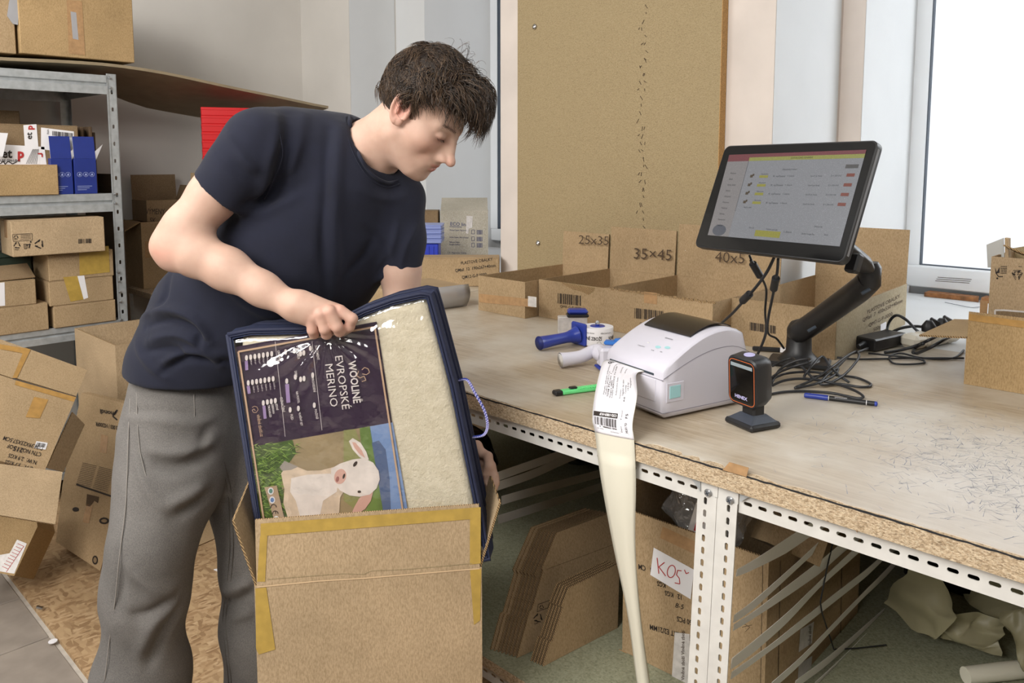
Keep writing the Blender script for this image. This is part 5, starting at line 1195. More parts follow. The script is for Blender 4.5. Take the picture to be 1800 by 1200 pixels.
def hang(label, pts, rad=.0026):
    P_ = spline([atd(*p) for p in pts], 8); b = MB(); b.tube(P_, rad, seg=8)
    o = obj('cable', b, 'cable', None, True, label=label, cat='cable', group='cables hanging from the monitor'); return o
c1 = hang('black cable with a ferrite lump hanging from the left of the monitor into the arm', [(1317, 448, 1.70), (1325, 466, 1.70), (1338, 487, 1.72), (1347, 510, 1.76), (1345, 550, 1.80), (1350, 585, 1.86), (1365, 595, 1.9), (1378, 612, 1.93)])
def ferrite(par, a, c_, rad=.0085):
    a, c_ = atd(*a), atd(*c_); d_ = (c_ - a); b = MB(); b.tube([a - d_ * .25, a, a + d_ * .02, a + d_ * .98, c_, c_ + d_ * .25], [.003, .0045, rad, rad, .0045, .003], seg=12)
    return obj('ferrite_core', b, 'cable', par, True, angle=40)
ferrite(c1, (1323, 463, 1.70), (1336, 485, 1.72))
c2 = hang('black cable with a ferrite lump swinging left behind the printer', [(1361, 452, 1.66), (1348, 478, 1.68), (1330, 503, 1.70), (1312, 523, 1.74), (1290, 548, 1.80), (1268, 568, 1.86)], .0032)
ferrite(c2, (1318, 516, 1.73), (1305, 529, 1.76))
c3 = hang('black cable with a ferrite lump dropping straight behind the scanner', [(1368, 454, 1.64), (1366, 480, 1.66), (1360, 512, 1.70), (1352, 550, 1.74), (1345, 590, 1.76), (1332, 622, 1.78)], .003)
ferrite(c3, (1364, 488, 1.67), (1360, 508, 1.70))
# power brick, strip, plugs
A = atz(1538, 621, BT); B = atz(1596, 607, BT); ux = (B - A).normalized(); vy = Vector((-ux.y, ux.x, 0))
if (vy.dot(RT)) > 0: vy = -vy
zc_ = ux.cross(vy).z
mm = Matrix(((ux.x, vy.x, 0, A.x), (ux.y, vy.y, 0, A.y), (0, 0, 1, BT + .004), (0, 0, 0, 1)))
r = thing('power_brick', 'black power adapter brick lying beside the printed side of the open carton', 'adapter', A)
obj('body', MB().box(0, .155, 0, .062, 0, .032, mm, 0, .004), 'black', r)
b = MB(); b.tube([mm @ Vector((-.03, .03, .012)), mm @ Vector((0.001, .031, .015))], [.006, .0095], seg=10); obj('strain_relief', b, 'cable', r, True, angle=40)
A = atz(1614, 618, BT); B = atz(1686, 604, BT); ux = (B - A).normalized(); vy = Vector((-ux.y, ux.x, 0))
mm = Matrix(((ux.x, vy.x, 0, A.x), (ux.y, vy.y, 0, A.y), (0, 0, 1, BT + .004), (0, 0, 0, 1)))
r = thing('power_strip', 'cream power strip lying under black plugs behind the cables', 'power strip', A)
for k in range(4):
    b = MB(); b.box(-.005 + k * .05, .047 + k * .05, 0, .055, 0, .036, mm, 0, .010); obj('socket_block', b, simple('cream_plastic%d' % k, 'd9d3c4', .4), r)
for k, (x, y) in enumerate(((.09, .03), (.15, .03))):
    rr_p = thing('plug', ('black mains plug standing in the near socket of the power strip', 'black mains plug standing in the far socket of the power strip')[k], 'plug', mm @ Vector((x, y, .037)), 'mains plugs in the power strip')
    b = MB(); b.lathe([(0, .036), (.018, .036), (.019, .05), (.011, .062), (.008, .066), (0, .066)], mm @ Matrix.Translation((x, y, 0)), 12); obj('body', b, 'black', rr_p, True, angle=40)
    b = MB(); b.box(-.022, .022, -.004, .004, .056, .072, mm @ Matrix.Translation((x, y, 0)) @ Matrix.Rotation(.4, 4, 'Y'), 0, .003); obj('grip_wings', b, 'cable', rr_p)
c = K(60, 840, BT + .002); b = MB(); b.box(-.05, .06, -.006, .006, 0, .012, Matrix.Translation(c) @ Matrix.Rotation(.5, 4, 'Z'), 0, .003)
r = obj('small_tool', b, 'black', None, label='small black tool with a red and white end behind the scanner', cat='tool'); b = MB(); b.box(.02, .045, -.0065, .0065, .001, .0125, Matrix.Translation(c) @ Matrix.Rotation(.5, 4, 'Z')); obj('white_sleeve', b, 'paper', r); b = MB(); b.box(.046, .056, -.0065, .0065, .001, .0125, Matrix.Translation(c) @ Matrix.Rotation(.5, 4, 'Z')); obj('red_ring', b, 'red', r)
b = MB(); P_ = spline([atz(1661, 531, BT + .002), atz(1680, 535, BT + .003), atz(1706, 540, BT + .003), atz(1722, 539, BT + .002)], 6); b.tube(P_, .0016, seg=6, flat=.5); obj('strap_piece', b, 'seal', None, label='thin dark strip lying on the pale ledge before the right window', cat='strip')

# ================================================================ CARTONS AT THE RIGHT
mR = TR(-.515, 1.985, BT + .0005)
r = open_carton('open tan carton with a taped front flap at the right frame edge of the worktop', mR, .55, .27, .104, 'card_warm', flaps=[('front', .062, 0), ('left', .10, 96), ('right', .1, 40)])
qv = Plane((0, 1.985, 0), (1, 1.985, 0), (0, 1.985, 1))
decal('tape', lambda b: poly(b, off(qv, .0012), [(1703, 551), (1900, 578), (1900, 590), (1703, 563)]), 'tape', r)
mR2 = TR(-.548, 2.29, BT + .0005, 0)
r = open_carton('taller tan carton with basket and recycling prints behind the front right carton', mR2, .58, .30, .262, 'card_pale', flaps=[('right', .1, 30)])
qv2 = Plane((0, 2.29, 0), (1, 2.29, 0), (0, 2.29, 1)); o2 = off(qv2, .001)
decal('tape', lambda b: poly(b, off(qv2, .0008), [(1723, 527), (1737, 529), (1735, 553), (1722, 551)]), 'tape_card', r)
def f(b):
    poly(b, o2, [(1749, 469), (1752, 478), (1757, 469), (1757, 479), (1750, 481)]); stroke(b, o2, [(1751, 480), (1755, 486), (1763, 486)], 1.6); poly(b, o2, ell(1753, 489, 1.7, 1.7))
    for k in range(4): stroke(b, o2, [(1760 + k * 3, 467), (1760 + k * 2.6, 481)], .6); stroke(b, o2, [(1759, 468 + k * 4), (1770, 468 + k * 4)], .6)
    recycle(b, o2, 1788, 482, 10, .9, math.pi); recycle(b, o2, 1788, 482, 7, .9, math.pi); write(b, 'CZ 21', o2, 1797, 478, (-1, 0), 7, up=(0, 1), bold=.02); write(b, 'PAP', o2, 1796, 467, (-1, 0), 3.5, up=(0, 1))
decal('printed_symbols', f, 'ink', r)
def f(b): stroke(b, o2, [(1749, 562), (1749, 545), (1765, 545), (1900, 556)], 3)
decal('torn_hole_edge', f, 'paper_dim', r)
decal('handle_hole', lambda b: poly(b, off(qv2, .0006), [(1751, 562), (1751, 547), (1765, 546), (1900, 557), (1900, 580)]), 'card_dark', r)
q3 = aty(1734, 450, 2.32)
b = MB(); qq_ = Plane((0, 2.36, 0), (1, 2.36, 0), (0, 2.36, 1))
b.prism([qq_(1736, 470), qq_(1734, 430), qq_(1764, 418), qq_(1766, 470)], (.0, .003, 0)); obj('grey_sheet', b, simple('grey_card_sheet', 'b4b4b0', .6), None, label='grey card sheet sticking out of the taller carton at the right', cat='card')
b = MB(); b.prism([qq_(1767, 470), qq_(1766, 418), qq_(1773, 419), qq_(1773, 470)], (.0, .02, 0)); obj('card_strip', b, 'card_pale', None, label='upright tan card strip sticking out beside the grey sheet', cat='card')
b = MB(); b.panel(aty(1763, 432, 2.34), aty(1812, 452, 2.34) - aty(1763, 432, 2.34), Vector((.02, .05, -.02)), .004); obj('torn_flap', b, ['card_dark', 'cedge'], None, label='torn dark card piece lying across the opening of the taller carton', cat='card')
qq2 = Plane((0, 2.50, 0), (1, 2.50, 0), (0, 2.50, 1)); b = MB(); b.prism([qq2(1775, 470), qq2(1775, 437), qq2(1850, 425), qq2(1850, 470)], (0, .004, 0)); obj('card_sheet', b, 'card_grey', None, label='greyish card sheet standing at the rear inside the taller right carton', cat='card')

# ================================================================ UNDER THE WORKTOP
ZS = LS + .001
A = atz(909, 1156, ZS); B = atz(1082, 1078, ZS); T = atd(979, 936, 1.77); p1_ = Plane(A, B, T)
for k in range(8):
    sx, sy = -6.6 * k, -2.0 * k; nz = p1_.n
    q = lambda x, y: p1_(x, y) 
    dx = (atz(909 + sx, 1156 + sy, ZS) - A); dx.z = 0
    tk = .004
    pts = [(979, 936), (1074, 901), (1085, 1000), (1084, 1078), (909, 1156), (931, 1075), (936, 1070), (955, 1003), (953, 998)]
    if k > 0: pts = [(979, 936), (1074, 901), (1085, 1000), (1084, 1078), (909, 1156), (926, 1090), (931, 1087), (950, 1018), (947, 1012)]
    b = MB(); b.prism([q(*p) + dx for p in pts], nz * -tk, 0, 1)
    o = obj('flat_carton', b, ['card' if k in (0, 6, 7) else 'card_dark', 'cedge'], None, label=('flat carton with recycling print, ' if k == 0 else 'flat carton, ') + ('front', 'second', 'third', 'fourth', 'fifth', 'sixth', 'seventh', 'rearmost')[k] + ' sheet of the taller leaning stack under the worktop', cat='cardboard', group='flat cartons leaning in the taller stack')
    if k == 0:
        def f(b2):
            oo = off(p1_, .001); stroke(b2, oo, [(946, 1062), (968, 1054), (963, 1068), (944, 1075), (946, 1062)], .8); recycle(b2, oo, 946, 1086, 8, 1.6, .2); write(b2, 'PAP', oo, 940, 1098, (1, -.4), 4.5); recycle(b2, oo, 952, 1067, 4, 1)
        b2 = MB(); f(b2); obj('printed_symbols', b2, 'ink', o)
        b2 = MB(); stroke(b2, off(p1_, .0006), [(962, 1000), (1083, 955)], 1.2); obj('crease', b2, 'card_dark', o)
A2 = atz(955, 1171, ZS); B2 = atz(1085, 1103, ZS); T2 = atd(1001, 1033, 1.655); p2_ = Plane(A2, B2, T2)
for k in range(5):
    dx = (atz(955 - 5.2 * k, 1171 - 2.2 * k, ZS) - A2); dx.z = 0
    pts = [(1001, 1033), (1089, 991), (1086, 1103), (955, 1171), (968, 1128), (972, 1126), (990, 1068), (988, 1066)]
    b = MB(); b.prism([p2_(*p) + dx for p in pts], p2_.n * -.004, 0, 1)
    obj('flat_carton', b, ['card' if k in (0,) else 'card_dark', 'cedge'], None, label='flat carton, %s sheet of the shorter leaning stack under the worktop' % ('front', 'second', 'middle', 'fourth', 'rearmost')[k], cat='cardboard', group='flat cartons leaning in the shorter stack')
# waste carton
mk = TR(-.985, 1.345, ZS, 2)
WW, WD, WH = .325, .50, .322
r = open_carton('large torn waste carton with a red handwritten paper sign under the worktop', mk, WW, WD, WH, 'card', flaps=[('left', .10, 14)], wallh=dict(back=.37, left=.36))
qk = boxplane(mk, 'front', WW, WD, WH); qkr = boxplane(mk, 'right', WW, WD, WH)
sg = decal('paper_sign', lambda b: poly(b, off(qk, .0016), [(1149, 962), (1220, 1001), (1214, 1053), (1143, 1010)]), 'paper', r)
def f(b):
    o = off(qk, .0024)
    for P_ in ([(1155, 980), (1158, 1008)], [(1168, 988), (1158, 996), (1170, 1012)], ell(1180, 1004, 7, 11, 16, .2) + [ell(1180, 1004, 7, 11, 16, .2)[0]], [(1198, 1003), (1191, 1002), (1189, 1010), (1194, 1016), (1195, 1026), (1186, 1024)], [(1203, 1001), (1206, 1008), (1211, 1006)]): stroke(b, o, P_, 1.5)
b = MB(); f(b); sub('handwriting', b, 'ink_red', sg)
def f(b):
    o = off(qk, .001); d = (-1, -.28); u = (.04, 1)
    for s, x, y, sz in (('8   CM', 1147, 1004, 13), ('KGS', 1170, 1031, 12), ('12   KGS', 1199, 1052, 12), ('KGS', 1170, 1031, 12), ('50 PCS', 1216, 1096, 13), ('G-INSERT E2/21MM', 1217, 1124, 13)): write(b, s, o, x, y - 6, d, sz, xs=.72, bold=.015, up=u)
    write(b, '8-5', off(qk, .0014), 1186, 1067, (1, .25), 12)
decal('printed_lettering', f, 'ink', r)
lb = decal('printed_tape', lambda b: poly(b, off(qk, .0016), [(1186, 1111), (1212, 1114), (1212, 1215), (1180, 1205)]), 'paper_dim', r)
b = MB()
for y in (1150, 1195): write(b, 'Vlněné zboží', off(qk, .0022), 1203, y, (0, -1), 8, bold=.01)
sub('printed_lettering', b, 'ink_soft', lb)
decal('tape', lambda b: poly(b, off(qk, .0008), [(1165, 925), (1224, 952), (1224, 975), (1160, 945)]), 'tape_card', r); decal('tape', lambda b: poly(b, off(qk, .0008), [(1088, 1140), (1100, 1146), (1118, 1165), (1090, 1158)]), 'tape_card', r)
lb = decal('printed_tape', lambda b: poly(b, off(qkr, .0012), [(1404, 1168), (1428, 1152), (1424, 1190), (1402, 1200)]), 'paper_dim', r); lb = decal('printed_tape', lambda b: poly(b, off(qkr, .0012), [(1407, 1106), (1431, 1092), (1427, 1130), (1404, 1146)]), 'paper_dim', r)
b = MB(); write(b, 'Vlněné zboží', off(qkr, .0018), 1426, 1136, (0, -1), 7, bold=.01); sub('printed_lettering', b, 'ink_soft', lb)
def f(b):
    o = off(qkr, .001); stroke(b, o, [(1306, 1095), (1318, 1102), (1310, 1110)], .8); stroke(b, o, [(1304, 1102), (1322, 1098)], .8)
    for x in (1341, 1372, 1480): stroke(b, o, [(x, 985), (x - 4, 1200)], 1.0)
decal('pencil_marks', f, 'ink_soft', r)
# contents
def crumple(name, label, cat, center, rad, mat, seed, amp=.3, sub_=3, group=None):
    bm = bmesh.new(); bmesh.ops.create_icosphere(bm, subdivisions=sub_, radius=1); rg = random.Random(seed)
    from mathutils import noise
    V = []
    for v in bm.verts:
        n_ = v.co.normalized(); k = 1 + amp * (noise.noise(n_ * 2.2 + Vector((seed, 0, 0))) + .6 * abs(noise.noise(n_ * 5 + Vector((0, seed, 0)))))
        V.append(Vector((n_.x * rad[0], n_.y * rad[1], n_.z * rad[2])) * k + Vector(center))
    b = MB().add(V, [[v.index for v in f_.verts] for f_ in bm.faces]); bm.free()
    return obj(name, b, mat, None, False, label=label, cat=cat, group=group)
crumple('plastic_bag', 'crumpled clear plastic bag inside the waste carton', 'bag', (-.845, 1.44, ZS + .335), (.085, .07, .08), 'clear_bag', 3, .35)
b = MB(); b.box(-.018, .018, -.003, .003, -.035, .035, TR(-.815, 1.372, ZS + .345, 20, 10, 15)); o = obj('wrapper', b, 'paper_dim', None, label='white wrapper with a red print in the waste carton', cat='wrapper'); b = MB(); b.box(-.007, .007, -.0036, -.003, -.03, .01, TR(-.815, 1.372, ZS + .345, 20, 10, 15)); obj('red_print', b, 'ink_red', o)
m = TR(-.70, 1.43, ZS + .315, 38, -22, 24)
r = open_carton('small crushed carton tilted on top of the waste carton', m, .11, .10, .06, 'card', flaps=[('left', .06, 30), ('back', .06, 20)])
for k, (x, y, z, a, bb_, c_) in enumerate(((-.74, 1.60, .33, 20, 35, 10), (-.80, 1.70, .35, 60, -30, 20), (-.72, 1.75, .33, 10, 20, -25), (-.86, 1.62, .36, 100, 40, 10))):
    b = MB(); mm = TR(x, y, ZS + z, a, bb_, c_); b.panel(mm @ Vector((-.07, -.06, 0)), mm.to_3x3() @ Vector((.14, 0, 0)), mm.to_3x3() @ Vector((0, .12, 0)), .004); obj('card_scrap', b, ['card_dark', 'cedge'], None, label='torn brown card scrap inside the waste carton, %s' % ('steeply tilted at the front', 'at the rear left', 'at the rear right', 'tipped at the left wall')[k], cat='card scrap', group='card scraps inside the waste carton')
# straps stretched between front and rear uprights
def strap(label, pts, plx, w0, grp, mat='web'):
    ctr_ = [atx(1200 + x / 2.608, 740 + y / 2.608, plx) for x, y, _ in pts]; ws = [w_ for _, _, w_ in pts]
    P_ = spline(ctr_, 6); n_ = len(P_); V = []
    for i, p in enumerate(P_):
        k = i / (n_ - 1) * (len(ws) - 1); j = min(int(k), len(ws) - 2); w_ = ws[j] + (ws[j + 1] - ws[j]) * (k - j)
        tw = w_ / .012; w_ *= 1.5; hz = Vector((0, -.25, .97)).normalized() * w_
        V += [p - hz / 2, p + hz / 2 + Vector((.004 * tw, 0, 0)), p - hz / 2 - Vector((.0008, 0, 0)), p + hz / 2 + Vector((.004 * tw - .0008, 0, 0))]
    F_ = []
    for i in range(n_ - 1): a = 4 * i; F_ += [(a, a + 4, a + 5, a + 1), (a + 2, a + 3, a + 7, a + 6), (a, a + 2, a + 6, a + 4), (a + 1, a + 5, a + 7, a + 3)]
    F_ += [(0, 1, 3, 2), (4 * n_ - 4, 4 * n_ - 2, 4 * n_ - 1, 4 * n_ - 3)]
    return obj('strap', MB().add(V, F_), mat, None, False, label=label, cat='strap', group=grp, loc=P_[0])
G = 'white straps stretched right of the front uprights'
SP = [('uppermost white webbing strap across the waste carton', [(244, 695, .010), (330, 650, .016), (470, 565, .026), (600, 480, .026), (690, 432, .020)]),
      ('second white webbing strap from the top', [(230, 905, .012), (330, 830, .015), (520, 660, .013), (640, 550, .015), (765, 455, .016)]),
      ('third white webbing strap from the top, widening midway', [(230, 945, .010), (330, 880, .012), (480, 770, .020), (620, 665, .026), (740, 565, .024), (850, 485, .020)]),
      ('fourth white webbing strap from the top', [(216, 1110, .018), (330, 1020, .022), (480, 890, .020), (620, 750, .014), (760, 620, .018), (890, 505, .020)]),
      ('fifth white webbing strap, starting low on the upright', [(218, 1165, .012), (400, 1035, .012), (540, 925, .017), (700, 800, .018), (840, 690, .018), (940, 600, .014), (1005, 560, .014)]),
      ('sixth white webbing strap, reaching the farthest upright', [(400, 1215, .016), (540, 1090, .016), (680, 945, .014), (820, 800, .014), (930, 690, .018), (1030, 575, .020)]),
      ('seventh white webbing strap, ending at the waxed paper', [(510, 1205, .016), (640, 1110, .018), (760, 1010, .016), (850, 930, .014), (920, 868, .012)]),
      ('eighth white webbing strap, next to the waxed paper', [(600, 1210, .014), (720, 1100, .014), (840, 980, .014), (945, 880, .014)]),
      ('lowest thin white strap lying on the shelf edge', [(680, 1205, .008), (760, 1120, .008), (830, 1040, .006)])]
for i, (l, p) in enumerate(SP): strap(l, p, -.638 + .003 * (i % 2), .02, G)
for i, (l, p) in enumerate((('topmost dim strap in the left bay behind the box', [(80, 255), (250, 195), (400, 145), (520, 118)]), ('second dim strap in the left bay', [(75, 300), (250, 240), (420, 165), (560, 120)]), ('third dim strap in the left bay', [(105, 362), (250, 320), (420, 275), (570, 235)]), ('lowest dim strap in the left bay, nearly straight', [(90, 450), (250, 400), (420, 345), (600, 285)]))):
    strap(l, [((x / 2.6075 + 840 - 1200) * 2.608, (y / 2.6075) * 2.608, .018) for x, y in p], -1.35, .02, 'dim straps stretched across the left bay')
b = MB(); pw_ = lambda x, y, X=-.630: atx(x, y, X)
P_ = [pw_(1474, 909), pw_(1453, 1001), pw_(1442, 1058), pw_(1445, 1077), atz(1466, 1141, LS + .008), atz(1505, 1139, LS + .006), atz(1558, 1133, LS + .008)]
b.tube(P_, .0016, seg=6); obj('wire', b, 'cable', None, label='bent black wire hanging in front of the waste carton straps', cat='wire')
# dark film bundles in the left bay
for nm, lab, c_, rd, sd in (('film_bundle', 'large black film-wrapped bundle at the rear of the left bay', (-1.76, 2.08, ZS + .27), (.40, .14, .235), 5), ('film_bundle', 'smaller black film-wrapped bundle behind the flat cartons', (-1.15, 2.08, ZS + .27), (.15, .15, .235), 9), ('film_bundle', 'low black film-wrapped bundle at the far left of the shelf', (-1.95, 1.66, ZS + .12), (.22, .12, .105), 11)):
    crumple(nm, lab, 'bundle', c_, rd, 'black_film', sd, .12, 4, 'black film bundles under the worktop')
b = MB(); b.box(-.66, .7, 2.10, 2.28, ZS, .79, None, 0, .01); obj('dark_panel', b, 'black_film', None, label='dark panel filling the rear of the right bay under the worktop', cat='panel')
# waxed brown paper
def sheet(name, label, quad, seed, nu=9, nv=7, amp=.035, z=LS + .035, mat='kraft_wax', grp=None):
    rg = random.Random(seed); D = [[(rg.uniform(-1, 1), rg.uniform(-1, 1), rg.uniform(0, 1)) for _ in range(nu + 1)] for _ in range(nv + 1)]
    Q = [Vector(q) for q in quad]
    def fn(u, v):
        i, j = round(u * nu), round(v * nv); a = Q[0].lerp(Q[1], u); c = Q[3].lerp(Q[2], u); p = a.lerp(c, v); dx, dy, dz = D[j][i]
        return p + Vector((dx * .016, dy * .016, dz * amp))
    b = MB(); V = [fn(i / nu, j / nv) for j in range(nv + 1) for i in range(nu + 1)]; m_ = len(V)
    F_ = []
    for j in range(nv):
        for i in range(nu):
            a, b_, c_, d_ = j * (nu + 1) + i, j * (nu + 1) + i + 1, (j + 1) * (nu + 1) + i + 1, (j + 1) * (nu + 1) + i
            F_ += [(a, b_, c_), (a, c_, d_)] if (i + j) % 2 else [(a, b_, d_), (b_, c_, d_)]
    b.add(V, F_)
    o = obj(name, b, mat, None, True, label=label, cat='paper', group=grp); md = o.modifiers.new('soft', 'SUBSURF'); md.levels = 1; md.render_levels = 1; return o
g = 'crumpled waxed paper under the worktop'
sheet('waxed_paper', 'crumpled yellowish waxed paper sheet peaking behind the straps', [atz(1551, 1070, LS + .03), atz(1600, 1012, LS + .14), atz(1690, 1075, LS + .12), atz(1645, 1150, LS + .01)], 3, 5, 4, .035, grp=g)
sheet('waxed_paper', 'folded waxed paper piece spreading right of the peaked sheet', [atz(1640, 1145, LS + .01), atz(1680, 1080, LS + .09), atz(1770, 1110, LS + .06), atz(1755, 1170, LS + .004)], 5, 5, 4, .035, grp=g)
sheet('waxed_paper', 'darker waxed paper flap rising at the right frame edge', [atz(1760, 1080, LS + .10), atz(1830, 1060, LS + .14), atz(1840, 1200, LS + .02), atz(1790, 1190, LS + .01)], 8, 4, 5, .03, grp=g)
sheet('waxed_paper', 'shaded waxed paper at the back behind the folded piece', [atz(1690, 1055, LS + .05), atz(1740, 1030, LS + .12), atz(1830, 1060, LS + .06), atz(1750, 1100, LS + .01)], 13, 4, 4, .03, grp=g)
A = atz(1697, 1187, LS + .018); B = atz(1830, 1172, LS + .018); b = MB(); b.tube([A, A.lerp(B, .5), B], [.017, .018, .017], seg=16); obj('paper_roll', b, 'backing', None, True, label='cream paper roll lying at the bottom right corner of the shelf', cat='roll', angle=40)
# ================================================================ HELD CARTON
bw, bd_, bh = .388, .235, .655
Af = atd(447, 1030, 1.345); Bf = atz(847, 997, Af.z)
ux = Vector((Bf.x - Af.x, Bf.y - Af.y, 0)).normalized(); vy = Vector((-ux.y, ux.x, 0)); bw = Vector((Bf.x - Af.x, Bf.y - Af.y, 0)).length
HBX = Matrix(((ux.x, vy.x, 0, Af.x), (ux.y, vy.y, 0, Af.y), (0, 0, 1, .009), (0, 0, 0, 1)))
# slight sideways tilt as held: right side a little higher
tilt = math.atan2(Bf.z - Af.z, bw)
bh = Af.z - .012 - .0
HBX = HBX @ Matrix.Rotation(-tilt, 4, 'Y') @ Matrix.Translation((0, 0, .004))
r = open_carton('tall open tan carton in front of the person with the blanket bag halfway in', HBX, bw, bd_, bh, 'card_pale', flaps=[('front', .118, -3, .004), ('left', .125, 16, .003), ('right', .125, 17, .003), ('back', .11, 30, .004)])
qh = boxplane(HBX, 'front', bw, bd_, bh)
ffr = [HBX @ Vector((.004, 0, bh)), HBX @ Vector((bw, 0, bh)), HBX @ Vector((.004, .118 * math.sin(math.radians(3)), bh + .118))]
qfl = Plane(*ffr)
decal('tape', lambda b: (poly(b, off(qfl, .0009), [(458, 920), (845, 891), (845, 911), (458, 942)])), 'tape_y', r)
decal('tape', lambda b: (poly(b, off(qfl, .0008), [(457, 942), (470, 940), (466, 1022), (452, 1022)])), 'tape_y', r)
decal('tape', lambda b: (poly(b, off(qfl, .0008), [(826, 912), (845, 911), (845, 990), (826, 992)])), 'tape_y', r)
decal('tape', lambda b: poly(b, off(qh, .0009), [(449, 1034), (468, 1032), (484, 1141), (455, 1150), (450, 1140)]), 'tape_y', r)
decal('tape', lambda b: poly(b, off(qh, .0009), [(826, 1000), (846, 999), (844, 1090), (833, 1098)]), 'tape_y', r)
b = MB(); stroke(b, off(qh, .0012), [(452, 1031.5), (560, 1021), (640, 1016), (843, 999)], 2.2); obj('fold_crease', b, simple('pale_fold', 'd3b691', .8), r)
b = MB(); stroke(b, off(qfl, .0009), [(470, 1018), (600, 1008), (640, 1009), (652, 1003), (720, 1000), (830, 990)], 1.0); obj('fold_crease', b, 'card_grey', r)

# ================================================================ BLANKET IN ITS BAG
bTL, bTR, bBL = atd(398, 590, 1.445), atd(752, 521, 1.445), atd(452, 935, 1.425)
BF = frame3(bTL, bTR, bBL)           # x right, y down, z away from the viewer
ex_, ey_, ez_ = BF.to_3x3().col
if ez_.dot(FW) < 0: 
    BF = Matrix(((ex_.x, ey_.x, -ez_.x, bTL.x), (ex_.y, ey_.y, -ez_.y, bTL.y), (ex_.z, ey_.z, -ez_.z, bTL.z), (0, 0, 0, 1)))
    ez_ = -ez_
qB = Plane(bTL, bTR, bBL)
BI = BF.inverted()
def bl(px, py): v = BI @ qB(px, py); return (v.x, v.y)
# outline of the front face in bag coordinates (from the photo's corners, straight to the hidden bottom)
o1_ = [bl(*p) for p in ((400, 588), (440, 580), (530, 578), (600, 565), (640, 545), (690, 527), (740, 516), (756, 518), (764, 545), (800, 680), (846, 905))]
LD = .50
_l, _r0, _r1 = bl(453, 935), bl(800, 680), bl(846, 905)
outer = o1_ + [(_r1[0] + (LD - _r1[1]) * (_r1[0] - _r0[0]) / (_r1[1] - _r0[1]) * .4, LD), (o1_[0][0] + (LD - o1_[0][1]) * (_l[0] - o1_[0][0]) / (_l[1] - o1_[0][1]), LD)]
def inset(pts, d):
    n_ = len(pts); out = []
    for i in range(n_):
        p0, p1, p2 = Vector(pts[i - 1]), Vector(pts[i]), Vector(pts[(i + 1) % n_]); a = (p1 - p0).normalized(); c = (p2 - p1).normalized()
        na, nc = Vector((-a.y, a.x)), Vector((-c.y, c.x)); m_ = (na + nc); m_ = m_ / max(.3, m_.length_squared) * 2; out.append((p1 + m_ * d * .5 * 2 / 2))
    return [(p.x, p.y) for p in out]
inner = inset(outer, .018)
DP = .108
r = thing('blanket_bag', 'navy fabric storage bag with a clear window, held by its top edge', 'bag', BF @ Vector((.2, LD, .06)))
N_ = len(outer)
def bq(p, z): return BF @ Vector((p[0], p[1], z))
b = MB(); V = [bq(p, 0) for p in outer] + [bq(p, -.001) for p in inner] + [bq(p, .004) for p in inner]
b.add(V, [(i, (i + 1) % N_, N_ + (i + 1) % N_, N_ + i) for i in range(N_)] + [(N_ + i, N_ + (i + 1) % N_, 2 * N_ + (i + 1) % N_, 2 * N_ + i) for i in range(N_)]); obj('front_border', b, 'navy_bag', r)
back = inset(outer, -.002)
b = MB(); V = [bq(p, 0) for p in outer] + [bq(p, DP * .5) for p in inset(outer, -.008)] + [bq(p, DP) for p in outer]
b.add(V, [(k * N_ + i, k * N_ + (i + 1) % N_, (k + 1) * N_ + (i + 1) % N_, (k + 1) * N_ + i) for k in range(2) for i in range(N_)] + [tuple(range(2 * N_, 3 * N_))]); obj('side_panel', b, 'navy_bag', r, True, angle=35)
b = MB(); P_ = [bq(p, .001) for p in outer] + [bq(outer[0], .001)]; b.tube(P_, .0042, seg=8); obj('piping', b, 'zipper', r, True)
b = MB(); P_ = [bq(p, -.002) for p in inset(outer, .009)]; b.tube(P_ + [P_[0]], .0024, seg=6, flat=.6); obj('stitching', b, 'zipper', r, True)
b = MB(); P_ = [bq(p, .045) for p in inset(outer, -.009)[1:11]]; b.tube(P_, .0035, seg=6); obj('zip', b, 'zipper', r, True)
b = MB(); P_ = [bq(p, DP - .004) for p in inset(outer, -.001)]; b.tube(P_ + [P_[0]], .005, seg=8); obj('piping', b, 'zipper', r, True)
# clear window with pulled creases running from the gripping hand
hxy = bl(578, 588)
def film_z(x, y):
    z = -.006 - .006 * math.sin(min(1, max(0, x / .38)) * math.pi) * math.sin(min(1, max(0, y / .45)) * math.pi)
    dx, dy = x - hxy[0], y - hxy[1]; rr_ = math.hypot(dx, dy) + 1e-4; an = math.atan2(dy, dx)
    fall = math.exp(-rr_ / .15) * min(1, rr_ / .02)
    z += -.013 * fall * (abs(math.sin(an * 7 + .8)) ** 2.2 + .5 * math.sin(an * 13 + 2 + rr_ * 20) * .5)
    z += -.0012 * math.sin(x * 60 + y * 25) * math.exp(-((x - .33) / .06) ** 2)
    return z
xs0, xs1 = min(p[0] for p in inner), max(p[0] for p in inner)
def inside_x(y, poly_):
    xs = []
    for i in range(len(poly_)):
        (x0, y0), (x1, y1) = poly_[i], poly_[(i + 1) % len(poly_)]
        if (y0 <= y) != (y1 <= y): xs.append(x0 + (x1 - x0) * (y - y0) / (y1 - y0))
    return (min(xs), max(xs)) if xs else (0, 0)
def top_y(x, poly_):
    ys = []
    for i in range(len(poly_)):
        (x0, y0), (x1, y1) = poly_[i], poly_[(i + 1) % len(poly_)]
        if (x0 <= x) != (x1 <= x): ys.append(y0 + (y1 - y0) * (x - x0) / (x1 - x0))
    return min(ys) if ys else 0
b = MB()
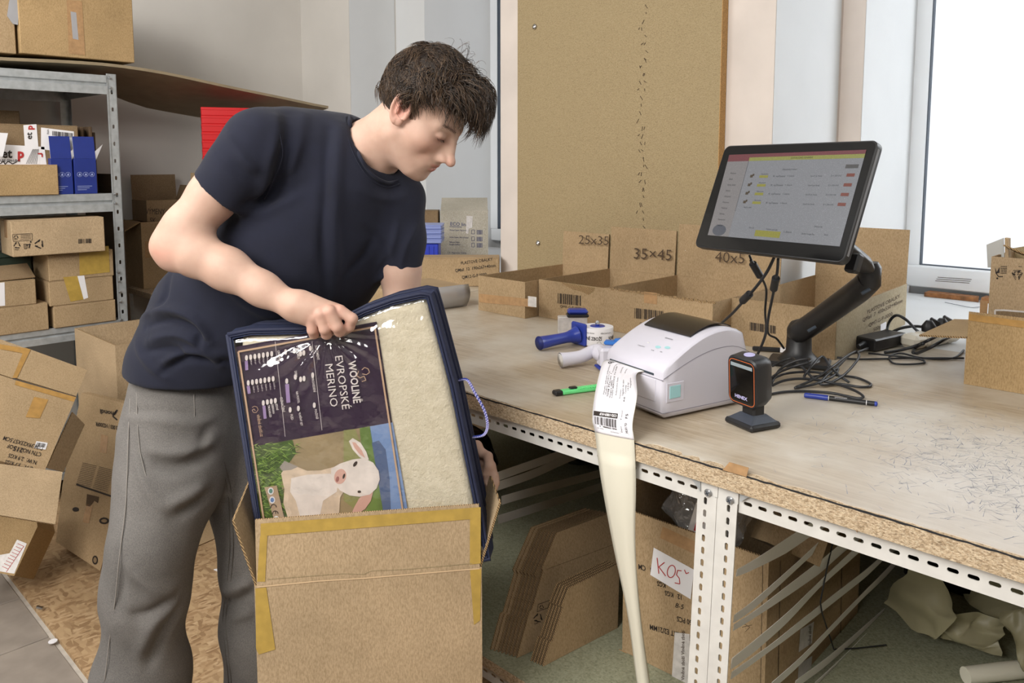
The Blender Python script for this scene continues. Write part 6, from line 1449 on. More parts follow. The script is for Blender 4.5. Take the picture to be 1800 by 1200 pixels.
def win(u, v):
    yb = LD - .018
    xx = inner[0][0] + (inner[8][0] - inner[0][0]) * u
    y0 = top_y(min(max(xx, inner[0][0] + .002), inner[7][0] - .002), inner); y = y0 + (yb - y0) * v
    xa = inner[0][0] + (inner[-1][0] - inner[0][0]) * v; xb_ = inner[8][0] + (inner[10][0] - inner[8][0]) * min(1, v * 1.25)
    x = xa + (xb_ - xa) * u
    return bq((x, y), film_z(x, y) if 0 < u < 1 and 0 < v < 1 else -.001)
b.grid(win, 90, 90); obj('clear_window', b, 'clear', r, True)
# handle cord at the right
b = MB(); P_ = spline([atd(808, 668, 1.47), atd(822, 668, 1.455), atd(835, 690, 1.45), atd(852, 722, 1.45), atd(857, 748, 1.45), atd(850, 764, 1.45), atd(832, 768, 1.46)], 12)
b.tube(P_, .0026, seg=8); cd_ = obj('cord', b, 'blue', r, True)
b = MB()
for i in range(0, len(P_) - 1):
    for q in (0, 1):
        c_ = P_[i].lerp(P_[i + 1], .5 * q); a = i * .9 + q * .45
        b.box(-.0009, .0009, -.0009, .0009, -.0009, .0009, Matrix.Translation(c_ - FW * .0024 + RT * (.0014 * (1 if (i + q) % 2 else -1))))
sub('cord_flecks', b, 'lilac', cd_, kind='stuff')
# blanket filling
ins = inset(outer, .013); 
def soft(pts, k=3):
    P_ = [Vector(p) for p in pts]
    for _ in range(k): 
        Q = []
        for i in range(len(P_)): a, c = P_[i], P_[(i + 1) % len(P_)]; Q += [a.lerp(c, .25), a.lerp(c, .75)]
        P_ = Q
    return [(p.x, p.y) for p in P_]
so_ = soft(ins, 2); ns = len(so_); cx_, cy_ = .20, .24
rg_ = [(.02, .93), (.006, .975), (.004, 1.0), (.10, 1.0), (.112, .96), (.116, .88)]
b = MB(); V = []
rings = [(.0055, .90), (.006, .955), (.014, .985), (.030, 1.0), (.080, 1.0), (.095, .97), (.102, .9)]
for z, k in rings: V += [bq((cx_ + (p[0] - cx_) * k, cy_ + (p[1] - cy_) * k), z) for p in so_]
b.add(V, [tuple(range(ns)), tuple(range(7 * ns - 1, 6 * ns - 1, -1))] + [(j * ns + i, j * ns + (i + 1) % ns, (j + 1) * ns + (i + 1) % ns, (j + 1) * ns + i) for j in range(6) for i in range(ns)])
bl_ = obj('folded_blanket', b, 'wool', None, True, label='cream wool blanket folded inside the clear-fronted navy bag', cat='blanket', angle=60)
# printed leaflet between blanket and window
r = thing('leaflet', 'purple and photo-printed leaflet with a sideways lamb picture inside the bag', 'leaflet', qB(560, 750))
qL = lambda x, y, o=0: qB(x, y, -.0035 + o)
def bmap(o): return lambda x, y: qL(380 + x / 2.5, 480 + y / 2.5, o)
b = MB(); c4 = [(78, 325), (705, 213), (773, 655), (842, 1042), (900, 1260), (230, 1330), (190, 1090), (140, 765)]
b.prism([bmap(0)(*p) for p in c4], -qB.n * .0006); obj('sheet', b, 'purple', r)
L1 = bmap(.0006)
def part_poly(name, pts, mat, o): 
    b = MB(); poly(b, bmap(o), pts); return obj(name, b, mat, r)
part_poly('photo_field', [(143, 765), (775, 655), (842, 1042), (900, 1260), (230, 1330), (190, 1090)], simple('blurred_tan_field', '9a8766', .45, var=.10, vs=14), .0006)
part_poly('photo_green', [(560, 690), (610, 684), (640, 760), (690, 1055), (640, 1060), (560, 1000)], simple('blurred_olive', '90905a', .45), .0008)
part_poly('photo_green', [(630, 680), (676, 673), (735, 1050), (665, 1056)], simple('blurred_green_meadow', '6f8a45', .45, var=.12, vs=20), .0009)
part_poly('photo_sky', [(674, 673), (775, 655), (842, 1042), (870, 1150), (760, 1170), (733, 1052)], simple('blurred_blue_sky', '7c97c4', .45), .0009)
part_poly('photo_trees', [(684, 745), (715, 735), (745, 775), (762, 900), (768, 1045), (735, 1051)], simple('blurred_blue_trees', '56688c', .45), .0010)
gr_ = part_poly('photo_grass', [(143, 765), (335, 732), (352, 790), (300, 860), (285, 930), (305, 1000), (330, 1082), (350, 1320), (230, 1330), (190, 1090)], simple('grass_print_dark', '3f5a1f', .5, var=.25, vs=80), .0010)
rg = random.Random(11); mats_ = [simple('grass_print_%s' % n_, c_, .5) for n_, c_ in (('mid', '6d9434'), ('light', '9cbb58'), ('deep', '2e4716'))]
for mi_, mt_ in enumerate(mats_):
    b = MB()
    for k in range(150):
        y = rg.uniform(745, 1085); x = rg.uniform(0, 1); xa = 146 + (y - 765) * .14; xb_ = (350 if y < 810 else 300 + (40 if y > 960 else 0)); x = xa + (xb_ - xa) * x + 4
        a = rg.uniform(-.9, .9); l = rg.uniform(18, 48); x2, y2 = x + l * math.cos(a), y + l * math.sin(a)
        if x2 > (395 if y < 830 else 345): continue
        poly(b, bmap(.0012 + mi_ * .00015), [(x, y - 1.6), (x2, y2), (x, y + 1.6)])
    sub('grass_blades', b, mt_, gr_, kind='stuff')
LW = simple('lamb_white_print', 'e6dbd3', .5, var=.05, vs=40); LP = simple('lamb_pink_print', 'd8a99a', .5); LC = simple('lamb_cream_print', 'd9c3ab', .5, var=.06, vs=60)
part_poly('lamb_body', [(285, 880), (305, 852), (350, 848), (400, 868), (460, 866), (520, 850), (560, 830), (560, 960), (545, 985), (540, 1062), (520, 1200), (330, 1230), (318, 1085), (295, 1010), (300, 950)], LC, .0018)
part_poly('lamb_body_light', [(330, 900), (400, 885), (500, 880), (540, 900), (530, 960), (470, 1000), (455, 1070), (370, 1075), (350, 1000), (325, 960)], LW, .0020)
part_poly('lamb_leg', [(278, 852), (300, 824), (325, 835), (360, 850), (330, 864), (290, 868)], simple('lamb_leg_print', '9d948c', .5), .0019)
part_poly('lamb_ear', [(583, 738), (600, 724), (635, 745), (660, 785), (671, 818), (655, 824), (628, 806), (600, 775)], LW, .0022)
part_poly('lamb_ear_inner', [(597, 742), (612, 744), (640, 778), (655, 812), (632, 797), (608, 768)], LP, .0024)
part_poly('lamb_ear', [(650, 968), (690, 958), (680, 1000), (655, 1035), (625, 1056), (593, 1060), (608, 1025), (628, 990)], LP, .0022)
part_poly('lamb_head', [(505, 858), (545, 836), (600, 818), (650, 812), (690, 832), (714, 868), (719, 905), (705, 945), (675, 972), (630, 982), (585, 976), (545, 955), (520, 925), (504, 895)], LW, .0026)
part_poly('lamb_muzzle', ell(545, 893, 26, 34, 18, .3), LP, .0028); part_poly('lamb_nose', ell(533, 905, 7, 13, 12, .2), simple('lamb_nose_print', '9c5f58', .5), .0030)
DK = simple('lamb_eye_print', '2a1c18', .3)
part_poly('lamb_nostril', ell(561, 892, 5, 12, 10, .3), DK, .0031); part_poly('lamb_eye', ell(611, 838, 7, 14, 12, .6), DK, .0031); part_poly('lamb_eye', ell(629, 960, 8, 6, 12), DK, .0031)
# gold border lines
b = MB(); stroke(b, bmap(.0034), [(210, 1090), (97, 345), (697, 236), (820, 1043)], 8); obj('border_line', b, 'tan_line', r)
# lettering (reads downwards)
def lt_(b, s, x, y, size, bold=0, xs=1.0, dx=.165, o=.0036): write(b, s, bmap(o), x, y, (dx, 1), size * 1.0, xs=xs, bold=bold, up=(1, -dx))
b = MB(); lt_(b, 'WOOLINE', 580, 388, 46, .022, .86, .13); lt_(b, '®', 632, 552, 16, 0, 1, .13); lt_(b, 'EVROPSKÉ', 521, 362, 48, 0, 1.08, .14); lt_(b, 'MERINO', 478, 398, 48, 0, 1.08, .13)
obj('title_lettering', b, 'cream_ink', r)
b = MB()
for s, x, y, sz in (('SORTIMENT', 434, 318, 15), ('PROVEDENÍ', 418, 460, 15), ('OZNAČENÍ', 280, 545, 16), ('GRAMÁŽ', 268, 340, 15), ('ROZMĚR', 350, 330, 15), ('DEKA', 344, 430, 14), ('NA POSTEL', 350, 520, 13), ('PLÉD', 326, 620, 14), ('VLNĚNÝ SET', 362, 612, 13), ('POLŠTÁŘ', 432, 598, 13), ('JEDNÉ', 260, 574, 13), ('SIBERIAN', 242, 576, 13), ('TM.KABLED', 226, 580, 13)):
    lt_(b, s, x, y, sz, .01, .8)
for k in range(7): lt_(b, '%d g/m²' % (350 + 50 * k), 132 + k * 18, 385 - k * 3, 9, 0, .7); lt_(b, '%dx200 cm' % (90 + 20 * k), 142 + k * 18, 497 - k * 3, 9, 0, .7)
for x in (283, 445): stroke(b, bmap(.0036), [(x - 24, 300), (x + 20, 690 if x > 400 else 718)], 1.6)
obj('small_lettering', b, 'cream_ink', r)
b = MB(); lt_(b, 'vlněné zboží.cz', 178, 622, 22, .01, .72)
c0x, c0y = 168, 602; cur = [(158, 590), (168, 584), (180, 588), (184, 600), (176, 612), (164, 612), (158, 602), (166, 596), (172, 604)]
for a_, c_ in zip(cur[:-1], cur[1:]): stroke(b, bmap(.0036), [a_, c_], 2.2)
for cur in ([(640, 425), (652, 414), (668, 420), (674, 436), (660, 446), (642, 442)], [(626, 430), (618, 450), (632, 460), (650, 452), (658, 470), (640, 476)]): stroke(b, bmap(.0036), cur, 3)
obj('logo_lettering', b, 'tan_line', r)
# check boxes
CK = None; cbs = [(133 + 18.5 * k, 372 - 3 * k) for k in range(7)] + [(141 + 18.2 * k, 482 - 3 * k) for k in range(7)] + [(207, 570), (225, 566), (242, 563), (260, 560), (305, 346), (343, 341), (371, 353), (385, 350), (310, 474), (348, 456), (371, 466), (386, 463), (414, 330), (424, 448), (361, 594), (325, 600), (431, 580)]
for x, y in cbs:
    pts = [(x + px_ * .62, y + py_) for px_, py_ in rrect(20, 24, 9, 3)]
    b = MB(); poly(b, bmap(.0038), pts); obj('tick_box', b, 'cream_ink', r)
b = MB()
for pts in ([(126, 386), (139, 384), (141, 425), (128, 427)], [(134, 496), (147, 494), (152, 528), (139, 530)], [(203, 583), (216, 581), (222, 638), (209, 640)], [(303, 488), (320, 486), (326, 568), (309, 570)]): poly(b, bmap(.0037), pts)
obj('lavender_bars', b, 'lav', r)
ct = part_poly('certificate_tag', [(212, 941), (266, 932), (300, 1080), (256, 1088)], simple('beige_tag', 'b59b80', .5), .0036)
for x, y, c_ in ((240, 957, '5f8f86'), (246, 996, '5f80b5'), (264, 1082, '5f9a4a')):
    b = MB(); poly(b, bmap(.0038), ell(x, y, 13, 16, 16)); sub('seal_ring', b, 'paper', ct)
    b = MB(); poly(b, bmap(.0040), ell(x, y, 8, 10, 16)); sub('seal_mark', b, simple('seal_%s' % c_, c_, .5), ct)
b = MB()
for cx, a0 in ((252, 1028), (260, 1056)):
    for k in range(8): 
        t0, t1 = math.pi * (.95 + k / 8 * 1.1) - math.pi / 2 - .3, math.pi * (.95 + (k + 1) / 8 * 1.1) - math.pi / 2 - .3
        stroke(b, bmap(.0040), [(cx + 12 * math.cos(t0 + math.pi / 2 + .2), a0 + 12 * math.sin(t0 + math.pi / 2 + .2)), (cx + 12 * math.cos(t1 + math.pi / 2 + .2), a0 + 12 * math.sin(t1 + math.pi / 2 + .2))], 4)
stroke(b, bmap(.0040), [(260, 1046), (262, 1058)], 3.5)
sub('ce_mark', b, 'ink', ct)
# ================================================================ PERSON (implicit surfaces turned into meshes)
def smin(a, b, k): 
    h = np.clip(.5 + .5 * (b - a) / k, 0, 1); return b * (1 - h) + a * h - k * h * (1 - h)
def smax(a, b, k): return -smin(-a, -b, k)
def A3(v): return np.array(tuple(v), dtype=np.float32)
def cap(P, a, b, ra, rb=None):
    rb = ra if rb is None else rb; a, b = A3(a), A3(b); d = b - a; t = np.clip(((P - a) @ d) / max(1e-9, float(d @ d)), 0, 1)
    return np.linalg.norm(P - a - t[:, None] * d, axis=1) - (ra + (rb - ra) * t)
def chain(P, pts, k=.02):
    d = None
    for (p0, r0), (p1, r1) in zip(pts[:-1], pts[1:]):
        e = cap(P, p0, p1, r0, r1); d = e if d is None else smin(d, e, k)
    return d
def ellp(P, c, r, R=None):
    q = P - A3(c)
    if R is not None: q = q @ R
    r = np.array(r, dtype=np.float32); k0 = np.linalg.norm(q / r, axis=1); k1 = np.linalg.norm(q / (r * r), axis=1) + 1e-9; return k0 * (k0 - 1) / k1
def hplane(P, o, n): n = A3(n); n = n / np.linalg.norm(n); return (P - A3(o)) @ n      # positive on the side of n
def mesh_sdf(fn, lo, hi, h):
    lo, hi = np.array(lo, float), np.array(hi, float); n = np.ceil((hi - lo) / h).astype(int) + 1
    C = 4; nc = np.ceil(n / C).astype(int) + 1; n = nc * C
    ax = [lo[i] + h * C * (np.arange(nc[i]) + .5) for i in range(3)]
    G = np.stack(np.meshgrid(*ax, indexing='ij'), -1).reshape(-1, 3).astype(np.float32); dc = fn(G).reshape(nc)
    V = np.where(np.repeat(np.repeat(np.repeat(dc, C, 0), C, 1), C, 2) > 0, 1., -1.).astype(np.float32)
    act = np.argwhere(np.abs(dc) < h * C * 1.35)
    o = np.stack(np.meshgrid(np.arange(C), np.arange(C), np.arange(C), indexing='ij'), -1).reshape(-1, 3)
    I = (act[:, None, :] * C + o[None]).reshape(-1, 3)
    Pn = (lo + (I + 0.0) * h).astype(np.float32); D = np.concatenate([fn(Pn[s:s + 400000]) for s in range(0, len(Pn), 400000)])
    V[I[:, 0], I[:, 1], I[:, 2]] = D
    S = V < 0; c = S[:-1, :-1, :-1].astype(np.int8)
    tot = np.zeros_like(c)
    for dx in (0, 1):
        for dy in (0, 1):
            for dz in (0, 1): tot += S[dx:S.shape[0] - 1 + dx, dy:S.shape[1] - 1 + dy, dz:S.shape[2] - 1 + dz]
    ce = np.argwhere((tot > 0) & (tot < 8)); idx = -np.ones(tot.shape, np.int64); idx[ce[:, 0], ce[:, 1], ce[:, 2]] = np.arange(len(ce))
    off_ = [(a, b, c_) for a in (0, 1) for b in (0, 1) for c_ in (0, 1)]; val = {q: V[ce[:, 0] + q[0], ce[:, 1] + q[1], ce[:, 2] + q[2]] for q in off_}
    acc = np.zeros((len(ce), 3)); cnt = np.zeros(len(ce))
    for a in off_:
        for axn in range(3):
            if a[axn] == 0:
                b = list(a); b[axn] = 1; b = tuple(b); va, vb = val[a], val[b]; m = (va < 0) != (vb < 0); t = np.where(m, va / np.where(m, va - vb, 1), 0)
                p = np.array(a, float)[None] + np.zeros((len(ce), 3)); p[:, axn] += t; acc += p * m[:, None]; cnt += m
    VV = lo + (ce + acc / cnt[:, None]) * h; F_ = []
    for axn in range(3):
        u, v = [(1, 2), (2, 0), (0, 1)][axn]
        sl0 = [slice(None)] * 3; sl1 = [slice(None)] * 3; sl0[axn] = slice(0, -1); sl1[axn] = slice(1, None); s0, s1 = S[tuple(sl0)], S[tuple(sl1)]
        for sgn in (0, 1):
            E = np.argwhere((s0 & ~s1) if sgn == 0 else (~s0 & s1)); E = E[(E[:, u] > 0) & (E[:, v] > 0) & (E[:, u] < tot.shape[u]) & (E[:, v] < tot.shape[v]) & (E[:, axn] < tot.shape[axn])]
            q = []
            for du, dv in ((-1, -1), (0, -1), (0, 0), (-1, 0)):
                e = E.copy(); e[:, u] += du; e[:, v] += dv; q.append(idx[e[:, 0], e[:, 1], e[:, 2]])
            q = np.stack(q, 1); q = q[(q >= 0).all(1)]
            F_.append(q if sgn == 0 else q[:, ::-1])
    return VV, np.concatenate(F_)
def hit(fn, px, py, d0=1.1, d1=2.2, n=220):
    """first point of a surface along a sight line"""
    r_ = ray(px, py); sc_ = 1 / r_.dot(FW); P = np.array([tuple(CO + r_ * (sc_ * (d0 + (d1 - d0) * i / n))) for i in range(n + 1)], np.float32); D = fn(P)
    for i in range(n + 1):
        if D[i] < 0:
            t = 0 if i == 0 else D[i - 1] / (D[i - 1] - D[i]); return Vector(P[i - 1] + (P[i] - P[i - 1]) * t) if i else Vector(P[0])
    return None
def folds_apply(VV, N, folds):
    for pts, wd, amp in folds:
        pts = [p for p in pts if p is not None]
        if len(pts) < 2: continue
        pts = [np.array(tuple(p)) for p in spline(pts, 4)]; D = np.full(len(VV), 9.0); T = np.zeros(len(VV)); L = len(pts) - 1
        for i, (a, b) in enumerate(zip(pts[:-1], pts[1:])):
            d = b - a; t = np.clip(((VV - a) @ d) / max(1e-9, d @ d), 0, 1); e = np.linalg.norm(VV - a - t[:, None] * d, axis=1); m = e < D; D[m] = e[m]; T[m] = (i + t[m]) / L
        w = np.exp(-(D / wd) ** 2) * np.sin(np.clip(T, 0.03, .97) * math.pi) ** .5; VV = VV + N * (w * amp)[:, None]
    return VV
def vnormals(VV, F_):
    n = np.cross(VV[F_[:, 1]] - VV[F_[:, 0]], VV[F_[:, 2]] - VV[F_[:, 0]]); N = np.zeros_like(VV)
    for k in range(4): np.add.at(N, F_[:, k], n)
    return N / (np.linalg.norm(N, axis=1, keepdims=True) + 1e-12)
def smooth_mesh(VV, F_, it=2, lam=.5):
    for _ in range(it):
        A = np.zeros_like(VV); c = np.zeros(len(VV))
        for k in range(4):
            np.add.at(A, F_[:, k], VV[F_[:, (k + 1) % 4]] + VV[F_[:, (k - 1) % 4]]); np.add.at(c, F_[:, k], 2)
        VV = VV * (1 - lam) + lam * A / np.maximum(c, 1)[:, None]
    return VV
def npobj(name, VV, F_, mat, parent, tone=None, L=None, **kw):
    L = ORG[parent.name] if parent is not None else Vector(L); me = bpy.data.meshes.new(name); VV = VV - np.array(tuple(L))
    me.vertices.add(len(VV)); me.vertices.foreach_set('co', VV.astype(np.float32).ravel()); nf, k = F_.shape
    me.loops.add(nf * k); me.loops.foreach_set('vertex_index', F_.astype(np.int32).ravel()); me.polygons.add(nf)
    me.polygons.foreach_set('loop_start', np.arange(0, nf * k, k, dtype=np.int32)); me.polygons.foreach_set('loop_total', np.full(nf, k, np.int32)); me.polygons.foreach_set('use_smooth', np.ones(nf, bool))
    me.update(calc_edges=True); me.materials.append(M[mat] if isinstance(mat, str) else mat)
    if tone is not None:
        ca_ = me.color_attributes.new('tone', 'FLOAT_COLOR', 'POINT'); ca_.data.foreach_set('color', np.concatenate([tone, np.ones((len(tone), 1))], 1).astype(np.float32).ravel())
    o = bpy.data.objects.new(name, me); COL.objects.link(o)
    if parent is not None: o.parent = parent
    else: o.location = L
    ORG[o.name] = L
    for kk, v in kw.items(): o[kk] = v
    return o
D_ = atd
# ---- head frame
yaw, pit, rol = math.radians(-21), math.radians(40.2), math.radians(-1.7)
Rh = Matrix.Rotation(yaw, 3, 'Z') @ Matrix.Rotation(pit, 3, 'Y') @ Matrix.Rotation(rol, 3, 'X')
B3 = Matrix(((RT.x, FW.x, 0), (RT.y, FW.y, 0), (0, 0, 1)))
HR = B3 @ Rh; HC = D_(742, 193, 1.575); HRn = np.array(HR, dtype=np.float32); HCn = A3(HC); HS = .965
def toh(P): return ((P - HCn) @ HRn) / HS
def hw_(v): return HC + HR @ (Vector(v) * HS)
def head_local(q):
    s = np.abs(q[:, 1]); qs = q.copy(); qs[:, 1] = s                       # mirror symmetric
    d = ellp(q, (-.006, 0, .032), (.087, .077, .082))
    d = smin(d, ellp(q, (.028, 0, -.028), (.060, .060, .082)), .03)
    d = smin(d, cap(qs, (.004, .050, -.062), (.062, .020, -.098), .022, .018), .03)
    d = smin(d, ellp(q, (.045, 0, -.082), (.040, .034, .026)), .025)
    d = smin(d, ellp(q, (.078, 0, -.103), (.014, .018, .014)), .016)
    d = smin(d, ellp(qs, (.050, .043, -.030), (.026, .022, .024)), .024)
    d = smin(d, ellp(q, (.074, 0, -.062), (.022, .030, .022)), .018)
    d = smin(d, cap(qs, (.084, .008, .014), (.066, .044, .012), .008, .008), .016)
    d = smax(d, -ellp(qs, (.097, .033, -.006), (.016, .017, .010)), .012)
    d = smin(d, ellp(qs, (.074, .031, -.005), (.0130, .0150, .0105)), .004)
    d = smax(d, -cap(qs, (.0885, .022, -.0105), (.078, .044, -.009), .0009), .002)
    nose = cap(q, (.086, 0, .002), (.112, 0, -.036), .0065, .0085)
    nose = smin(nose, ellp(q, (.115, 0, -.040), (.0105, .0100, .0090)), .008)
    nose = smin(nose, ellp(qs, (.1015, .0115, -.043), (.0105, .0065, .0075)), .005)
    d = smin(d, ellp(q, (.084, 0, -.030), (.020, .014, .034)), .012)
    d = smin(d, nose, .012)
    d = smax(d, -ellp(qs, (.107, .0065, -.0505), (.006, .0035, .003)), .003)
    d = smin(d, ellp(q, (.0905, 0, -.0655), (.0085, .0205, .0046)), .004)
    d = smin(d, ellp(q, (.0885, 0, -.0765), (.0085, .0170, .0056)), .005)
    d = smax(d, -cap(qs, (.099, .000, -.0708), (.083, .026, -.0712), .0010), .003)
    # ear
    c_, s_ = math.cos(-.22), math.sin(-.22); e = qs - np.array([.000, .077, -.006], np.float32); ex = e[:, 0] * c_ - e[:, 2] * s_; ez = e[:, 0] * s_ + e[:, 2] * c_; ey = e[:, 1] - .3 * (-(ex)) * 1.0
    E = np.stack([ex, ey, ez], 1)
    rad = np.sqrt((ex / .0165) ** 2 + ((ez - .002) / .029) ** 2)
    rim = np.sqrt(((rad - 1) * .018) ** 2 + (ey - .006) ** 2) - .0036
    rim = np.where((ez < -.018) & (ex > 0), rim + .004, rim)
    plate = smax(ellp(E, (0, .002, 0), (.0165, .0042, .029)), -ellp(E, (.001, .009, .001), (.0105, .0085, .0195)), .003)
    ear = smin(rim, plate, .004); ear = smin(ear, ellp(E, (.003, .003, -.026), (.0085, .0045, .009)), .005)
    ear = smin(ear, cap(E, (-.006, .006, .013), (-.004, .006, -.010), .0028), .003); ear = smin(ear, ellp(E, (.012, .004, -.005), (.004, .004, .006)), .003)
    d = smin(d, ear, .004)
    return d * HS
nb = D_(648, 268, 1.635)
def f_head(P):
    d = head_local(toh(P))
    d = smin(d, chain(P, [(hw_((-.020, 0, -.035)), .046), (hw_((-.022, .0, -.085)), .051), (nb, .059), (D_(600, 300, 1.65), .075)], .03), .028)
    d = smin(d, cap(P, hw_((-.01, -.045, -.05)), D_(668, 300, 1.60), .012, .012), .02)   # neck muscle
    return d
# ---- right arm and hand
SR, ER, WR_ = D_(447, 250, 1.52), D_(309, 430, 1.475), D_(520, 540, 1.425)
def f_armR(P):
    d = chain(P, [(SR, .046), (D_(376, 343, 1.50), .0435), (D_(328, 402, 1.48), .041), (ER, .039)], .02)
    d = smin(d, chain(P, [(ER, .038), (D_(345, 446, 1.465), .0400), (D_(400, 473, 1.455), .0370), (D_(462, 508, 1.44), .0290), (WR_, .0235)], .02), .02)
    d = smin(d, cap(P, D_(292, 436, 1.475), D_(304, 450, 1.475), .022, .026), .02)
    return d
hd_, hp_ = 1.423, 1.405
FNG = [  # (knuckle, middle joint, tip, tucked tip, radius) per finger, little to index
    [((549, 560), hp_ + .002), ((549, 580), hp_ + .004), ((552, 587), hp_ + .014), ((555, 583), hp_ + .034)],
    [((563, 553), hp_ - .003), ((571, 578), hp_ - .003), ((574, 587), hp_ + .008), ((575, 583), hp_ + .030)],
    [((580, 548), hp_ - .004), ((593, 574), hp_ - .004), ((597, 582), hp_ + .006), ((598, 578), hp_ + .028)],
    [((598, 546), hp_ + .006), ((619, 560), hp_ + .006), ((614, 574), hp_ + .012), ((609, 578), hp_ + .024)]]
FR = [.0090, .0098, .0102, .0096]
def f_handR(P):
    d = chain(P, [(WR_, .0255), (D_(538, 545, 1.422), .026)], .02)
    for (a, r0), (b, r1) in [((D_(520, 535, 1.42), .022), (D_(551, 562, hp_ + .012), .0135)), ((D_(524, 536, 1.42), .022), (D_(565, 556, hp_ + .008), .0140)), ((D_(528, 535, 1.42), .021), (D_(580, 550, hp_ + .008), .0142)), ((D_(532, 534, 1.42), .020), (D_(597, 548, hp_ + .016), .0135))]:
        d = smin(d, cap(P, a, b, r0, r1), .012)
    for F_, r_ in zip(FNG, FR):
        pts = [(D_(*p, dd), r_ * k) for (p, dd), k in zip(F_, (1.12, 1.02, .98, .86))]
        d = smin(d, chain(P, pts, .004), .0035)
    d = smin(d, chain(P, [(D_(545, 545, 1.445), .016), (D_(590, 560, 1.462), .0125), (D_(612, 574, 1.452), .0105), (D_(604, 583, 1.440), .0085)], .008), .006)   # thumb behind
    for (p, dd) in [((552, 557), hp_ - .006), ((564, 551), hp_ - .010), ((580, 546), hp_ - .010)]: d = smin(d, ellp(P, D_(*p, dd + .004), (.0075, .0075, .0075)), .006)
    return d
# ---- left arm, mostly hidden
SL_ = D_(700, 352, 1.665)
EL_, WL_ = D_(710, 570, 1.66), D_(795, 760, 1.645)
def f_armL(P): return chain(P, [(SL_, .048), (D_(703, 470, 1.665), .0385), (EL_, .040), (D_(745, 650, 1.655), .037), (WL_, .027)], .03)
def f_handL(P):
    d = chain(P, [(WL_, .026), (D_(815, 800, 1.62), .027), (D_(826, 825, 1.60), .024)], .02)
    for k, (p0, p1, p2, p3) in enumerate((((846, 796), (858, 802), (860, 820), (854, 834)), ((848, 812), (863, 818), (869, 838), (864, 852)), ((848, 826), (862, 834), (870, 848), (865, 860)), ((846, 838), (858, 846), (866, 858), (860, 868)))):
        dd = 1.565 - .004 * k; d = smin(d, chain(P, [(D_(*p0, dd + .03), .011), (D_(*p1, dd), .0095), (D_(*p2, dd - .01), .0092), (D_(*p3, dd - .012), .008)], .004), .004)
    d = smin(d, chain(P, [(D_(815, 790, 1.62), .014), (D_(838, 784, 1.59), .011), (D_(846, 796, 1.575), .009)], .006), .006)
    return d
# ---- clothing
def torso(P):
    d = chain(P, [(D_(600, 322, 1.645), .118), (D_(505, 440, 1.66), .141), (D_(390, 565, 1.68), .134), (D_(328, 650, 1.67), .110), (D_(326, 720, 1.67), .110)], .06)
    d = smin(d, cap(P, D_(505, 430, 1.64), D_(590, 470, 1.70), .12, .085), .05)
    d = smin(d, cap(P, D_(640, 395, 1.69), D_(560, 500, 1.71), .095, .10), .05)
    d = smin(d, cap(P, D_(400, 590, 1.71), D_(330, 650, 1.71), .11, .095), .05)
    d = smin(d, cap(P, D_(452, 252, 1.545), D_(600, 262, 1.65), .060, .066), .05)      # shoulder to neck
    d = smin(d, cap(P, D_(497, 262, 1.60), D_(590, 275, 1.69), .072, .072), .05)      # upper back
    d = smin(d, cap(P, D_(625, 300, 1.66), SL_, .058, .050), .04)
    return d
def f_shirt(P):
    d = torso(P)
    sl = chain(P, [(D_(456, 252, 1.53), .057), (D_(418, 294, 1.515), .056), (D_(368, 360, 1.50), .0575)], .02)
    n_ = (D_(345, 378, 1.5) - D_(417, 303, 1.5)); sl = smax(sl, hplane(P, D_(382, 341, 1.50), (D_(340, 388, 1.50) - D_(382, 341, 1.50))), .007)
    d = smin(d, sl, .035)
    s2 = chain(P, [(SL_, .052), (D_(703, 420, 1.665), .048), (D_(703, 500, 1.665), .0425)], .03); s2 = smax(s2, hplane(P, D_(703, 488, 1.665), (0.02, 0, -1)), .006)
    d = smin(d, s2, .03)
    # hem
    d = smax(d, hplane(P, D_(300, 682, 1.56), -UPZ - RT * .06 + FW * .05), .004)
    # openings
    arm_in = chain(P, [(D_(386, 334, 1.505), .0455), (D_(344, 385, 1.49), .047)], .02); d = smax(d, -arm_in, .008)
    d = smax(d, -cap(P, D_(703, 478, 1.665), D_(703, 520, 1.665), .036), .006)
    neckc = chain(P, [(hw_((-.022, 0, -.09)), .055), (D_(657, 262, 1.63), .062), (D_(647, 276, 1.63), .056)], .02); d = smax(d, -neckc, .006)
    d = smax(d, -cap(P, D_(690, 270, 1.60), D_(672, 268, 1.56), .034, .036), .008)
    return d
pers = thing('person', 'young person with tousled dark hair in navy T-shirt and grey jeans, bending over the carton', 'person', atd(330, 1560, 1.58) * 1.0)
pers.location.z = .008; ORG[pers.name] = Vector(pers.location)
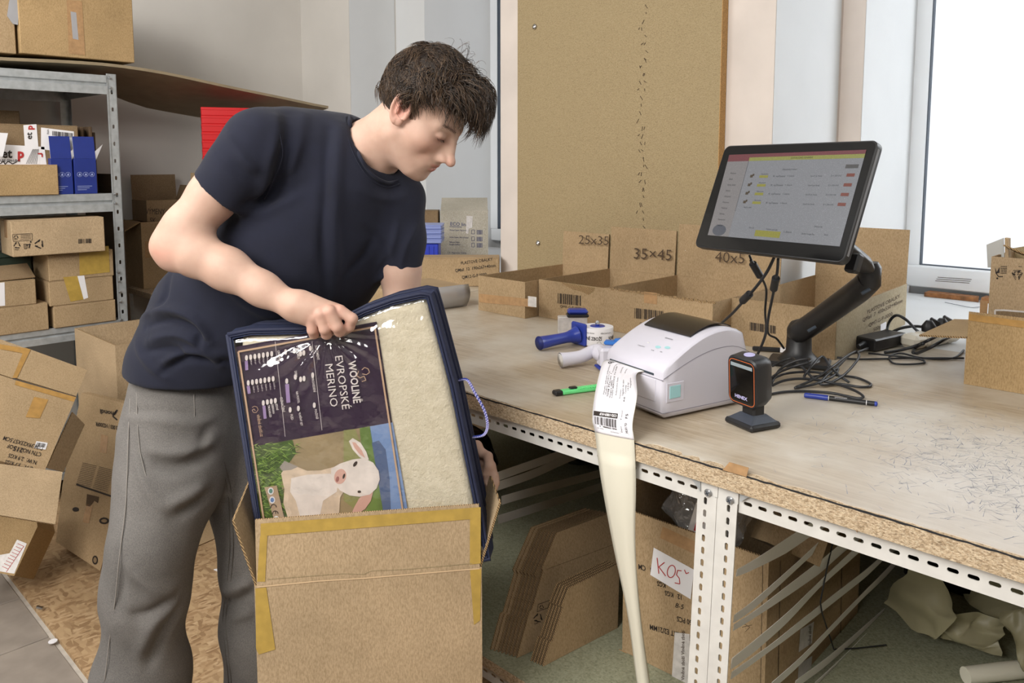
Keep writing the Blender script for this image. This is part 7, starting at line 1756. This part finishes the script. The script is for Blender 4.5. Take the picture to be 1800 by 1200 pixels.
# shirt mesh
loS = (min(v.x for v in [D_(p, q, d_) for p in (215, 770) for q in (150, 720) for d_ in (1.35, 1.85)]), min(v.y for v in [D_(p, q, d_) for p in (215, 770) for q in (150, 720) for d_ in (1.35, 1.85)]), .86)
hiS = (max(v.x for v in [D_(p, q, d_) for p in (215, 770) for q in (150, 720) for d_ in (1.35, 1.85)]), max(v.y for v in [D_(p, q, d_) for p in (215, 770) for q in (150, 720) for d_ in (1.35, 1.85)]), 1.56)
VV, F_ = mesh_sdf(f_shirt, loS, hiS, .0042)
VV = smooth_mesh(VV, F_, 3); N = vnormals(VV, F_)
hs = lambda *pts: [hit(f_shirt, *p) for p in pts]
FS = [(hs((598, 215), (592, 300), (588, 400), (584, 520)), .016, .006), (hs((578, 230), (572, 320), (568, 430), (566, 540)), .012, -.005),
      (hs((505, 200), (500, 260), (488, 320), (470, 360)), .016, -.006), (hs((487, 205), (478, 270), (460, 330), (440, 370)), .014, .005), (hs((535, 200), (520, 270), (505, 330)), .014, .004),
      (hs((425, 360), (470, 340), (520, 300)), .012, -.005), (hs((420, 375), (470, 372), (530, 340)), .014, .005),
      (hs((250, 560), (290, 545), (340, 560), (370, 600)), .012, .009), (hs((256, 575), (300, 562), (345, 580), (352, 606)), .009, -.008),
      (hs((262, 598), (310, 588), (350, 605), (388, 640)), .011, .008), (hs((255, 618), (300, 612), (330, 625)), .009, -.006), (hs((285, 655), (330, 630), (400, 636)), .009, -.008), (hs((285, 640), (330, 618), (400, 622)), .010, .007),
      (hs((300, 480), (290, 520), (262, 560)), .010, -.004), (hs((240, 600), (262, 640), (300, 668)), .010, .004),
      (hs((395, 500), (450, 545), (500, 560)), .014, .005), (hs((620, 330), (680, 350), (720, 340)), .012, .003), (hs((640, 400), (680, 440), (668, 480)), .010, -.004), (hs((700, 385), (690, 430), (668, 470)), .010, .004), (hs((735, 390), (715, 430), (705, 470)), .008, .003),
      (hs((380, 260), (420, 300), (455, 320)), .012, -.004), (hs((400, 235), (430, 280), (455, 300)), .010, .004), (hs((610, 480), (640, 450), (655, 420)), .012, -.004)]
VV = folds_apply(VV, N, [(a, b * .85, c * 1.5) for a, b, c in FS])
N = vnormals(VV, F_)
from mathutils import noise as mn
nz_ = np.array([mn.noise(Vector(v) * 9.0) + .5 * mn.noise(Vector(v) * 21.0) for v in VV]); VV = VV + N * (nz_ * .0028)[:, None]
shirt = npobj('t_shirt', VV, F_, 'navy', pers)
def f_shirt_n(P): return f_shirt(P)
# collar and seams
cl = [hit(f_shirt, *p) for p in ((614, 201), (616, 220), (621, 246), (631, 272), (645, 296), (662, 313), (682, 321), (699, 316))]
cl = [p - FW * .001 for p in cl if p is not None]
sc_ = spline(cl, 5); b = MB(); b.tube(sc_, [.0062 * min(1, .15 + 5 * min(i, len(sc_) - 1 - i) / len(sc_)) for i in range(len(sc_))], seg=8, flat=.6); sub('collar', b, 'navy', shirt, smooth=True)
for nm, pts in (('seam', ((607, 203), (609, 222), (614, 249), (625, 277), (640, 302), (659, 321), (682, 329), (702, 323))), ('seam', ((482, 190), (492, 235), (497, 275), (480, 320), (465, 350)))):
    P_ = [hit(f_shirt, *p) for p in pts]; P_ = [p - FW * .001 for p in P_ if p is not None]; b = MB(); b.tube(spline(P_, 4), .0010, seg=5); sub(nm, b, 'navy', shirt, smooth=True)
# ---- trousers
def f_pants(P):
    d = chain(P, [(D_(326, 690, 1.67), .112), (D_(314, 765, 1.64), .106), (D_(296, 860, 1.59), .0925), (D_(268, 955, 1.545), .074), (D_(256, 1040, 1.55), .0745), (D_(249, 1190, 1.57), .088), (D_(245, 1430, 1.60), .098), (D_(243, 1530, 1.60), .104)], .05)
    l = chain(P, [(D_(395, 700, 1.75), .102), (D_(420, 790, 1.75), .094), (D_(447, 900, 1.72), .080), (D_(458, 990, 1.71), .079), (D_(462, 1100, 1.71), .082), (D_(468, 1300, 1.74), .095), (D_(470, 1440, 1.76), .098)], .05)
    d = smin(d, l, .022)
    return smax(smax(d, hplane(P, D_(310, 655, 1.6), UPZ * 1.0), .006), -(P[:, 2] - .035), .004)
qq = [D_(p, q, d_) for p in (140, 570) for q in (630, 1580) for d_ in (1.40, 1.90)]
VV, F_ = mesh_sdf(f_pants, (min(v.x for v in qq), min(v.y for v in qq), .01), (max(v.x for v in qq), max(v.y for v in qq), 1.02), .0075)
VV = smooth_mesh(VV, F_, 2); N = vnormals(VV, F_)
hs = lambda *pts: [hit(f_pants, *p) for p in pts]
FP = [(hs((262, 812), (300, 822), (345, 812), (380, 790)), .016, -.010), (hs((255, 790), (300, 798), (350, 790), (385, 765)), .016, .008), (hs((225, 735), (280, 738), (345, 745), (380, 730)), .012, .005), (hs((228, 722), (280, 724), (345, 728)), .008, -.004),
      (hs((310, 905), (340, 890), (368, 868)), .014, -.010), (hs((290, 890), (330, 872), (362, 850)), .014, .008), (hs((235, 800), (255, 850), (290, 900)), .012, .006), (hs((330, 820), (350, 790), (365, 750)), .010, -.006),
      (hs((235, 1000), (270, 1030), (310, 1040)), .016, .008), (hs((225, 1080), (270, 1075), (305, 1045)), .016, -.010), (hs((262, 1170), (290, 1110), (312, 1070)), .014, -.010), (hs((245, 1150), (270, 1090), (305, 1060)), .014, .009), (hs((208, 960), (215, 1020), (205, 1080)), .012, -.006),
      (hs((395, 1060), (425, 1055), (446, 1040)), .012, -.008), (hs((392, 1040), (420, 1030), (446, 1018)), .012, .008), (hs((405, 1090), (430, 1080), (446, 1075)), .012, .006), (hs((388, 880), (410, 900), (440, 905)), .012, -.005), (hs((262, 670), (330, 688), (400, 692)), .010, -.004)]
VV = folds_apply(VV, N, [(a, b * .9, c * 1.35) for a, b, c in FP]); N = vnormals(VV, F_)
nz_ = np.array([mn.noise(Vector(v) * 8.0) + .4 * mn.noise(Vector(v) * 22.0) for v in VV]); VV = VV + N * (nz_ * .0040)[:, None]
pants = npobj('trousers', VV, F_, 'denim', pers)
def seam(pts, rad=.0012, mat='seam', par=None, nm='seam', lift=.0006, fn=None):
    P_ = [hit(fn or f_pants, *p) for p in pts]; P_ = [p - FW * lift for p in P_ if p is not None]
    if len(P_) > 1: b = MB(); b.tube(spline(P_, 5), rad * .8, seg=5); sub(nm, b, mat, par or pants, smooth=True)
seam(((229, 700), (226, 760), (223, 850), (220, 900), (210, 980), (202, 1060), (192, 1130), (184, 1198)), .0014)
seam(((390, 815), (400, 860), (403, 900), (404, 960), (399, 1030), (392, 1080), (396, 1140), (402, 1200)), .0012, 'seam_dark'); seam(((395, 812), (406, 860), (409, 900), (410, 960), (405, 1030), (397, 1080), (401, 1140), (407, 1200)), .0012, 'seam_dark')
seam(((240, 664), (241, 720), (246, 790), (262, 850), (290, 905)), .0010); seam(((341, 692), (342, 735), (338, 760)), .0009); seam(((236, 725), (262, 738), (300, 742), (342, 748)), .0010)
p = hit(f_pants, 239, 663); 
if p is not None: b = MB(); b.lathe([(0, -.002), (.0048, -.002), (.0048, .002), (.002, .003), (0, .003)], Matrix.Translation(p - FW * .002) @ Matrix.Rotation(math.pi / 2, 4, 'X') @ Matrix.Identity(4), 12); sub('rivet', b, 'gold', pants)
# shoes, below the frame
for (px, dd) in ((245, 1.60), (475, 1.77)):
    c = atd(px, 1500, dd); b = MB(); d0 = Vector((FW.x * -.3 + RT.x * .95, FW.y * -.3 + RT.y * .95, 0)).normalized()
    def fsh(P, c=c, d0=d0): return smax(smin(cap(P, Vector((c.x, c.y, .05)) - d0 * .07, Vector((c.x, c.y, .045)) + d0 * .15, .05, .042), cap(P, Vector((c.x, c.y, .06)), Vector((c.x, c.y, .12)), .05, .05), .03), -(P[:, 2] - .010), .003)
    VV, F_ = mesh_sdf(fsh, (c.x - .25, c.y - .25, 0), (c.x + .25, c.y + .25, .18), .008); npobj('shoe', smooth_mesh(VV, F_, 1), F_, 'black', pers)
# ---- body: head, neck, arms and hands as one mesh
def bbox(pts, m): a = np.array([tuple(p) for p in pts]); return a.min(0) - m, a.max(0) + m
parts = []
lo, hi = bbox([hw_((-.12, -.09, .13)), hw_((.13, .09, -.12)), hw_((-.12, .09, -.12)), hw_((.13, -.09, .13)), D_(600, 300, 1.65)], .075); parts.append(mesh_sdf(f_head, lo, hi, .0022))
fR = lambda P: smin(f_armR(P), f_handR(P), .012)
lo, hi = bbox([SR, ER, WR_, D_(630, 600, 1.38), D_(630, 600, 1.48)], .065); parts.append(mesh_sdf(fR, lo, hi, .0024))
fL = lambda P: smin(f_armL(P), f_handL(P), .012)
lo, hi = bbox([SL_, EL_, WL_, D_(870, 880, 1.52), D_(870, 780, 1.6)], .06); parts.append(mesh_sdf(fL, lo, hi, .003))
f_core = lambda P: torso(P) + .016
qq = [D_(p, q, d_) for p in (230, 740) for q in (190, 700) for d_ in (1.42, 1.82)]; lo, hi = bbox(qq, .02); parts.append(mesh_sdf(lambda P: smax(smin(torso(P) + .022, cap(P, D_(600, 322, 1.645), nb, .06, .055), .03), 1.12 - P[:, 2], .01), lo, hi, .014))
VS, FSs, o = [], [], 0
for v, f_ in parts:
    v = smooth_mesh(v, f_, 1, .4); VS.append(v); FSs.append(f_ + o); o += len(v)
VV = np.concatenate(VS); F_ = np.concatenate(FSs)
base = np.array(lin('c6a593')[:3]); tone = np.tile(base, (len(VV), 1)); q = toh(VV.astype(np.float32))
def blend(mask, col, k=1.0):
    global tone
    c_ = np.array(lin(col)[:3]); m = np.clip(mask, 0, 1)[:, None] * k; tone = tone * (1 - m) + c_ * m
g_ = lambda c_, r_: np.exp(-(((q - np.array(c_)) / np.array(r_)) ** 2).sum(1))
for sy in (-1, 1):
    blend(g_((.07, sy * .042, -.035), (.03, .022, .025)), 'd69c8a', .55); blend(g_((.0, sy * .082, .0), (.022, .014, .032)), 'd68f80', .75)
    blend(g_((.086, sy * .03, -.012), (.016, .018, .007)), 'a06e60', .8)
blend(g_((.115, 0, -.042), (.012, .014, .012)), 'd99a88', .6)
lipm = np.maximum(g_((.096, 0, -.0655), (.009, .0225, .0048)), g_((.094, 0, -.0765), (.009, .019, .0058))); blend(np.clip(lipm * 1.8 - .4, 0, 1), 'bb7268', .85)
for F2 in FNG:
    for (pp, dd), k_ in zip(F2[:3], (.55, .45, .35)):
        c_ = np.array(tuple(D_(*pp, dd))); m = np.exp(-(((VV - c_) / .012) ** 2).sum(1)); blend(m, 'd08f80', k_)
c_ = np.array(tuple(D_(285, 440, 1.44))); blend(np.exp(-(((VV - c_) / .03) ** 2).sum(1)), 'd69a88', .6)
npobj('body', VV, F_, 'skin', pers, tone=tone)
# ---- hair
rg = np.random.default_rng(4); HCl = np.array([-.006, 0, .033]); HRl = np.array([.091, .081, .087])
def cap_fn(P):
    q_ = toh(P); d = ellp(q_, HCl, HRl + .006)
    d = smin(d, ellp(q_, (-.004, 0, .072), (.074, .066, .050)), .02)
    cut = (q_[:, 0] * .60 - q_[:, 2] + .012)       # hairline: behind and above
    cut2 = q_[:, 0] * 1.7 + (-q_[:, 2]) * 1.0 - .055
    s_ = np.maximum((q_[:, 0] - .050) - (q_[:, 2] - .045) * .9, np.maximum(-.040 - q_[:, 2] - np.clip(-q_[:, 0] - .02, 0, .05) * .5, (q_[:, 0] + .004) - (q_[:, 2] - .034) * 1.2))
    return smax(d * HS, s_ * .7, .006)
lo, hi = bbox([hw_((x, y, z)) for x in (-.13, .12) for y in (-.1, .1) for z in (-.08, .14)], .02)
VV, F_ = mesh_sdf(cap_fn, lo, hi, .004)
hc = np.array(lin('2a2019')[:3]); N = vnormals(VV, F_)
npo = npobj('hair', VV, F_, 'hair', pers, tone=np.tile(hc * .7, (len(VV), 1)))
down = np.array(tuple(HR.transposed() @ Vector((0, 0, -1))))
def level(p): return np.linalg.norm((p - HCl) / HRl)
SV, SF, SC_ = [], [], []; cols = [np.array(lin(c)[:3]) for c in ('241c17', '37291f', '4b3a2c', '64503d')]
def strand(p0, dir0, L, lift, curl, ph, seg=9, w=.0013, hang=.0):
    pts = [p0.copy()]; p = p0.copy(); d = dir0 / np.linalg.norm(dir0); st = L / seg
    for i in range(seg):
        t = (i + 1) / seg; nrm = (p - HCl) / HRl ** 2; nrm /= np.linalg.norm(nrm); side = np.cross(nrm, d)
        d = d + side * curl * math.sin(ph + t * 6.5) * .55 + down * (.10 + hang * t) - nrm * (nrm @ d) * .6; d /= np.linalg.norm(d); p = p + d * st
        lv = level(p); target = 1.03 + lift * math.sin(min(1, t * 1.15) * math.pi * .62)
        if lv < target and not (p[0] > .075 and hang > .5): p = HCl + (p - HCl) * (target / lv)
        elif hang < .5 and lv > target: p = HCl + (p - HCl) * (1 + (target / lv - 1) * .6)
        pts.append(p.copy())
    W_ = [hw_(v) for v in pts]; n_ = len(W_); base_ = sum(len(a) for a in SV); A = []
    for i in range(n_):
        tg = (W_[min(i + 1, n_ - 1)] - W_[max(i - 1, 0)]); a = tg.cross(Vector((.3, .5, .8))); a.normalize(); b_ = tg.cross(a); b_.normalize(); ww = w * (1 - (i / (n_ - 1)) ** 2 * .85)
        for k in range(3): th = 2.094 * k; A.append(tuple(W_[i] + a * (math.cos(th) * ww) + b_ * (math.sin(th) * ww)))
    SV.append(A)
    for i in range(n_ - 1):
        for k in range(3): SF.append((base_ + i * 3 + k, base_ + i * 3 + (k + 1) % 3, base_ + (i + 1) * 3 + (k + 1) % 3, base_ + (i + 1) * 3 + k))
    c_ = cols[int(rg.integers(0, 4))] * rg.uniform(.75, 1.25)
    SC_.extend([c_] * len(A))
crown = np.array([-.048, -.01, .108])
def allowed(x, y, z):
    hairline = x < .072 + (z - .05) * .35
    if z < .058 and x > .022: return False
    if z < .018 and x > -.004: return False
    if z < -.045: return False
    if z < .034 and -.034 < x: return False
    return hairline
clumps = []; top_ = 0
while top_ < 110:
    p = crown + np.array([rg.uniform(-.035, .075), rg.uniform(-.05, .05), .0]); p = HCl + (p - HCl) / level(p) * 1.02; clumps.append(p); top_ += 1
while len(clumps) < 640:
    v = rg.normal(size=3); v /= np.linalg.norm(v); p = HCl + v * HRl * 1.02
    if v[2] > -.75 and allowed(*p): clumps.append(p)
for ci, p in enumerate(clumps):
    away = p - crown + (rg.normal(size=3) * .05 if ci < 110 else 0); fwd = np.array([1.0, 0, -.15]); 
    d = away / (np.linalg.norm(away) + .02) * .9 + fwd * (.75 if p[2] > .03 else .1) + rg.normal(size=3) * .25
    nr = (p - HCl) / HRl ** 2; nr /= np.linalg.norm(nr); d = d - nr * (d @ nr)
    front = p[0] > .03 and p[2] > .045
    L = rg.uniform(.045, .080) if not front else rg.uniform(.050, .078)
    if p[2] < .0: L = rg.uniform(.028, .045)
    lift = rg.uniform(.06, .30) if p[2] > .02 else rg.uniform(.02, .07)
    if front: lift += .12
    if p[0] < -.01: lift *= .34
    elif not front: lift *= .75
    cu, ph = rg.uniform(.5, 1.7), rg.uniform(0, 6.28)
    if ci < 110: lift = rg.uniform(.05, .16); L = rg.uniform(.045, .065)
    hg = .45 if front else .12
    if front and p[1] < .0: L *= .66
    elif p[0] > -.01 and p[1] < 0 and p[2] > 0: L *= .75
    for k in range(19):
        o_ = rg.normal(size=3) * .0058; q0 = p + o_; q0 = HCl + (q0 - HCl) / level(q0) * 1.0
        strand(q0, d + rg.normal(size=3) * .05, L * rg.uniform(.7, 1.15), lift * rg.uniform(.75, 1.2), cu, ph + rg.normal() * .13, hang=hg, w=rg.uniform(.00045, .00085))
# fringe falling over the forehead
for c_ in range(60):
    y0 = rg.uniform(-.045, .060); p = np.array([.044 + rg.uniform(-.01, .022) - abs(y0) * .25, y0, .098 + rg.uniform(-.03, .01) - abs(y0) * .35]); p = HCl + (p - HCl) / level(p) * 1.04
    d = np.array([1.0, rg.uniform(-.6, .6), .05]); L = rg.uniform(.050, .085) * (1 if y0 > -.005 else .62); ph = rg.uniform(0, 6.28); cu = rg.uniform(.3, 1.1)
    for k in range(22): strand(p + rg.normal(size=3) * .005, d + rg.normal(size=3) * .07, L * rg.uniform(.75, 1.1), rg.uniform(.28, .50), cu, ph + rg.normal() * .3, hang=.50, w=rg.uniform(.0004, .0008))
# sideburn, nape curl, stray loops
for c_ in range(60): strand(np.array([.006 + rg.uniform(-.006, .012), -.079, .022 + rg.uniform(-.01, .012)]), np.array([.25, 0, -1.0]) + rg.normal(size=3) * .12, rg.uniform(.025, .042), .01, .2, rg.uniform(0, 6), w=.0007)
for c_ in range(50): strand(np.array([-.088, rg.uniform(-.05, .0), -.010 + rg.uniform(-.01, .01)]), np.array([-.9, 0, -.5]) + rg.normal(size=3) * .15, rg.uniform(.025, .040), .10, .9, .5 + rg.normal() * .2, hang=.6, w=.0007)
for c_ in range(26): strand(np.array([rg.uniform(-.03, .05), rg.uniform(-.04, .04), .122]), np.array([rg.uniform(-1, 1), rg.uniform(-.6, .6), .9]), rg.uniform(.03, .05), rg.uniform(.3, .5), 1.2, rg.uniform(0, 6), hang=.1, w=.0004)
SVn = np.array([v for a in SV for v in a]); SFn = np.array(SF)
npobj('hair_strands', SVn, SFn, 'hair', npo, tone=np.array(SC_), kind='stuff')
# brows and lashes
SV.clear(); SF.clear(); SC_.clear()
def tuft(p, d, L, w=.0005):
    A = [hw_(p), hw_(np.array(p) + np.array(d) * L * .5), hw_(np.array(p) + np.array(d) * L)]; base_ = sum(len(a) for a in SV); O = []
    for i, v in enumerate(A):
        for k in range(3): th = 2.094 * k; O.append(tuple(v + Vector((math.cos(th), math.sin(th), 0)) * w * (1 - i * .4)))
    SV.append(O)
    for i in range(2):
        for k in range(3): SF.append((base_ + i * 3 + k, base_ + i * 3 + (k + 1) % 3, base_ + (i + 1) * 3 + (k + 1) % 3, base_ + (i + 1) * 3 + k))
    SC_.extend([cols[1]] * len(O))
def surf(y, z):
    xs = np.linspace(.03, .13, 60, dtype=np.float32); P = np.stack([xs, np.full(60, y, np.float32), np.full(60, z, np.float32)], 1); d = head_local(P); i = np.argmax(d > 0); return float(xs[i])
for sy in (-1, 1):
    for k in range(110):
        t = rg.uniform(0, 1); y = sy * (.012 + t * .036); z = .014 + math.sin(t * 2.6) * .004 + rg.normal() * .0018; tuft((surf(y, z) - .0005, y, z), (.15, sy * .85, .2), .007)
    for k in range(26):
        t = rg.uniform(0, 1); y = sy * (.021 + t * .022); z = -.0105; tuft((surf(y, z), y, z), (.9, sy * .2, -.5), .0055, .0004)
npobj('eyebrows', np.array([v for a in SV for v in a]), np.array(SF), 'hair', pers, tone=np.array(SC_))
bpy.context.view_layer.update()
